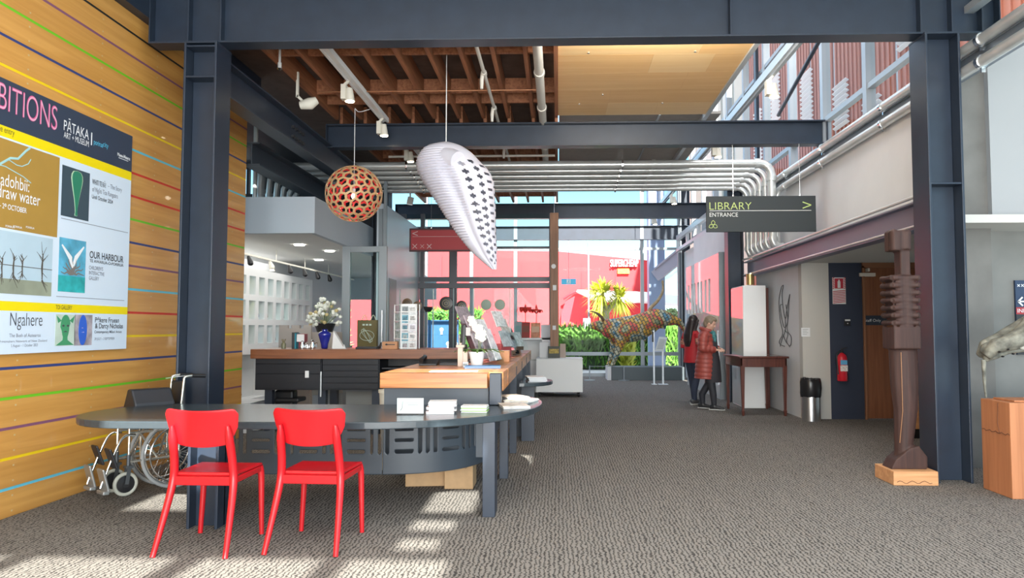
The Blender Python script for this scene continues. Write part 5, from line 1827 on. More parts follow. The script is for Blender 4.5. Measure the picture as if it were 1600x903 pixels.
m.prism([(cy - .03, za + hh * .44), (cy + .03, za + hh * .44), (cy, za + hh * .48)], BX, BX + .0042, 'x'); m.build('print_features', INK, t)
o, ya, yb, za, zb = rect('portrait_print', 117, 491.5, 143, 539, mat('print_swirl', (.34, .30, .33), .6, var=.6, scale=9))
cy = (ya + yb) / 2; hh = zb - za
m = MB(); m.prism([(cy - .01 + .055 * cos(a), za + hh * .50 + .13 * sin(a)) for a in [2 * pi * k / 20 for k in range(20)]], BX, BX + .003, 'x'); m.build('print_figure', mat('print_blue_face', (.03, .12, .58), .6), t)
m = MB(); m.prism([(cy - .03, za + hh * .42), (cy + .01, za + hh * .42), (cy, za + hh * .45)], BX, BX + .004, 'x'); m.prism([(cy - .03, za + hh * .56), (cy - .005, za + hh * .56), (cy - .018, za + hh * .59)], BX, BX + .004, 'x'); m.build('print_features', mat('print_lilac', (.4, .4, .7), .6), t)
btext('Pēkere Fruean', 148, 503.5, .046, INK, 'l', u2=185.5, bold=.008)
btext('& Darcy Nicholas', 148, 512.8, .046, INK, 'l', u2=191.5, bold=.008)
btext('Contemporary Māori Artists', 147, 520.5, .024, INK, 'l', u2=189.5, bold=.004)
btext('29 JULY – 3 SEPTEMBER', 147, 531.2, .022, INK2, 'l', u2=178.5)

# =================================================================== WHEELCHAIR (folded)
FRM = mat('wheelchair_frame', (.62, .61, .56), .25, .85)
TYRE = mat('grey_tyre', (.30, .31, .31), .7)
VINYL = mat('black_vinyl', (.016, .018, .024), .45)
t = thing('wheelchair', 'folded black and chrome wheelchair parked between the striped wall and the column', 'wheelchair', (0, 0, 0))


def wheel(cx, cy, r, w_, rim_mt, nsp, name, par):
    m = MB(); m.tube([(cx + r * cos(a), cy, r + r * sin(a)) for a in [2 * pi * k / 40 for k in range(40)]], w_, 10, closed=True)
    o = m.build(name, TYRE, par, smooth=60)
    return o


AX, HWD = 0.0, 0.115       # local: +x forward, y sideways
for s_ in (-1, 1):
    y = s_ * HWD
    R0 = .29
    m = MB(); m.tube([(R0 * cos(a), y, .305 + R0 * sin(a)) for a in [2 * pi * k / 44 for k in range(44)]], .016, 10, closed=True)
    wl = m.build('rear_wheel', TYRE, t, smooth=60)
    m = MB(); m.tube([(.268 * cos(a), y, .305 + .268 * sin(a)) for a in [2 * pi * k / 44 for k in range(44)]], .009, 8, closed=True)
    m.tube([(.24 * cos(a), y + s_ * .035, .305 + .24 * sin(a)) for a in [2 * pi * k / 44 for k in range(44)]], .008, 8, closed=True)
    m.tube([(0, y - .04, .305), (0, y + .04, .305)], .022, 12)
    for k in range(28):
        a = 2 * pi * k / 28
        b_ = a + (.35 if k % 2 else -.35)
        m.tube([(.02 * cos(b_), y + (.02 if k % 4 < 2 else -.02), .305 + .02 * sin(b_)), (.262 * cos(a), y, .305 + .262 * sin(a))], .0018, 4)
    m.build('rim_and_spokes', CHROME, wl, smooth=50)
    # caster
    m = MB(); m.tube([(.42 + .085 * cos(a), y, .10 + .085 * sin(a)) for a in [2 * pi * k / 28 for k in range(28)]], .016, 10, closed=True)
    c_ = m.build('front_wheel', mat('pale_tyre', (.42, .42, .36), .7), t, smooth=60)
    m = MB(); m.lathe([(.03, -.014), (.078, -.008), (.078, .008), (.03, .014)], (.42, y, .10), 20, 'y'); m.build('hub', BLACK, c_)
    m = MB(); m.bar((.42, y - .026, .10), (.40, y - .026, .24), .006, .03); m.bar((.42, y + .026, .10), (.40, y + .026, .24), .006, .03); m.box(.37, .43, y - .03, y + .03, .23, .25)
    m.tube([(.40, y, .24), (.40, y, .34)], .016, 10); m.build('caster_fork', mat('fork_grey', (.10, .11, .12), .4, .6), c_)
    # side frame
    m = MB()
    m.tube([(.40, y, .34), (.40, y, .66), (.30, y, .70), (-.05, y, .70)], .012, 10)
    m.tube([(.40, y, .52), (-.02, y, .52)], .012, 10)
    m.tube([(.40, y, .28), (.0, y, .28)], .012, 10)
    m.tube([(-.02, y, .26), (-.02, y, .60), (-.05, y, .93)], .012, 10)
    m.tube(spline([(-.05, y, .93), (-.06, y, .965), (-.12, y, .975), (-.20, y, .97)], 4), .012, 10)
    m.tube([(.32, y, .52), (.16, y, .28)], .010, 8)
    m.build('side_frame', FRM, t, smooth=50)
    m = MB(); m.tube([(-.12, y, .975), (-.24, y, .968)], .018, 10); m.build('hand_grip', BLACK, t, smooth=50)
    m = MB(); m.box(-.02, .26, y - .028, y + .028, .70, .735); m.build('armrest_pad', VINYL, t, bevel=.012)
    # leg rest
    yo = y + s_ * .02
    m = MB()
    m.tube(spline([(.36, yo, .50), (.44, yo, .50), (.50, yo, .42), (.60, yo, .16), (.62, yo, .10)], 5), .011, 10)
    lr = m.build('leg_rest', CHROME, t, smooth=50)
    m = MB(); m.cbox((.545, yo, .33), .02, .12, .18, (0, .35, 0)); m.build('calf_pad', VINYL, lr, bevel=.01)
    m = MB(); m.cbox((.60, yo + s_ * .0, .16), .02, .13, .20, (0, .25, 0)); m.cbox((.60, yo, .065), .05, .14, .03); m.build('footplate', mat('footplate_grey', (.42, .43, .43), .35, .7), lr, bevel=.008)
m = MB()
m.tube([(.30, -HWD, .28), (.22, HWD, .66)], .011, 8); m.tube([(.30, HWD, .28), (.22, -HWD, .66)], .011, 8); m.tube([(.05, -HWD, .28), (.05, HWD, .64)], .011, 8)
m.build('cross_brace', FRM, t, smooth=50)
m = MB(); m.prism([(-HWD - .02, .66), (HWD + .02, .66), (HWD - .01, .76), (.03, .875), (-.05, .875), (-HWD - .01, .72)], .02, .36, 'x'); m.build('folded_seat', VINYL, t, bevel=.015)
m = MB(); m.box(-.075, -.04, -HWD, HWD, .60, .93); m.build('backrest', VINYL, t, bevel=.015)
m = MB(); m.cbox((-.07, -.06, .96), .12, .15, .004, (.12, .05, .2)); m.build('paper_note', PAPER, t)
t.location = (-3.46, 6.53, 0.0); t.rotation_euler = (0, 0, radians(233))

# =================================================================== RIGHT SIDE THINGS
# tall carved figure on its plinth
t = thing('timber_plinth', 'pale square timber block on the carpet under the carved figure', 'plinth', (3.19, 6.95, 0))
m = MB(); m.box(2.99, 3.385, 6.745, 7.14, 0, .125); m.build('block', PLINTHW, t, bevel=.006)
m = MB(); m.tube([(3.02 + i * .022, 6.7445, .03 + .012 * sin(i * 1.3)) for i in range(15)], .003, 5); m.build('crack', mat('crack_dark', (.15, .06, .03), .8), t)
YF = 6.95
t = thing('carved_figure', 'tall dark carved wooden figure with a ribbed chest on a pale block', 'sculpture', (3.19, YF, .125))


def fx(u, v):
    return P(u, v, YF)


m = MB()
def slab(m, u0, v0, u1, v1, d0, d1=None, rot=0):
    a, b = fx(u0, v0), fx(u1, v1)
    m.box(a.x, b.x, YF - d0 / 2, YF + (d1 or d0) / 2, b.z, a.z)


# head with the notched profile
a, b = fx(1385, 362), fx(1421, 391)
for dy in (-.045, .045):
    m.tube([(a.x + .055, YF + dy, b.z - .01), (a.x + .055, YF + dy, a.z - .02), (a.x + .07, YF + dy, a.z)], [.052, .055, .04], 14)
    m.tube([(b.x - .06, YF + dy, b.z + .0), (b.x - .058, YF + dy, a.z - .02), (b.x - .07, YF + dy, a.z + .005)], [.052, .055, .04], 14)
m.box(a.x + .03, b.x - .03, YF - .085, YF + .085, b.z + .01, a.z + .005)
slab(m, 1401, 385, 1418, 434, .14)
slab(m, 1391, 431, 1423, 505, .19)
for k in range(7):
    v = 435 + k * 11.6
    a, b = fx(1385.5 + k * .5, v), fx(1426.5, v)
    zz = a.z
    for (xa, xb, ya, yb) in ((a.x, b.x, -.11, -.11), (a.x, b.x, .11, .11), (a.x, a.x, -.11, .11), (b.x, b.x, -.11, .11)):
        m.tube([(xa, YF + ya, zz), ((xa + xb) / 2, YF + (ya + yb) / 2 * .88, zz), (xb, YF + yb, zz)], [.027, .020, .027], 8)
    for q in (-1, 1):
        m.tube([(a.x, YF - .105, zz - .033 + .033 * q), (b.x, YF - .105, zz - .033 - .033 * q)], .012, 6)
    m.box(a.x, b.x, YF - .10, YF + .10, zz - .02, zz + .02)
slab(m, 1387, 511, 1430, 545, .25)
# tapering legs
a0, a1, a2 = fx(1410, 543), fx(1415, 640), fx(1411, 705)
m.tube([a0, fx(1413, 600), a1, a2, fx(1408, 730)], [(.125, .10), (.125, .10), (.105, .09), (.075, .08), (.08, .08)], 12, ref=(1, 0, 0))
# foot: a wedge with its heel up at right
pts = [(1385, 735), (1441, 737), (1442, 712), (1428, 694), (1414, 698), (1392, 716)]
poly = [(fx(u, v).x, max(fx(u, v).z, .125)) for u, v in pts]
m.prism(poly, YF - .10, YF + .10, 'y')
o = organic(m, 'body', CARVE, t, voxel=.009, it=5)
o.location.z += 0.0
m = MB()
m.tube([fx(1400, 550) + Vector((0, -.10, 0)), fx(1403, 640) + Vector((0, -.095, 0)), fx(1403, 690) + Vector((-.01, -.06, 0))], .003, 6); m.build('pale_edge', mat('raw_timber_edge', (.38, .19, .09), .6), t)

# crate with skull
t = thing('timber_crate', 'large orange brown timber crate at the right under the skull', 'crate', (4.2, 6.6, 0))
m = MB(); m.box(3.725, 4.75, 6.24, 6.66, 0, .785); m.build('body', CRATEW, t, bevel=.006)
m = MB(); m.box(3.80, 4.70, 6.30, 6.60, .785, .80); m.build('lid', CRATEW, t, bevel=.004)
m = MB(); m.tube([(3.7235, 6.25 + i * .028, .52 + .008 * sin(i * 2)) for i in range(15)], .0035, 5); m.tube([(3.7235, 6.40, .52 + .25), (3.7235, 6.415, .60), (3.7235, 6.39, .52)], .003, 5); m.build('crack', mat('crack_dark', (.15, .06, .03), .8), t)
BONE = mat('weathered_bone', (.17, .168, .138), .65, var=.6, scale=14, bump=.4)
YS = 6.45
sk = lambda u, v, dy=0: P(u, v, YS) + Vector((0, dy, 0))
t = thing('whale_skull', 'weathered grey animal skull with a drooping tusk lying on the crate', 'skull', (3.95, YS, .80))
m = MB()
for dy in (-.07, .07):
    m.tube([sk(1537, 556, dy * .5), sk(1548, 541, dy), sk(1570, 534, dy * 1.3), sk(1595, 522, dy * 1.5), sk(1625, 505, dy * 1.4), sk(1660, 495, dy)], [.045, .062, .075, .085, .09, .09], 12)
m.tube([sk(1534, 552), sk(1540, 545), sk(1560, 535), sk(1580, 527), sk(1600, 512), sk(1640, 490)], [.03, .045, .04, .035, .05, .09], 12)
m.tube([sk(1538, 562), sk(1555, 556), sk(1575, 549), sk(1600, 546), sk(1640, 556)], [.025, .03, .025, .025, .05], 10)
m.tube([sk(1640, 500), sk(1660, 540), sk(1655, 612)], [.10, .11, .06], 12)
m.tube([sk(1600, 512), sk(1608, 495), sk(1625, 485)], [.04, .04, .05], 10)
m.ell(sk(1588, 533, -.08), .05, .03, .07, 10)
organic(m, 'cranium', BONE, t, voxel=.010, it=3)
m = MB(); m.tube(spline([sk(1537, 562), sk(1537.5, 580), sk(1538.5, 600), sk(1541, 621)], 5), [.020 - .0008 * i for i in range(16)], 10); m.build('tusk', BONE, t, smooth=60)
m = MB(); m.ell(sk(1584, 535, -.13), .045, .012, .06, 12); m.build('bleached_plate', mat('bone_white', (.42, .41, .36), .6), t, smooth=60)
m = MB()
for u, v in ((1547, 549), (1560, 545), (1552, 556), (1568, 552)):
    m.ell(sk(u, v, -.135), .010, .02, .008, 8)
m.build('hollows', BLACK, t)
# wall sign right
a, b = P(1586, 438, 7.82), P(1640, 554, 7.82)
t = thing('direction_sign', 'navy and red direction sign with a white arrow on the concrete wall', 'sign', (a.x + .15, 7.83, b.z))
m = MB(); m.box(a.x, b.x, 7.82, 7.845, b.z, a.z)
m.m = 1; zz0, zz1 = P(1590, 480, 7.82).z, P(1590, 491, 7.82).z; m.box(a.x, b.x, 7.818, 7.82, zz1, zz0)
m.m = 2; m.box(a.x, b.x, 7.818, 7.82, b.z, zz1)
m.build('panel', [mat('sign_blue', (.02, .04, .09), .5), mat('sign_red', (.36, .022, .03), .5), mat('sign_dark', (.02, .022, .026), .5)], t)
m = MB(); c = P(1591, 471, 7.815)
m.bar(c, c + Vector((.16, 0, 0)), .004, .016); m.bar(c, c + Vector((.045, 0, .045)), .004, .016); m.bar(c, c + Vector((.045, 0, -.045)), .004, .016); m.build('arrow', PW, t)
m = MB()
for k in range(2):
    c = P(1591.5 + k * 6, 446, 7.815)
    for s_ in (-1, 1):
        m.bar(c + Vector((-.012, 0, -.012 * s_)), c + Vector((.012, 0, .012 * s_)), .003, .006)
m.build('cross', PW, t)
text('INFORMATION', 'sign_text', PW, t, '-y', (P(1590, 488, 7.815).x, 7.815, P(1590, 488.3, 7.815).z), .042)

# display table
t = thing('display_table', 'tall mahogany table with a glass inset top beside the two women', 'table', (3.28, 12.5, 0))
TXA, TXB, TYA, TYB, TH = 2.93, 3.66, 11.95, 13.05, .95
m = MB(); m.box(TXA - .03, TXB + .03, TYA - .03, TYB + .03, TH - .03, TH); m.build('tabletop', MAHOG, t, bevel=.008)
m = MB(); m.box(TXA, TXB, TYA, TYA + .025, TH - .17, TH - .03); m.box(TXA, TXB, TYB - .025, TYB, TH - .17, TH - .03); m.box(TXA, TXA + .025, TYA, TYB, TH - .17, TH - .03); m.box(TXB - .025, TXB, TYA, TYB, TH - .17, TH - .03); m.build('apron', MAHOG, t, bevel=.004)
m = MB(); m.box(TXA + .08, TXB - .08, TYA + .08, TYB - .08, TH, TH + .004); m.build('glass_inset', mat('inset_glass', (.10, .10, .09), .06, coat=1.0), t)
for x, y in ((TXA + .03, TYA + .03), (TXB - .03, TYA + .03), (TXA + .03, TYB - .03), (TXB - .03, TYB - .03)):
    m = MB(); m.tube([(x, y, 0), (x, y, .08), (x, y, .10), (x, y, TH - .15)], [(.024, .024), (.034, .034), (.026, .026), (.046, .046)], 4, ref=(1, 1, 0)); m.build('leg', MAHOG, t, bevel=.003)
# white tower case
t = thing('tower_case', 'tall white display case with a glazed side behind the mahogany table', 'display case', (3.46, 13.6, 0))
m = MB(); m.box(3.275, 3.675, 13.14, 13.17, 0, 2.16); m.box(3.645, 3.675, 13.17, 14.02, 0, 2.16); m.box(3.275, 3.675, 13.17, 14.02, 2.12, 2.16); m.box(3.275, 3.675, 13.17, 14.02, 0, .75); m.box(3.275, 3.675, 13.98, 14.02, .75, 2.16); m.build('carcass', WHITE, t, bevel=.003)
m = MB(); m.box(3.268, 3.274, 13.15, 14.01, .02, 2.14); m.build('glazed_side', mat('gloss_pane', (.62, .63, .62), .03, coat=1.0), t)
t = thing('shadow_strip_board', 'reddish brown panel added for the shadow strip between the white tower and the wall', 'panel', (3.72, 13.4, 0))  # board put in where a brown shadow strip shows
m = MB(); m.box(3.685, 3.745, 13.22, 13.26, 0, 2.12); m.build('board', MAHOG, t)
m = MB(); m.box(3.685, 3.745, 13.26, 13.5, 0, .04); m.build('foot', MAHOG, t)
t = thing('wall_uplight', 'brass cylinder lamp glowing above the white tower case', 'lamp', P(1171, 440, 13.6))
c = P(1172, 440, 13.6)
m = MB(); m.lathe([(.07, -.10), (.07, .10), (.062, .10), (.062, -.09)], c + Vector((0, 0, .04)), 18); m.build('body', mat('brass', (.55, .38, .16), .3, .8), t, smooth=40)
m = MB(); m.lathe([(.055, .12), (.055, .125)], c, 14); m.build('lamp_glow', FROST, t)
# wire drawing on the wall (along the x=3.8 wall)
t = thing('wire_drawing', 'thin wire line sculpture of a tall vase shape on the white wall', 'wall art', XP(1227, 500, 3.79))
xp = lambda u, v: XP(u, v, 3.792)
m = MB()
for pts in ([(1221, 448), (1217, 470), (1219, 500), (1223, 520), (1218, 532), (1219, 538), (1226, 541)],
            [(1221, 448), (1224, 446), (1222, 458), (1223, 476), (1227, 498), (1230, 480), (1234, 460), (1233, 470), (1232, 490), (1230, 515), (1236, 526), (1235, 540), (1228, 534), (1224, 523)],
            [(1227, 498), (1227, 516), (1222, 530), (1219, 541)], [(1223, 476), (1219, 478), (1222, 500), (1226, 512), (1231, 500), (1228, 476)],
            [(1226, 516), (1231, 522), (1229, 533), (1234, 542)]):
    m.tube([xp(u, v) for u, v in spline([Vector((a, b)) for a, b in pts], 5)], .006, 6)
m.build('wire', mat('dark_wire', (.05, .05, .055), .5), t)
c0, c1_ = P(1252, 512, 11.59), P(1266, 526, 11.59)
t = thing('wall_label', 'small white label card on the pale end wall above the bin', 'label', c0)
m = MB(); m.box(c0.x, c1_.x, 11.592, 11.6, c1_.z, c0.z); m.build('card', PAPER, t)
m = MB()
for k in range(4):
    m.box(c0.x + .02, c1_.x - .03 - .02 * (k % 2), 11.591, 11.592, c0.z - .03 - .025 * k, c0.z - .024 - .025 * k)
m.build('print', mat('print_grey', (.25, .28, .27), .6), t)
# bin
bc = FL(1264, 654)
bc.y = 11.42; bc.x = 3.85
t = thing('litter_bin', 'round stainless bin with a black liner against the pale end wall', 'bin', bc)
m = MB(); m.lathe([(.138, 0), (.138, .40), (.13, .60), (.12, .60), (.12, .02)], bc, 28); m.build('body', STAIN, t, smooth=40)
m = MB()
NB = 26
rings = []
r_ = random.Random(8)
for q, (rr_, zz) in enumerate(((.146, .36), (.153, .42), (.158, .50), (.155, .58), (.148, .635), (.12, .63), (.09, .56))):
    rings.append([m.bm.verts.new((bc.x + (rr_ + r_.uniform(-.006, .006)) * cos(2 * pi * k / NB), bc.y + (rr_ + r_.uniform(-.006, .006)) * sin(2 * pi * k / NB), zz + r_.uniform(-.012, .012))) for k in range(NB)])
for A, B in zip(rings, rings[1:]):
    for k in range(NB): m.face((A[k], A[(k + 1) % NB], B[(k + 1) % NB], B[k]))
m.ell((bc.x - .09, bc.y, .64), .035, .03, .02, 8)
m.build('liner', mat('black_liner', (.012, .012, .014), .28), t, smooth=80)
# fire extinguisher, its sign and switch
ex = P(1316, 580, 11.50)
zb = P(1316, 595, 11.5).z
t = thing('fire_extinguisher', 'red fire extinguisher hung on the navy wall beside the staff door', 'fire extinguisher', (ex.x, 11.50, zb))
m = MB(); m.lathe([(.07, 0), (.076, .01), (.076, .34), (.06, .39), (.03, .42), (.02, .43)], (ex.x, 11.50, zb), 24); m.build('body', mat('extinguisher_red', (.55, .015, .03), .3), t, smooth=50)
m = MB(); m.box(ex.x - .055, ex.x + .055, 11.42, 11.428, zb + .15, zb + .24)
m.m = 1; m.box(ex.x - .05, ex.x + .05, 11.421, 11.43, zb + .25, zb + .32)
m.build('label', [mat('extinguisher_label', (.65, .60, .58), .5, var=.4, scale=50), mat('label_blue', (.10, .35, .6), .5)], t)
m = MB(); m.tube([(ex.x, 11.50, zb + .42), (ex.x, 11.5, zb + .47)], .02, 10); m.bar((ex.x - .02, 11.50, zb + .48), (ex.x + .08, 11.49, zb + .51), .02, .012); m.bar((ex.x - .02, 11.50, zb + .46), (ex.x + .07, 11.49, zb + .46), .02, .01)
m.tube(spline([(ex.x - .02, 11.49, zb + .46), (ex.x - .09, 11.47, zb + .40), (ex.x - .085, 11.46, zb + .20), (ex.x - .08, 11.45, zb + .10)], 5), .010, 8); m.build('valve_and_hose', BLACK, t)
m = MB(); m.box(ex.x - .05, ex.x + .05, 11.57, 11.6, zb + .2, zb + .32); m.build('bracket', BLACK, t)
a, b = P(1300.5, 433.5, 11.59), P(1322, 475, 11.59)
t = thing('extinguisher_sign', 'red and white striped extinguisher location sign on the navy wall', 'sign', ((a.x + b.x) / 2, 11.595, b.z))
m = MB(); m.box(a.x, b.x, 11.594, 11.6, b.z, a.z); m.build('panel', PAPER, t)
m = MB(); n_ = 9; hh = a.z - b.z
zm = a.z - hh * .44
for k in range(7):
    y_ = zm + (a.z - zm) * k / 7
    for xx in (a.x, b.x - .03):
        m.prism([(xx, y_), (xx + .03, y_ + .015), (xx + .03, y_ + .03), (xx, y_ + .015)], 11.592, 11.5935, 'y')
for k in range(8):
    y_ = b.z + .01 + (zm - b.z - .03) * k / 8
    m.prism([(a.x + .005, y_), (b.x - .005, y_ + .02), (b.x - .005, y_ + .032), (a.x + .005, y_ + .012)], 11.592, 11.5935, 'y')
m.box(a.x + .035, b.x - .035, 11.5925, 11.5935, zm + .01, a.z - .015); m.build('red_print', mat('sign_print_red', (.42, .02, .04), .5), t)
m = MB(); cx = (a.x + b.x) / 2; m.box(cx - .022, cx + .022, 11.590, 11.592, zm + .02, a.z - .06); m.box(cx - .01, cx + .012, 11.590, 11.592, a.z - .06, a.z - .035); m.build('pictogram', PAPER, t)
c = P(1324, 503, 11.58)
t = thing('wall_switch', 'small dark access keypad with a white top on the navy wall', 'switch', c)
m = MB(); m.box(c.x - .045, c.x + .045, 11.57, 11.6, c.z - .06, c.z + .05); m.build('body', BLACK, t, bevel=.004)
m = MB(); m.box(c.x - .04, c.x + .04, 11.567, 11.57, c.z + .015, c.z + .04); m.box(c.x - .008, c.x + .008, 11.567, 11.57, c.z - .03, c.z - .015); m.build('plate', PAPER, t)
# pale crate edge behind the figure
t = thing('plywood_stand', 'plywood stand partly hidden behind the carved figure near the staff door', 'stand', (4.5, 9.6, 0))
x0, x1 = P(1424, 600, 9.6).x, P(1452, 600, 9.6).x
m = MB(); m.box(x0, x1 + .3, 9.6, 9.9, .12, P(1428, 565, 9.6).z); m.build('body', PLINTHW, t, bevel=.004)
m = MB(); m.box(x0 + .02, x1 + .28, 9.62, 9.88, 0, .12); m.build('base', BLACK, t)

# gallery display wall on the far right: gloss front with recesses
t = thing('display_wall', 'white gloss display wall with tall recesses behind the two women', 'display wall', (3.24, 16.6, 0))
GX = 3.20
ya, yb = 14.75, 18.45
GLOSSW = mat('gloss_white', (.74, .74, .74), .025, coat=1.0)
m = MB()
cols_ = [15.55, 15.95, 16.4, 16.8, 17.2, 17.6, 18.0]
wd = .24
for (z0, z1) in ((0, .9), (1.5, 1.75), (2.45, 2.9)):
    m.box(GX, GX + .18, ya, yb, z0, z1)
for (z0, z1) in ((.9, 1.5), (1.75, 2.45)):
    last = ya
    for y in cols_:
        m.box(GX, GX + .18, last, y, z0, z1); last = y + wd
    m.box(GX, GX + .18, last, yb, z0, z1)
m.box(GX + .10, GX + .18, ya, yb, 0, 2.9)
m.build('front', GLOSSW, t)
m = MB(); m.box(GX - .005, GX + .22, ya - .05, ya, 0, 2.92); m.build('end_post', GREYM, t)
m = MB(); m.box(GX - .02, GX - .012, 14.9, 18.3, .95, 1.0); m.box(GX - .012, GX, 14.9, 18.3, .95, 1.0); m.build('ledge', WHITE, t)

# =================================================================== MIDDLE OF THE HALL
# white counter on castors
t = thing('white_display_counter', 'white counter on black castors at the end of the reception row', 'counter', (0.03, 15.4, 0))
m = MB(); m.box(-.45, .50, 15.1, 15.95, .10, .775); m.build('body', WHITE, t, bevel=.006)
m = MB(); m.box(-.46, .51, 15.09, 15.96, .775, .785); m.build('top', WHITE, t, bevel=.003)
for x, y in ((-.38, 15.2), (.42, 15.2), (-.38, 15.85), (.42, 15.85)):
    m = MB(); m.lathe([(.015, -.02), (.045, -.02), (.05, 0), (.045, .02), (.015, .02)], (x, y, .05), 16, 'x'); m.box(x - .03, x + .03, y - .025, y + .025, .08, .10); m.bar((x, y, .05), (x, y, .09), .05, .02); m.build('castor', BLACK, t)
t = thing('white_shelf_unit', 'taller white shelf unit with card pockets behind the white counter', 'shelf unit', (-.35, 16.3, 0))
x0, x1 = P(803, 560, 16.2).x, P(868, 560, 16.2).x
z1 = P(840, 528, 16.2).z
m = MB(); m.box(x0, x1, 16.2, 16.6, 0, .7); m.box(x0, x0 + .03, 16.2, 16.6, .7, z1); m.box(x1 - .3, x1, 16.2, 16.6, .7, z1); m.box(x0, x1, 16.55, 16.6, .7, z1); m.box(x0, x1, 16.2, 16.6, z1 - .04, z1); m.build('carcass', WHITE, t, bevel=.004)
m = MB(); m.box(x0 + .06, x0 + .20, 16.25, 16.5, .7, 1.0); m.build('dark_boxes', mat('dark_box_wood', (.12, .07, .04), .6), t)
def leaning(name, label, cat, u0, v0, u1, v1, Y, dep, mt, tilt=.25, extra=None):
    a, b = P(u0, v0, Y), P(u1, v1, Y)
    t = thing(name, label, cat, ((a.x + b.x) / 2, Y, b.z))
    c = Vector(((a.x + b.x) / 2, Y + tilt * (a.z - b.z) / 2, (a.z + b.z) / 2))
    m = MB(); m.cbox(c, b.x - a.x, dep, (a.z - b.z) * sqrt(1 + tilt * tilt) * .97, (-atan(tilt), 0, 0)); m.build('cover', mt, t)
    m = MB(); m.cbox(c + Vector((0, dep * .8, 0)), (b.x - a.x) * .96, dep * .7, (a.z - b.z) * .96, (-atan(tilt), 0, 0)); m.build('pages', PAPER, t)
    if extra:
        m = MB(); m.cbox(c + Vector((0, -dep * .55, 0.02)), (b.x - a.x) * .8, .004, (a.z - b.z) * .4, (-atan(tilt), 0, 0)); m.build('cover_print', extra, t)
    return t


leaning('art_book', 'dark landscape covered book propped on the white counter', 'book', 856, 541, 875, 559.5, 15.3, .02, mat('cover_dark', (.05, .06, .055), .4), .3, mat('cover_gold', (.35, .26, .06), .5, var=.5, scale=20))
leaning('white_book', 'white book leaning on the left of the white counter', 'book', 843, 535, 857, 559.5, 15.5, .03, PAPER, .45)
leaning('easel_card', 'pale card propped at the right of the white counter', 'card', 875, 537, 884, 559, 15.6, .02, mat('card_tan', (.40, .32, .27), .6), .35)
leaning('white_panel_book', 'large white folded card standing on the shelf unit', 'card', 845, 507, 862, 528, 16.35, .02, PAPER, .35)
leaning('red_catalogue', 'dark red catalogue standing on the shelf unit', 'book', 815, 503, 828, 528, 16.24, .02, mat('catalogue_red', (.30, .045, .04), .4), .3, mat('catalogue_brown', (.2, .07, .05), .5))
leaning('orange_catalogue', 'orange patterned catalogue beside the dark red one on the shelf unit', 'book', 829, 504, 844, 528, 16.24, .02, mat('catalogue_orange', (.55, .25, .15), .4, var=.4, scale=12), .3, mat('catalogue_pale', (.6, .42, .3), .5))
leaning('grey_catalogue', 'grey blue catalogue left of the dark red one on the shelf unit', 'book', 804, 502, 815, 528, 16.24, .02, mat('catalogue_grey', (.3, .36, .38), .4), .3, mat('catalogue_teal', (.2, .35, .36), .5))
for k, (u, v, lab) in enumerate(((821, 489, 'red glass flower sculpture on the left above the shelf unit'), (838, 490, 'smaller red glass flower sculpture on the right above the shelf unit'))):
    c = P(u, v, 16.5)
    t = thing('glass_flower', lab, 'ornament', (c.x, 16.5, z1), 'red glass flowers')
    m = MB()
    for q in range(6 - k):
        a = 2 * pi * q / (6 - k) + k
        s_ = 1 - .25 * k
        pts = spline([c, c + Vector((cos(a) * .08 * s_, sin(a) * .06, .10 * s_)), c + Vector((cos(a) * .16 * s_, sin(a) * .10, .12 * s_)), c + Vector((cos(a) * .20 * s_, sin(a) * .11, .02))], 4)
        m.tube(pts, [(.016 + .055 * sin(pi * i / (len(pts) - 1)), .008) for i in range(len(pts))], 8, ref=(-sin(a), cos(a), 0))
    m.build('petals', mat('red_glass', (.65, .03, .02), .15, coat=.8), t, smooth=60)
    m = MB(); m.tube([c, (c.x, 16.5, z1)], .008, 8); m.lathe([(.05, z1), (.05, z1 + .01)], (c.x, 16.5, 0), 14); m.build('stem', mat('dark_stem', (.10, .05, .03), .4), t)
    m = MB(); m.tube([c + Vector((0, 0, .02)), c + Vector((0, 0, .10)), c + Vector((0, 0, .20))], [.02, .035, .008], 8); m.build('bud', mat('red_glass', (.65, .03, .02), .15, coat=.8), t, smooth=60)

# hanging timber post
YP = 15.6
a, b = P(859.5, 333, YP), P(873, 540, YP)
t = thing('hanging_timber_post', 'brown timber post hung on a thin wire beyond the reception row', 'post', ((a.x + b.x) / 2, YP, .79))
m = MB(); m.box(a.x, b.x, YP - .06, YP + .06, .79, a.z); m.build('post', wood('post_timber', (.20, .085, .035), (.29, .135, .065), 2, 2.0, .5), t, bevel=.006)
m = MB(); m.tube([((a.x + b.x) / 2, YP, a.z), ((a.x + b.x) / 2, YP, 4.5)], .006, 6); m.build('wire', CHROME, t)
c = P(865, 416, YP - .07)
m = MB(); m.lathe([(.045, -.012), (.05, 0), (.045, .012)], c, 20, 'y'); q = m.build('dial', WHITE, t); q['label'] = 'round white dial'
m = MB(); m.lathe([(.018, -.018), (.018, .0)], c, 14, 'y'); m.build('dial_centre', BLACK, q)
c = P(866.5, 449.5, YP - .08)
m = MB(); m.cbox(c, .075, .05, .11); m.build('alarm_box', WHITE, t, bevel=.004)
c = P(866, 512, YP - .08); m = MB(); m.cbox(c, .07, .03, .09); m.build('tag_card', PAPER, t)
a, b = P(877, 435.5, 21.5), P(900, 444.5, 21.5)
t = thing('exit_sign', 'small blue green exit sign with a running figure at the glazed front', 'sign', ((a.x + b.x) / 2, 21.5, b.z))
m = MB(); m.box(a.x, b.x, 21.48, 21.53, b.z, a.z); m.build('panel', mat('exit_blue', (.02, .22, .34), .4, emit=(.02, .25, .40), es=.5), t)
cx, cz_ = (a.x + b.x) / 2, (a.z + b.z) / 2
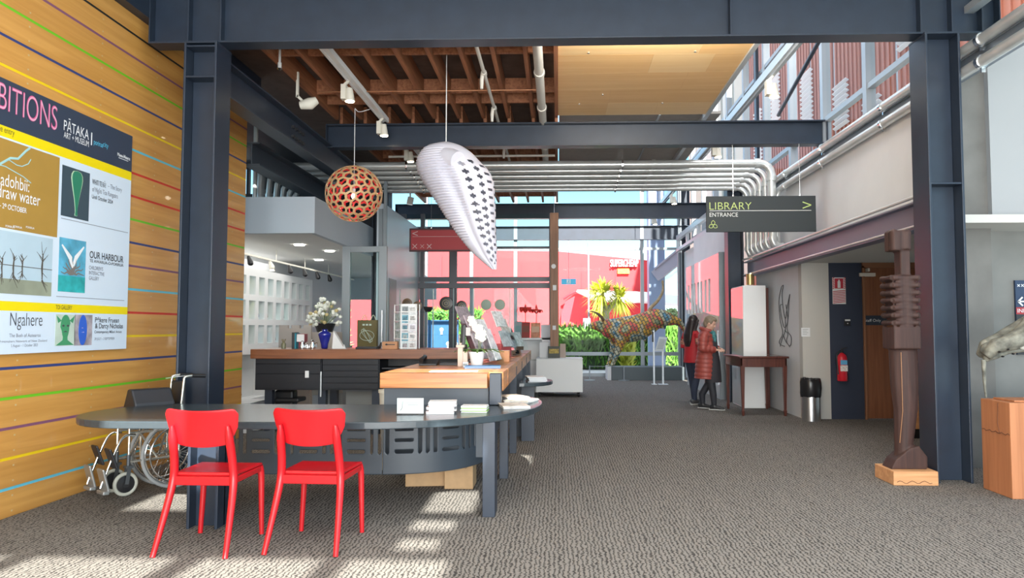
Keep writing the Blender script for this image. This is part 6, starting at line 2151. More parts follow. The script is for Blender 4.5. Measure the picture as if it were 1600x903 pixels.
m = MB(); m.box(cx - .06, cx + .06, 21.474, 21.48, b.z + .02, a.z - .02); m.build('pictogram', mat('exit_white', (.7, .8, .8), .5), t)
m = MB(); m.ell((cx + .01, 21.472, cz_ + .04), .014, .003, .014, 8); m.bar((cx, 21.472, cz_ - .01), (cx + .01, 21.472, cz_ + .03), .003, .02); m.bar((cx, 21.472, cz_ - .01), (cx + .03, 21.472, cz_ - .05), .003, .011); m.bar((cx, 21.472, cz_ - .01), (cx - .04, 21.472, cz_ - .045), .003, .011); m.build('running_figure', mat('exit_blue', (.02, .22, .34), .4), t)
m = MB(); m.tube([(cx, 21.5, a.z), (cx, 21.5, 3.99)], .01, 6); m.build('hanger', GREYM, t)

# rope barrier and sign stand
bz = []
for k, (u, v) in enumerate(((921, 594), (974, 594))):
    p = FL(u, v)
    p = Vector((p.x, 19.9, 0))
    bz.append(p)
    t = thing('barrier_post', ('slim grey barrier post left of the bull plinth', 'slim grey barrier post at the corner of the bull plinth')[k], 'barrier', p, 'barrier posts')
    m = MB(); m.lathe([(.15, 0), (.15, .015), (.02, .03)], p, 20); m.build('base', GREYM, t)
    m = MB(); m.tube([p + Vector((0, 0, .02)), p + Vector((0, 0, .40))], .016, 10); m.build('post', GREYM, t)
m = MB(); m.tube([bz[0] + Vector((0, 0, .38)), bz[1] + Vector((0, 0, .38))], .008, 6)
tag(m.build('cord', GREYM, loc=bz[0] + Vector((.4, 0, .38))), 'thin grey cord between the two barrier posts', 'cord')
YSS = 18.6
p0, p1 = P(1022, 600, YSS), P(1036, 601, YSS)
t = thing('sign_stand', 'grey information stand with two legs in front of the bull plinth', 'sign stand', (p0.x + .1, YSS, 0))
for q, x in enumerate((p0.x, p1.x)):
    m = MB(); m.box(x - .02, x + .02, YSS - .02, YSS + .02, 0, 1.35 if q == 0 else .95); m.build('leg', ALU, t)
m = MB(); m.box(p1.x - .12, p1.x + .12, YSS - .1, YSS + .1, 0, .012); m.box(p0.x - .06, p0.x + .06, YSS - .1, YSS + .1, 0, .012); m.build('base', ALU, t)
a, b = P(1024, 545, YSS - .04), P(1042, 527, YSS - .04)
m = MB()
v_ = [P(1023, 549, YSS - .05), P(1037, 549, YSS - .05), P(1043, 527, YSS + .05), P(1030, 526, YSS + .05)]
vs = [m.bm.verts.new(q) for q in v_] + [m.bm.verts.new(q + Vector((0, .02, 0))) for q in v_]
for f in ((0, 1, 2, 3), (7, 6, 5, 4), (0, 4, 5, 1), (1, 5, 6, 2), (2, 6, 7, 3), (3, 7, 4, 0)): m.face([vs[i] for i in f])
m.build('panel', mat('stand_panel', (.50, .54, .55), .4), t)
m = MB()
for k in range(7):
    q = v_[0].lerp(v_[3], .2 + .1 * k); r2 = v_[1].lerp(v_[2], .2 + .1 * k)
    m.bar(q.lerp(r2, .15) + Vector((0, -.006, 0)), q.lerp(r2, .85) + Vector((0, -.006, 0)), .004, .012)
m.build('print', mat('print_grey', (.25, .28, .27), .6), t)
m = MB(); m.box(p0.x - .05, p0.x - .01, YSS - .06, YSS - .03, 1.06, 1.32); m.build('side_box', BLACK, t)

# ------------------------------------------------------------------ the bull
YB = 20.4
t = thing('low_plinth', 'long dark low plinth under the bull sculpture', 'plinth', (2.4, YB, 0))
m = MB(); m.box(1.44, 3.40, 20.05, 20.85, 0, .355); m.build('body', mat('plinth_slate', (.055, .075, .085), .5), t, bevel=.004)
m = MB(); m.box(1.33, 1.435, 20.05, 20.85, 0, .36); m.build('end_panel', WALLW, t)


def bp(cx, cy, dy=0.0):
    return P(910 + cx / 5.018, 430 + cy / 5.018, YB) + Vector((0, dy, 0))


def bull_mat():
    m, n, b = _new('painted_mosaic_hide')
    t = n.nodes.new('ShaderNodeTexCoord')
    ns = n.nodes.new('ShaderNodeTexNoise'); ns.inputs['Scale'].default_value = 1.9; ns.inputs['Detail'].default_value = 1.0
    r = n.nodes.new('ShaderNodeValToRGB'); r.color_ramp.interpolation = 'CONSTANT'
    e = r.color_ramp.elements
    e[0].position, e[0].color = 0, (.42, .40, .26, 1)
    e[1].position, e[1].color = .36, (.09, .24, .34, 1)
    for p, c in ((.41, (.46, .44, .32, 1)), (.47, (.60, .34, .05, 1)), (.53, (.66, .10, .08, 1)), (.58, (.55, .33, .10, 1)), (.63, (.36, .42, .26, 1)), (.69, (.68, .44, .04, 1))):
        k = e.new(p); k.color = c
    L = n.links.new
    sx_ = n.nodes.new('ShaderNodeSeparateXYZ'); cx_ = n.nodes.new('ShaderNodeCombineXYZ')
    L(t.outputs['Object'], sx_.inputs[0]); L(sx_.outputs[2], cx_.inputs[0]); L(sx_.outputs[0], cx_.inputs[1])
    mp = n.nodes.new('ShaderNodeMapping'); mp.inputs['Rotation'].default_value = (0, 0, .45)
    L(cx_.outputs[0], mp.inputs[0])
    bk = n.nodes.new('ShaderNodeTexBrick')
    bk.inputs['Scale'].default_value = 1.0
    bk.inputs['Brick Width'].default_value = .135
    bk.inputs['Row Height'].default_value = .085
    bk.inputs['Mortar Size'].default_value = .011
    bk.inputs['Mortar Smooth'].default_value = .2
    bk.inputs['Color1'].default_value = (1, 1, 1, 1); bk.inputs['Color2'].default_value = (.62, .62, .62, 1); bk.inputs['Mortar'].default_value = (0, 0, 0, 1)
    L(mp.outputs[0], bk.inputs['Vector'])
    mu = n.nodes.new('ShaderNodeMix'); mu.data_type = 'RGBA'; mu.blend_type = 'MULTIPLY'; mu.inputs['Factor'].default_value = 1
    m2 = n.nodes.new('ShaderNodeMix'); m2.data_type = 'RGBA'; m2.inputs['B'].default_value = (.045, .06, .045, 1)
    L(t.outputs['Object'], ns.inputs['Vector']); L(ns.outputs['Fac'], r.inputs[0])
    L(r.outputs[0], mu.inputs['A']); L(bk.outputs['Color'], mu.inputs['B'])
    L(mu.outputs['Result'], m2.inputs['A']); L(bk.outputs['Fac'], m2.inputs['Factor'])
    L(m2.outputs['Result'], b.inputs['Base Color'])
    b.inputs['Roughness'].default_value = .6
    return m


t = thing('bull_sculpture', 'colourful patterned bull sculpture kicking up its hind legs on the low plinth', 'sculpture', (2.2, YB, .36))
m = MB()
K = .00352
chain = [(62, 398, 22, .07), (85, 397, 28, .09), (115, 396, 40, .12), (150, 398, 52, .15), (190, 412, 72, .20), (250, 428, 92, .27), (320, 428, 102, .30), (400, 418, 104, .31), (470, 396, 98, .30), (530, 365, 90, .29), (590, 335, 76, .27), (640, 330, 58, .22), (668, 335, 40, .14)]
m.tube([bp(a, b) for a, b, c, d in chain], [(d, c * K) for a, b, c, d in chain], 20, ref=(0, 1, 0))
m.tube([bp(590, 330, -.12), bp(660, 345, -.16), bp(712, 358, -.17), bp(748, 362, -.17), (bp(772, 395, -.17)), bp(796, 440, -.17), bp(806, 462, -.17)], [.24, .19, .13, .09, .075, .055, .06], 14)
m.tube([bp(590, 335, .12), bp(660, 345, .16), bp(720, 352, .17), bp(775, 385, .17), bp(808, 400, .17)], [.24, .17, .11, .07, .06], 14)
m.tube([bp(560, 390, -.05), bp(600, 400, -.05), bp(655, 410, -.05)], [.09, .06, .045], 10)
m.tube([bp(300, 440, -.16), bp(300, 500, -.18), bp(285, 560, -.18), bp(262, 625, -.18), bp(243, 680, -.18), bp(233, 700, -.18), bp(226, 710, -.18)], [.24, .17, .11, .075, .055, .06, .06], 14)
m.tube([bp(260, 440, .14), bp(255, 510, .16), bp(248, 560, .16), bp(236, 620, .16), bp(215, 680, .16), bp(206, 702, .16), bp(200, 710, .16)], [.22, .15, .10, .075, .055, .055, .055], 14)
m.tube([bp(480, 470), bp(488, 500), bp(492, 520)], [.10, .06, .03], 10)
for dy in (-.14, .14):
    m.tube([bp(140, 372, dy * .6), bp(150, 372, dy * 1.5)], [.035, .015], 8)
body = organic(m, 'body', bull_mat(), t, voxel=.02, it=4)
HORN = mat('bull_horn', (.16, .10, .06), .5)
for dy in (-1, 1):
    m = MB(); m.tube(spline([bp(162, 352, dy * .10), bp(150, 330, dy * .20), bp(122, 303, dy * .24), bp(92, 288, dy * .20), bp(66, 283, dy * .14)], 4), [.045 - .0024 * i for i in range(17)], 10); m.build('horn', HORN, t, smooth=60)
m = MB(); m.tube(spline([bp(520, 285), bp(545, 245), bp(590, 200), bp(625, 140), bp(632, 90), bp(628, 55)], 5), [.055 - .0012 * i for i in range(26)], 10)
m.ell(bp(629, 55), .035, .03, .06, 10); m.build('tail', mat('bull_tail', (.30, .22, .12), .5, var=.3, scale=12), t, smooth=60)

# =================================================================== PEOPLE
SKIN = mat('skin', (.58, .34, .25), .55)


def head_parts(mb, c, tilt, s=1.0):
    """head with brow, nose, lips, chin and ears; looks along +x, tilted down by tilt"""
    from mathutils import Euler
    R = Euler((0, tilt, 0))
    M = R.to_matrix()
    q = lambda x, y, z_: Vector(c) + M @ Vector((x * s, y * s, z_ * s))
    mb.ell(q(-.005, 0, .02), .096 * s, .074 * s, .105 * s, 18, R)
    mb.ell(q(.03, 0, -.045), .062 * s, .058 * s, .075 * s, 14, R)
    mb.ell(q(.068, 0, -.098), .022 * s, .026 * s, .018 * s, 10, R)
    mb.tube([q(.088, 0, .015), q(.105, 0, -.018), q(.096, 0, -.034)], [.010 * s, .014 * s, .012 * s], 8)
    mb.ell(q(.086, 0, .032), .014 * s, .045 * s, .010 * s, 10, R)
    mb.ell(q(.084, 0, -.062), .012 * s, .022 * s, .009 * s, 8, R)
    for sd in (-1, 1):
        mb.ell(q(.005, sd * .076, -.005), .018 * s, .010 * s, .028 * s, 8, R)
        mb.ell(q(.05, sd * .045, -.03), .025 * s, .02 * s, .025 * s, 8, R)
    return q


def hand(mb, w, d, up, s, side):
    """palm with four unequal bent fingers and a thumb; w wrist, d pointing direction, up back of the hand"""
    d = Vector(d).normalized(); up = (Vector(up) - d * Vector(up).dot(d)).normalized(); r = d.cross(up)
    w = Vector(w)
    mb.tube([w - d * .02, w + d * .03, w + d * .085], [(.026, .018), (.038, .016), (.040, .014)], 10, ref=r)
    for k, L in enumerate((.060, .072, .068, .052)):
        o = w + d * .082 + r * ((k - 1.5) * .021)
        mb.tube([o - d * .02, o + d * L * .45 - up * .006, o + d * L * .75 - up * .022, o + d * L * .80 - up * .04], [.0092, .009, .0085, .007], 8)
    o = w + d * .025 - r * side * .034
    mb.tube([o, o + d * .03 - r * side * .022 - up * .008, o + d * .062 - r * side * .018 - up * .02], [.013, .011, .0085], 8)


def shoe(par, ankle, yaw, mt, sole):
    """one shoe under an ankle; toe along yaw"""
    c, s_ = cos(yaw), sin(yaw)
    f = Vector((c, s_, 0))
    a = Vector((ankle[0], ankle[1], 0))
    m = MB()
    m.tube([a - f * .075 + Vector((0, 0, .045)), a - f * .03 + Vector((0, 0, .06)), a + f * .05 + Vector((0, 0, .05)), a + f * .12 + Vector((0, 0, .038)), a + f * .175 + Vector((0, 0, .032))], [(.028, .034), (.036, .048), (.040, .038), (.042, .028), (.022, .016)], 14, ref=(-s_, c, 0))
    m.tube([a + Vector((0, 0, .06)), a + Vector((0, 0, .105))], [.042, .04], 12)
    o = organic(m, 'shoe', mt, par, voxel=.007, it=3)
    m = MB(); m.tube([a - f * .085 + Vector((0, 0, .011)), a + f * .03 + Vector((0, 0, .011)), a + f * .13 + Vector((0, 0, .011)), a + f * .185 + Vector((0, 0, .013))], [(.030, .011), (.042, .011), (.046, .011), (.022, .010)], 12, ref=(-s_, c, 0)); m.build('sole', sole, o, smooth=50)


def person(name_label, cat, loc, yaw, hd, feet, arms, knees, hip=.84, head_s=1.0):
    t = thing('person', name_label, cat, (0, 0, 0), 'visitors at the mahogany table')
    m = MB()
    q = head_parts(m, hd[:3], hd[3], head_s)
    m.tube([(-.01, 0, 1.30), (hd[0] - .02, 0, hd[2] - .07)], [.055, .050], 12)
    m.tube([(0, 0, hip - .02), (0, 0, 1.0), (-.005, 0, 1.15), (-.01, 0, 1.28), (-.01, 0, 1.345)], [(.095, .145), (.095, .125), (.10, .145), (.085, .155), (.05, .07)], 16, ref=(1, 0, 0))
    for sd, (ft, kn) in zip((-1, 1), zip(feet, knees)):
        m.tube([(0, sd * .085, hip), (kn[0], kn[1], .46), (ft[0] - .01, ft[1], .25), (ft[0], ft[1], .09)], [.085, .056, .05, .036], 12)
        m.tube([(ft[0] - .04, ft[1], .05), (ft[0] + .13, ft[1], .03)], [.03, .024], 8)
    for sd, (el, wr, d, up) in zip((-1, 1), arms):
        m.tube([(-.01, sd * .155, 1.30), (el[0], el[1], el[2]), (wr[0], wr[1], wr[2])], [.05, .038, .026], 12)
        hand(m, wr, d, up, 1.0, sd)
    organic(m, 'body', SKIN, t, voxel=.0075, it=3)
    return t, q


def ribbed(pts, r, step, amp):
    """subdivide a limb and add quilting bulges"""
    out, rr = [], []
    for (p, q), (ra, rb) in zip(zip(pts, pts[1:]), zip(r, r[1:])):
        p, q = Vector(p), Vector(q)
        n_ = max(2, int((q - p).length / .012))
        for k in range(n_):
            s_ = k / n_
            out.append(p.lerp(q, s_))
            if isinstance(ra, tuple): rr.append((ra[0] + (rb[0] - ra[0]) * s_, ra[1] + (rb[1] - ra[1]) * s_))
            else: rr.append((ra + (rb - ra) * s_,) * 2)
    L = 0; res = []
    for i, (p, a) in enumerate(zip(out, rr)):
        if i: L += (p - out[i - 1]).length
        k = amp * (abs(sin(pi * L / step)) ** .6 - .5)
        res.append((a[0] + k, a[1] + k))
    return out, res


# --- woman in the quilted coat
arms = (((-.03, -.225, 1.06), (.17, -.085, 1.03), (.8, .55, -.05), (-.3, -.5, .8)), ((-.03, .225, 1.06), (.17, .085, 1.05), (.8, -.55, -.05), (-.3, .5, .8)))
feet = ((.12, -.10), (-.12, .09)); kn = ((.08, -.095), (.0, .09))
t, q = person('person with short fair hair in a long dusty red quilted coat and teal scarf', 'person', None, 0, (.045, 0, 1.485, .38), feet, arms, kn)
COAT = mat('quilted_coat', (.27, .050, .038), .5, var=.08, scale=14)
m = MB()
pts = [(-.025, 0, 1.39), (-.025, 0, 1.345), (-.025, 0, 1.29), (-.02, 0, 1.12), (-.02, 0, 1.0), (-.025, 0, .85), (-.03, 0, .70), (-.035, 0, .52)]
rad = [(.075, .085), (.095, .15), (.125, .195), (.145, .20), (.15, .20), (.175, .215), (.185, .225), (.195, .235)]
a_, b_ = ribbed(pts, rad, .075, .016)
m.tube(a_, b_, 26, ref=(1, 0, 0))
for sd, (el, wr, d, up) in zip((-1, 1), arms):
    a_, b_ = ribbed([(-.02, sd * .15, 1.30), (-.025, sd * .20, 1.20), el, Vector(el).lerp(Vector(wr), .45), Vector(wr).lerp(Vector(el), .05)], [.085, .082, .074, .066, .052], .075, .014)
    m.tube(a_, b_, 18)
organic(m, 'coat', COAT, t, voxel=.010, it=2)
m = MB(); m.tube([(.10 * cos(a) - .01, .105 * sin(a), 1.375 - .03 * cos(a)) for a in [radians(40 + 280 * k / 14) for k in range(15)]], .035, 10); m.build('collar', COAT, t, smooth=60)
m = MB()
m.tube([(.075, 0, 1.22), (.075, 0, 1.0), (.085, 0, .80), (.09, 0, .62), (.09, 0, .475)], [(.085, .085), (.105, .12), (.125, .15), (.135, .17), (.14, .185)], 20, ref=(1, 0, 0)); m.build('dress', mat('black_dress', (.022, .020, .026), .8), t, smooth=60)
m = MB()
SCF = mat('teal_scarf', (.04, .16, .17), .8, var=.6, scale=30)
m.tube([(.085 * cos(a) + .015, .085 * sin(a), 1.36 - .035 * cos(a)) for a in [2 * pi * k / 18 for k in range(18)]], .035, 10, closed=True)
m.tube([(.085, -.02, 1.34), (.115, -.03, 1.25), (.12, -.035, 1.14)], [.045, .05, .035], 10); m.tube([(.085, .03, 1.34), (.11, .04, 1.24), (.115, .05, 1.16)], [.045, .045, .03], 10)
organic(m, 'scarf', SCF, t, voxel=.010, it=2)
m = MB()
from mathutils import Euler as _E
m.ell(q(-.022, 0, .040), .098, .083, .098, 18, _E((0, .38, 0))); m.ell(q(-.055, 0, -.02), .062, .072, .075, 14); m.ell(q(.045, 0, .095), .055, .062, .032, 12, _E((0, .7, 0)))
for sd in (-1, 1): m.ell(q(.015, sd * .068, .035), .035, .016, .042, 10)
organic(m, 'hair', mat('fair_hair', (.19, .145, .10), .6, var=.25, scale=40), t, voxel=.008, it=2)
m = MB()
for sd, (ft, k_) in zip((-1, 1), zip(feet, kn)):
    m.tube([(0, sd * .085, .86), (k_[0], k_[1], .46), (ft[0] - .01, ft[1], .25), (ft[0], ft[1], .085)], [.098, .066, .060, .044], 14)
organic(m, 'leggings', mat('black_leggings', (.014, .015, .022), .7), t, voxel=.010, it=3)
SHOE = mat('black_shoe', (.015, .015, .017), .5)
for ft in feet: shoe(t, ft, 0, SHOE, mat('white_sole', (.6, .6, .58), .6))
m = MB()
for sd in (-1, 1): m.ell(q(.082, sd * .030, .012), .006, .011, .006, 8)
m.build('eyes', mat('eye_dark', (.05, .035, .03), .3), t)
t.location = (2.60, 12.93, 0); t.rotation_euler = (0, 0, radians(-24))

# --- woman with long dark hair
arms = (((-.05, -.24, 1.07), (.15, -.15, 1.0), (.9, .3, -.1), (0, -.5, .8)), ((-.03, .23, 1.07), (.17, .10, 1.02), (.85, -.45, 0), (0, .5, .8)))
feet = ((-.05, -.09), (.10, .09)); kn = ((-.01, -.09), (.06, .09))
t, q = person('person with long dark hair in a bright red patterned jacket and dark jeans', 'person', None, 0, (.03, 0, 1.52, .20), feet, arms, kn, hip=.86)
JK = mat('red_jacket', (.40, .012, .020), .6)
m = MB()
m.tube([(-.02, 0, 1.39), (-.02, 0, 1.345), (-.015, 0, 1.28), (-.01, 0, 1.12), (-.01, 0, 1.0), (-.01, 0, .86), (-.01, 0, .765)], [(.07, .08), (.085, .145), (.115, .185), (.125, .175), (.125, .17), (.14, .185), (.145, .195)], 22, ref=(1, 0, 0))
for sd, (el, wr, d, up) in zip((-1, 1), arms):
    m.tube([(-.015, sd * .15, 1.30), (-.02, sd * .195, 1.2), el, Vector(wr).lerp(Vector(el), .06)], [.075, .07, .062, .046], 14)
organic(m, 'jacket', JK, t, voxel=.010, it=3)
for sd, (el, wr, d, up) in zip((-1, 1), arms):
    m = MB(); s0 = Vector((-.02, sd * .195, 1.2)); e0 = Vector(el)
    m.tube([s0, s0.lerp(e0, .75)], [.077, .069], 14, caps=False); o = m.build('sleeve_band', mat('sleeve_pattern', (.36, .16, .12), .6, var=.9, scale=24), t, smooth=60); o['label'] = 'brown patterned sleeve panel'
m = MB()
m.ell(q(-.022, 0, .035), .100, .086, .100, 18); m.ell(q(-.05, 0, -.06), .07, .088, .12, 14)
m.tube([q(-.06, 0, -.02), q(-.085, 0, -.14), (-.12, 0, 1.28), (-.13, 0, 1.17), (-.125, 0, 1.06)], [(.065, .09), (.06, .10), (.05, .115), (.04, .10), (.02, .06)], 16, ref=(1, 0, 0))
for sd in (-1, 1): m.tube([q(.03, sd * .078, .05), q(.0, sd * .09, -.06), q(-.03, sd * .10, -.17), (-.04, sd * .12, 1.24)], [.022, .028, .03, .015], 10)
organic(m, 'hair', mat('dark_hair', (.018, .012, .012), .4), t, voxel=.009, it=2)
m = MB()
for sd, (ft, k_) in zip((-1, 1), zip(feet, kn)):
    m.tube([(0, sd * .085, .88), (k_[0], k_[1], .46), (ft[0] - .01, ft[1], .25), (ft[0], ft[1], .085)], [.105, .068, .058, .046], 14)
organic(m, 'jeans', mat('dark_jeans', (.02, .028, .055), .8), t, voxel=.010, it=3)
for ft in feet: shoe(t, ft, 0, mat('grey_shoe', (.05, .05, .055), .5), mat('white_sole', (.6, .6, .58), .6))
m = MB()
for sd in (-1, 1): m.ell(q(.082, sd * .030, .012), .006, .011, .006, 8)
m.build('eyes', mat('eye_dark', (.05, .035, .03), .3), t)
t.location = (2.50, 13.80, 0); t.rotation_euler = (0, 0, radians(32))

# =================================================================== OUTSIDE
m = MB(); m.box(-60, 60, FY + .1, 160, -.15, -.03)
struct(m.build('ground', mat('pale_paving', (.62, .62, .60), .8, var=.05, scale=2)), 'bright pale paving and road outside the glazed front', 'ground')
RB = mat('red_building', (.50, .022, .029), .6)
YR_ = 47.0
t = thing('red_building', 'long red shop building across the street with a white and yellow sign', 'building', (0, YR_, 0))
l0, l1 = P(440, 386, YR_), P(870, 392.5, YR_)
r0, r1 = P(870, 392.5, YR_), P(1020, 407.5, YR_)
m = MB(); m.prism([(l0.x - 14, 0), (l1.x, 0), (l1.x, l1.z), (l0.x - 14, l0.z)], YR_, YR_ + 12, 'y')
m.prism([(r0.x, 0), (r1.x, 0), (r1.x, r1.z), (r0.x, r0.z)], YR_ + .02, YR_ + 12, 'y'); m.build('wall', RB, t)
m = MB()
for u in (770, 815, 909, 962, 845):
    x = P(u, 450, YR_).x; m.box(x - .03, x + .03, YR_ - .03, YR_, 0, 5.6)
x = P(688.5, 450, YR_).x; m.box(x - .08, x + .08, YR_ - .06, YR_, 0, 6)
m.build('wall_joints', mat('joint_red', (.42, .02, .03), .6), t)
m = MB(); c = P(907, 520, YR_)
ar = [(P(876, 513, YR_).x, P(876, 513, YR_).z)] + [(P(u, v, YR_).x, P(u, v, YR_).z) for u, v in ((877, 490), (884, 470), (897, 460), (912, 459), (926, 468), (933, 485), (934, 513))]
m.prism(ar, YR_ - .6, YR_ - .02, 'y'); m.build('arched_porch', mat('porch_red', (.60, .025, .04), .6), t)
m = MB(); pr = spline([P(880, 467, YR_ - .8), P(897, 457, YR_ - .8), P(912, 456, YR_ - .8), P(925, 463, YR_ - .8), P(932, 478, YR_ - .8)], 5)
m.tube(pr, .10, 6); m.build('arch_trim', mat('dark_red_trim', (.35, .02, .03), .5), t)
m = MB(); m.prism([(P(u, v, YR_ - 1).x, P(u, v, YR_ - 1).z) for u, v in ((900, 456), (1000, 459), (1075, 468), (1075, 479), (1000, 473), (985, 474), (930, 470))], YR_ - 3.5, YR_ - .5, 'y'); m.build('white_canopy', mat('canopy_white', (.78, .79, .80), .5), t)
m = MB(); m.prism([(P(u, v, YR_ - .1).x, P(u, v, YR_ - .1).z) for u, v in ((955, 475), (1004, 474), (1004, 512), (950, 512), (948, 490))], YR_ - .3, YR_ - .05, 'y'); m.build('recessed_front', mat('porch_red', (.6, .025, .04), .6), t)
m = MB()
for u in (914, 920):
    x0 = P(u, 500, YR_ - 1).x; m.box(x0 - .11, x0 + .11, YR_ - 1, YR_ - .6, 0, P(u, 497, YR_ - 1).z)
m.build('white_pillars', mat('canopy_white', (.78, .79, .80), .5), t)
a, b = P(953.5, 405, YR_ - .2), P(997, 420, YR_ - .2)
m = MB(); m.box(a.x + .05, b.x - .05, YR_ - .22, YR_ - .02, P(970, 417, YR_).z, P(970, 408, YR_).z)
sb = m.build('sign_board', RB, t)
text('SUPERCHEAP', 'sign_text', mat('sign_bright_white', (.9, .9, .9), .5), sb, '-y', (a.x, YR_ - .3, P(970, 417, YR_).z), .46, width=b.x - a.x, bold=.012, depth=.05)
a, b = P(965, 420, YR_ - .2), P(983, 427.5, YR_ - .2)
m = MB(); m.box(a.x, b.x, YR_ - .25, YR_ - .02, b.z, a.z); sy = m.build('sign_board', mat('sign_yellow', (.85, .55, .05), .5), t)
text('AUTO', 'sign_text', mat('sign_print_red', (.42, .02, .04), .5), sy, '-y', ((a.x + b.x) / 2, YR_ - .27, b.z + .07), .17, width=.55, align='c', bold=.02)
# pale lower strip and long hedge
LEAF = mat('hedge_leaf', (.12, .28, .045), .55, var=.5, scale=3)


def leafmass(name, label, cat, x0, x1, y0, y1, z0, z1, n_, s_, mt, seed, up=.5, base=None):
    r_ = random.Random(seed)
    m = MB()
    for _ in range(n_):
        p = Vector((r_.uniform(x0, x1), r_.uniform(y0, y1), z0 + (z1 - z0) * r_.random() ** .8))
        d = Vector((r_.uniform(-1, 1), r_.uniform(-1, 1), r_.uniform(-.2, 1.2) + up)).normalized()
        sd = d.orthogonal().normalized() * s_ * .22
        L = s_ * r_.uniform(.6, 1.3)
        m.quad(p - sd * .5, p + sd * .5, p + d * L * .6 + sd * .6, p + d * L)
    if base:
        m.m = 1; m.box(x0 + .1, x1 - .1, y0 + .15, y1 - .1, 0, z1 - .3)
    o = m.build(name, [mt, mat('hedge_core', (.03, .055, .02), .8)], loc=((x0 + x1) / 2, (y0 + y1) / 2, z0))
    return tag(o, label, cat, None, 'thing')


hz = P(900, 518, 26).z
leafmass('hedge', 'tall green hedge outside the glazed front behind the bull', 'hedge', P(868, 530, 26).x, P(1072, 530, 26).x, 25.5, 26.6, 0, hz, 5200, .34, LEAF, 1, .9, True)
leafmass('hedge', 'lower leafy hedge outside seen through the dish display', 'hedge', P(640, 530, 30).x, P(752, 530, 30).x, 29.5, 30.5, .2, P(700, 489, 30).z, 2600, .30, LEAF, 2, .4, True)
leafmass('hedge', 'pale leafy hedge outside the far shop window', 'hedge', P(440, 530, 30).x, P(540, 530, 30).x, 29.5, 30.5, .2, P(500, 474, 30).z, 3000, .32, mat('hedge_pale', (.30, .36, .14), .55, var=.5, scale=3), 3, .4, True)
leafmass('shrub', 'low yellow green shrub in front of the hedge', 'shrub', P(972, 550, 25).x, P(988, 550, 25).x, 24.9, 25.4, 0, P(980, 545, 25).z, 240, .35, mat('shrub_lime', (.42, .45, .05), .5, var=.3, scale=4), 6, .8)
# cabbage tree
YT = 31.0
t = thing('cabbage_tree', 'cabbage tree with spiky yellow green heads outside above the bull', 'tree', (P(945, 560, YT).x, YT, 0))
m = MB()
b0 = P(944, 562, YT)
m.tube([(b0.x, YT, 0), P(945, 500, YT), P(946, 478, YT)], [.28, .2, .15], 10); m.tube([P(945, 490, YT), P(958, 475, YT), P(966, 468, YT)], [.14, .11, .09], 8); m.tube([P(945, 492, YT), P(935, 478, YT)], [.12, .09], 8)
m.build('trunk', mat('tree_bark', (.36, .33, .27), .8, var=.2, scale=6), t, smooth=60)
LV = mat('cabbage_leaf', (.55, .58, .06), .5, var=.35, scale=1.5)
r_ = random.Random(11)
for (u, v, R2, n_) in ((942, 459, 1.05, 190), (967, 466, .95, 170), (936, 482, .6, 80), (927, 452, .5, 40)):
    c = P(u, v, YT)
    m = MB()
    for k in range(n_):
        d = Vector((r_.gauss(0, 1), r_.gauss(0, 1), r_.gauss(.25, 1))).normalized()
        L = R2 * r_.uniform(.65, 1.05)
        sd = d.cross(Vector((0, 0, 1)))
        sd = (sd.normalized() if sd.length > .1 else Vector((1, 0, 0))) * .045
        p1 = c + d * L * .55; p2 = c + d * L + Vector((0, 0, -.22 * L))
        v1 = m.bm.verts.new(c); v2 = m.bm.verts.new(p1 + sd); v3 = m.bm.verts.new(p1 - sd); v4 = m.bm.verts.new(p2)
        m.face((v1, v2, v3)); m.face((v2, v4, v3))
    m.build('leaf_head', LV, t)
# street posts and blue panel
for k, (u, w_, Y_, v0, mt, lab) in enumerate(((920, .07, 27.5, 380, GREYM, 'thin grey flag pole outside left of the cabbage tree'), (1025.5, .50, 23.6, 200, mat('blue_grey_post', (.26, .32, .48), .5), 'thick blue grey post of the outdoor canopy behind the bull'))):
    p = P(u, 500, Y_); zt_ = P(u, v0, Y_).z
    t = thing(('flag_pole', 'canopy_post')[k], lab, ('pole', 'post')[k], (p.x, Y_, 0))
    m = MB(); m.box(p.x - w_ / 2, p.x + w_ / 2, Y_ - w_ / 2, Y_ + w_ / 2, -.05, zt_) if k else m.tube([(p.x, Y_, -.05), (p.x, Y_, zt_)], w_ / 2, 10)
    m.build('pole', mt, t)
    m = MB(); m.box(p.x - w_ * .7, p.x + w_ * .7, Y_ - w_ * .7, Y_ + w_ * .7, -.05, .06); m.build('foot', mt, t)
t = thing('canopy_beam', 'slanting lavender grey canopy beam outside at the right end of the glass', 'beam', (P(1040, 410, 23.0).x, 23.4, 4))
m = MB(); a, b = P(1024, 432, 23.4), P(1070, 394, 23.0)
m.bar(a, (b.x, b.y, b.z), .2, .36); m.build('beam', mat('lavender_paint', (.45, .40, .48), .5), t)
m = MB(); m.bar(a + Vector((0, 0, .22)), b + Vector((0, 0, .22)), .3, .05); m.build('flange', mat('lavender_paint', (.45, .40, .48), .5), t)
x0, x1 = P(668, 520, 25).x, P(716, 520, 25).x
t = thing('corrugated_sheet', 'blue sheet panel with white symbols outside behind the dish display', 'panel', ((x0 + x1) / 2, 25, 0))
m = MB(); m.box(x0, x1, 25, 25.1, 0, P(700, 500, 25).z); m.build('sheet', mat('corrugated_blue', (.02, .085, .20), .5, var=.1, scale=8), t)
m = MB()
for u, v in ((700, 537), (712, 537), (690, 515), (711, 528)):
    c = P(u, v, 24.97); m.ell(c, .07, .02, .07, 8); m.box(c.x - .03, c.x + .03, c.y - .02, c.y + .02, c.z - .16, c.z)
m.build('symbols', PW, t)
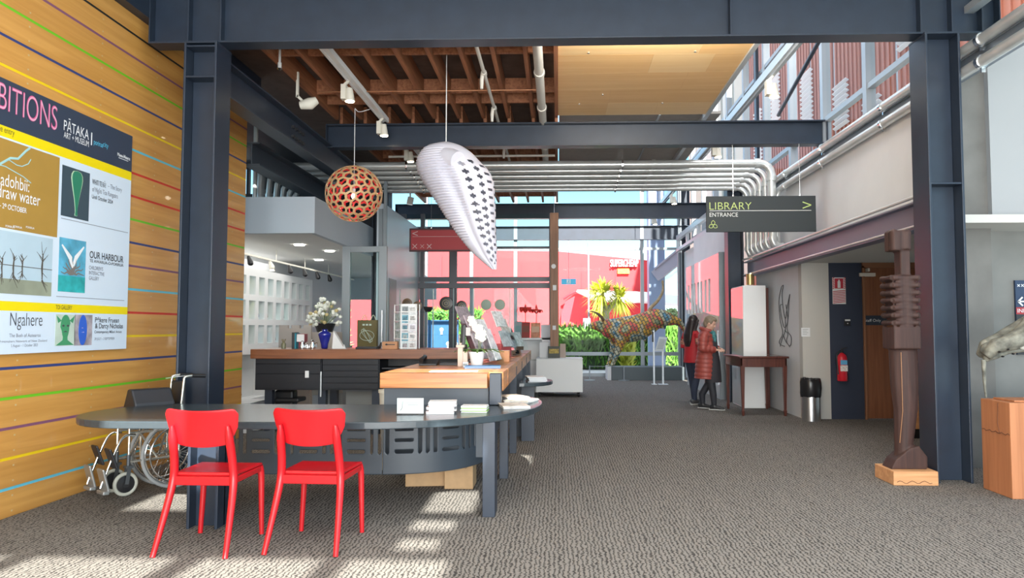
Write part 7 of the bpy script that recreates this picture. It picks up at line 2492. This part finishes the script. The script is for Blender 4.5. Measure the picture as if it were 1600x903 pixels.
m = MB(); m.box(x0, x0 + .06, 25.1, 25.4, 0, 1.2); m.box(x1 - .06, x1, 25.1, 25.4, 0, 1.2); m.build('stay', GREYM, t)
x0, x1 = P(868, 520, 30).x, P(916, 520, 30).x
t = thing('street_barrier', 'blue and white low wall outside below the red arch', 'barrier', ((x0 + x1) / 2, 30, 0))
m = MB(); m.box(x0, x1, 30, 30.2, 0, P(880, 514, 30).z - .12); m.build('panel', mat('barrier_blue', (.12, .30, .42), .5), t)
m = MB(); m.box(x0, x1, 29.95, 30.25, P(880, 514, 30).z - .12, P(880, 511, 30).z); m.build('cap', mat('canopy_white', (.78, .79, .80), .5), t)
# hill and trees beyond
m = MB(); n_ = 40
g = []
r_ = random.Random(3)
for j in range(14):
    row = []
    for i in range(n_):
        x = 5 + i * 3.6; y = 150 + j * 6
        h_ = (10 + 16 * sin(min(1, i / 22) * pi / 2) + 3 * sin(i * .9)) * sin(pi * (j + .4) / 15) + r_.uniform(-1.4, 1.4)
        row.append(m.bm.verts.new((x, y, max(0, h_))))
    g.append(row)
for j in range(13):
    for i in range(n_ - 1): m.face((g[j][i], g[j][i + 1], g[j + 1][i + 1], g[j + 1][i]))
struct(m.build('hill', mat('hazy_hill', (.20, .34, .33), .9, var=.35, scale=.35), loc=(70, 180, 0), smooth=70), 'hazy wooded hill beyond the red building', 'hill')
def round_tree(label, u, v, rp, Y_, mt, seed):
    c = P(u, v, Y_); R2 = rp * Y_ / F_PX
    t = thing('street_tree', label, 'tree', (c.x, Y_, 0), 'trees outside')
    m = MB(); m.tube([(c.x, Y_, -.05), (c.x, Y_, c.z)], [.16, .10], 8); m.build('trunk', mat('tree_bark', (.36, .33, .27), .8), t)
    r_ = random.Random(seed); m = MB()
    for k in range(900):
        d = Vector((r_.gauss(0, 1), r_.gauss(0, 1), r_.gauss(0, 1))).normalized() * R2 * r_.random() ** .4
        p = c + d; q = Vector((r_.uniform(-1, 1), r_.uniform(-1, 1), r_.uniform(-1, 1))).normalized(); s2 = q.orthogonal().normalized() * .09
        m.quad(p - s2, p - q * .12, p + s2, p + q * .16)
    m.build('crown', mt, t)
round_tree('round green tree outside just right of the blue grey post', 1049, 500, 17, 34, mat('tree_leaf', (.26, .36, .16), .6, var=.4, scale=2), 4)
round_tree('yellowish tree outside low behind the hind legs of the bull', 1053, 545, 15, 30, mat('tree_pale', (.48, .46, .26), .6, var=.3, scale=2), 5)
# neighbouring upper building with red brown cladding seen through the right windows
t = thing('clad_building', 'neighbouring block with ribbed terracotta cladding outside the right windows', 'building', (7.2, 20, 0))
CLAD = mat('terracotta_cladding', (.42, .15, .095), .6)
m = MB()
r_ = random.Random(12)
y = 7.0
while y < 27.5:
    m.box(7.2, 7.6, y, y + 1.55, 2.5, 15.0)
    for k in range(6):
        m.box(7.165, 7.2, y + .12 + k * .25, y + .20 + k * .25, 2.5, 15.0)
    y += 1.75
m.build('cladding', CLAD, t)
m = MB(); y = 7.0
while y < 27.5:
    m.box(7.25, 7.7, y + 1.55, y + 1.75, 2.5, 15.2); y += 1.75
m.box(7.3, 12, 7, 40, 2.0, 14.9); m.build('frame', mat('block_grey', (.5, .5, .53), .6), t)
m = MB(); y = 28.2
while y < 40:
    m.box(7.22, 7.5, y, y + 1.7, 2.5, 15.0); y += 2.1
m.build('beige_panels', mat('beige_cladding', (.50, .42, .33), .6), t)
m = MB()
for (y0, z0, nn) in ((9.2, 6.0, 8), (12.7, 5.0, 8), (16.2, 5.4, 10), (18.0, 6.5, 9), (14.4, 7.2, 8), (20.5, 7.0, 14), (23.5, 8.2, 12), (25.6, 7.4, 14)):
    for k in range(nn):
        m.cbox((7.12, y0 + .5, z0 + k * .13), .10, .9, .02, (0, .6, 0))
m.build('louvres', mat('canopy_white', (.78, .79, .80), .5), t)
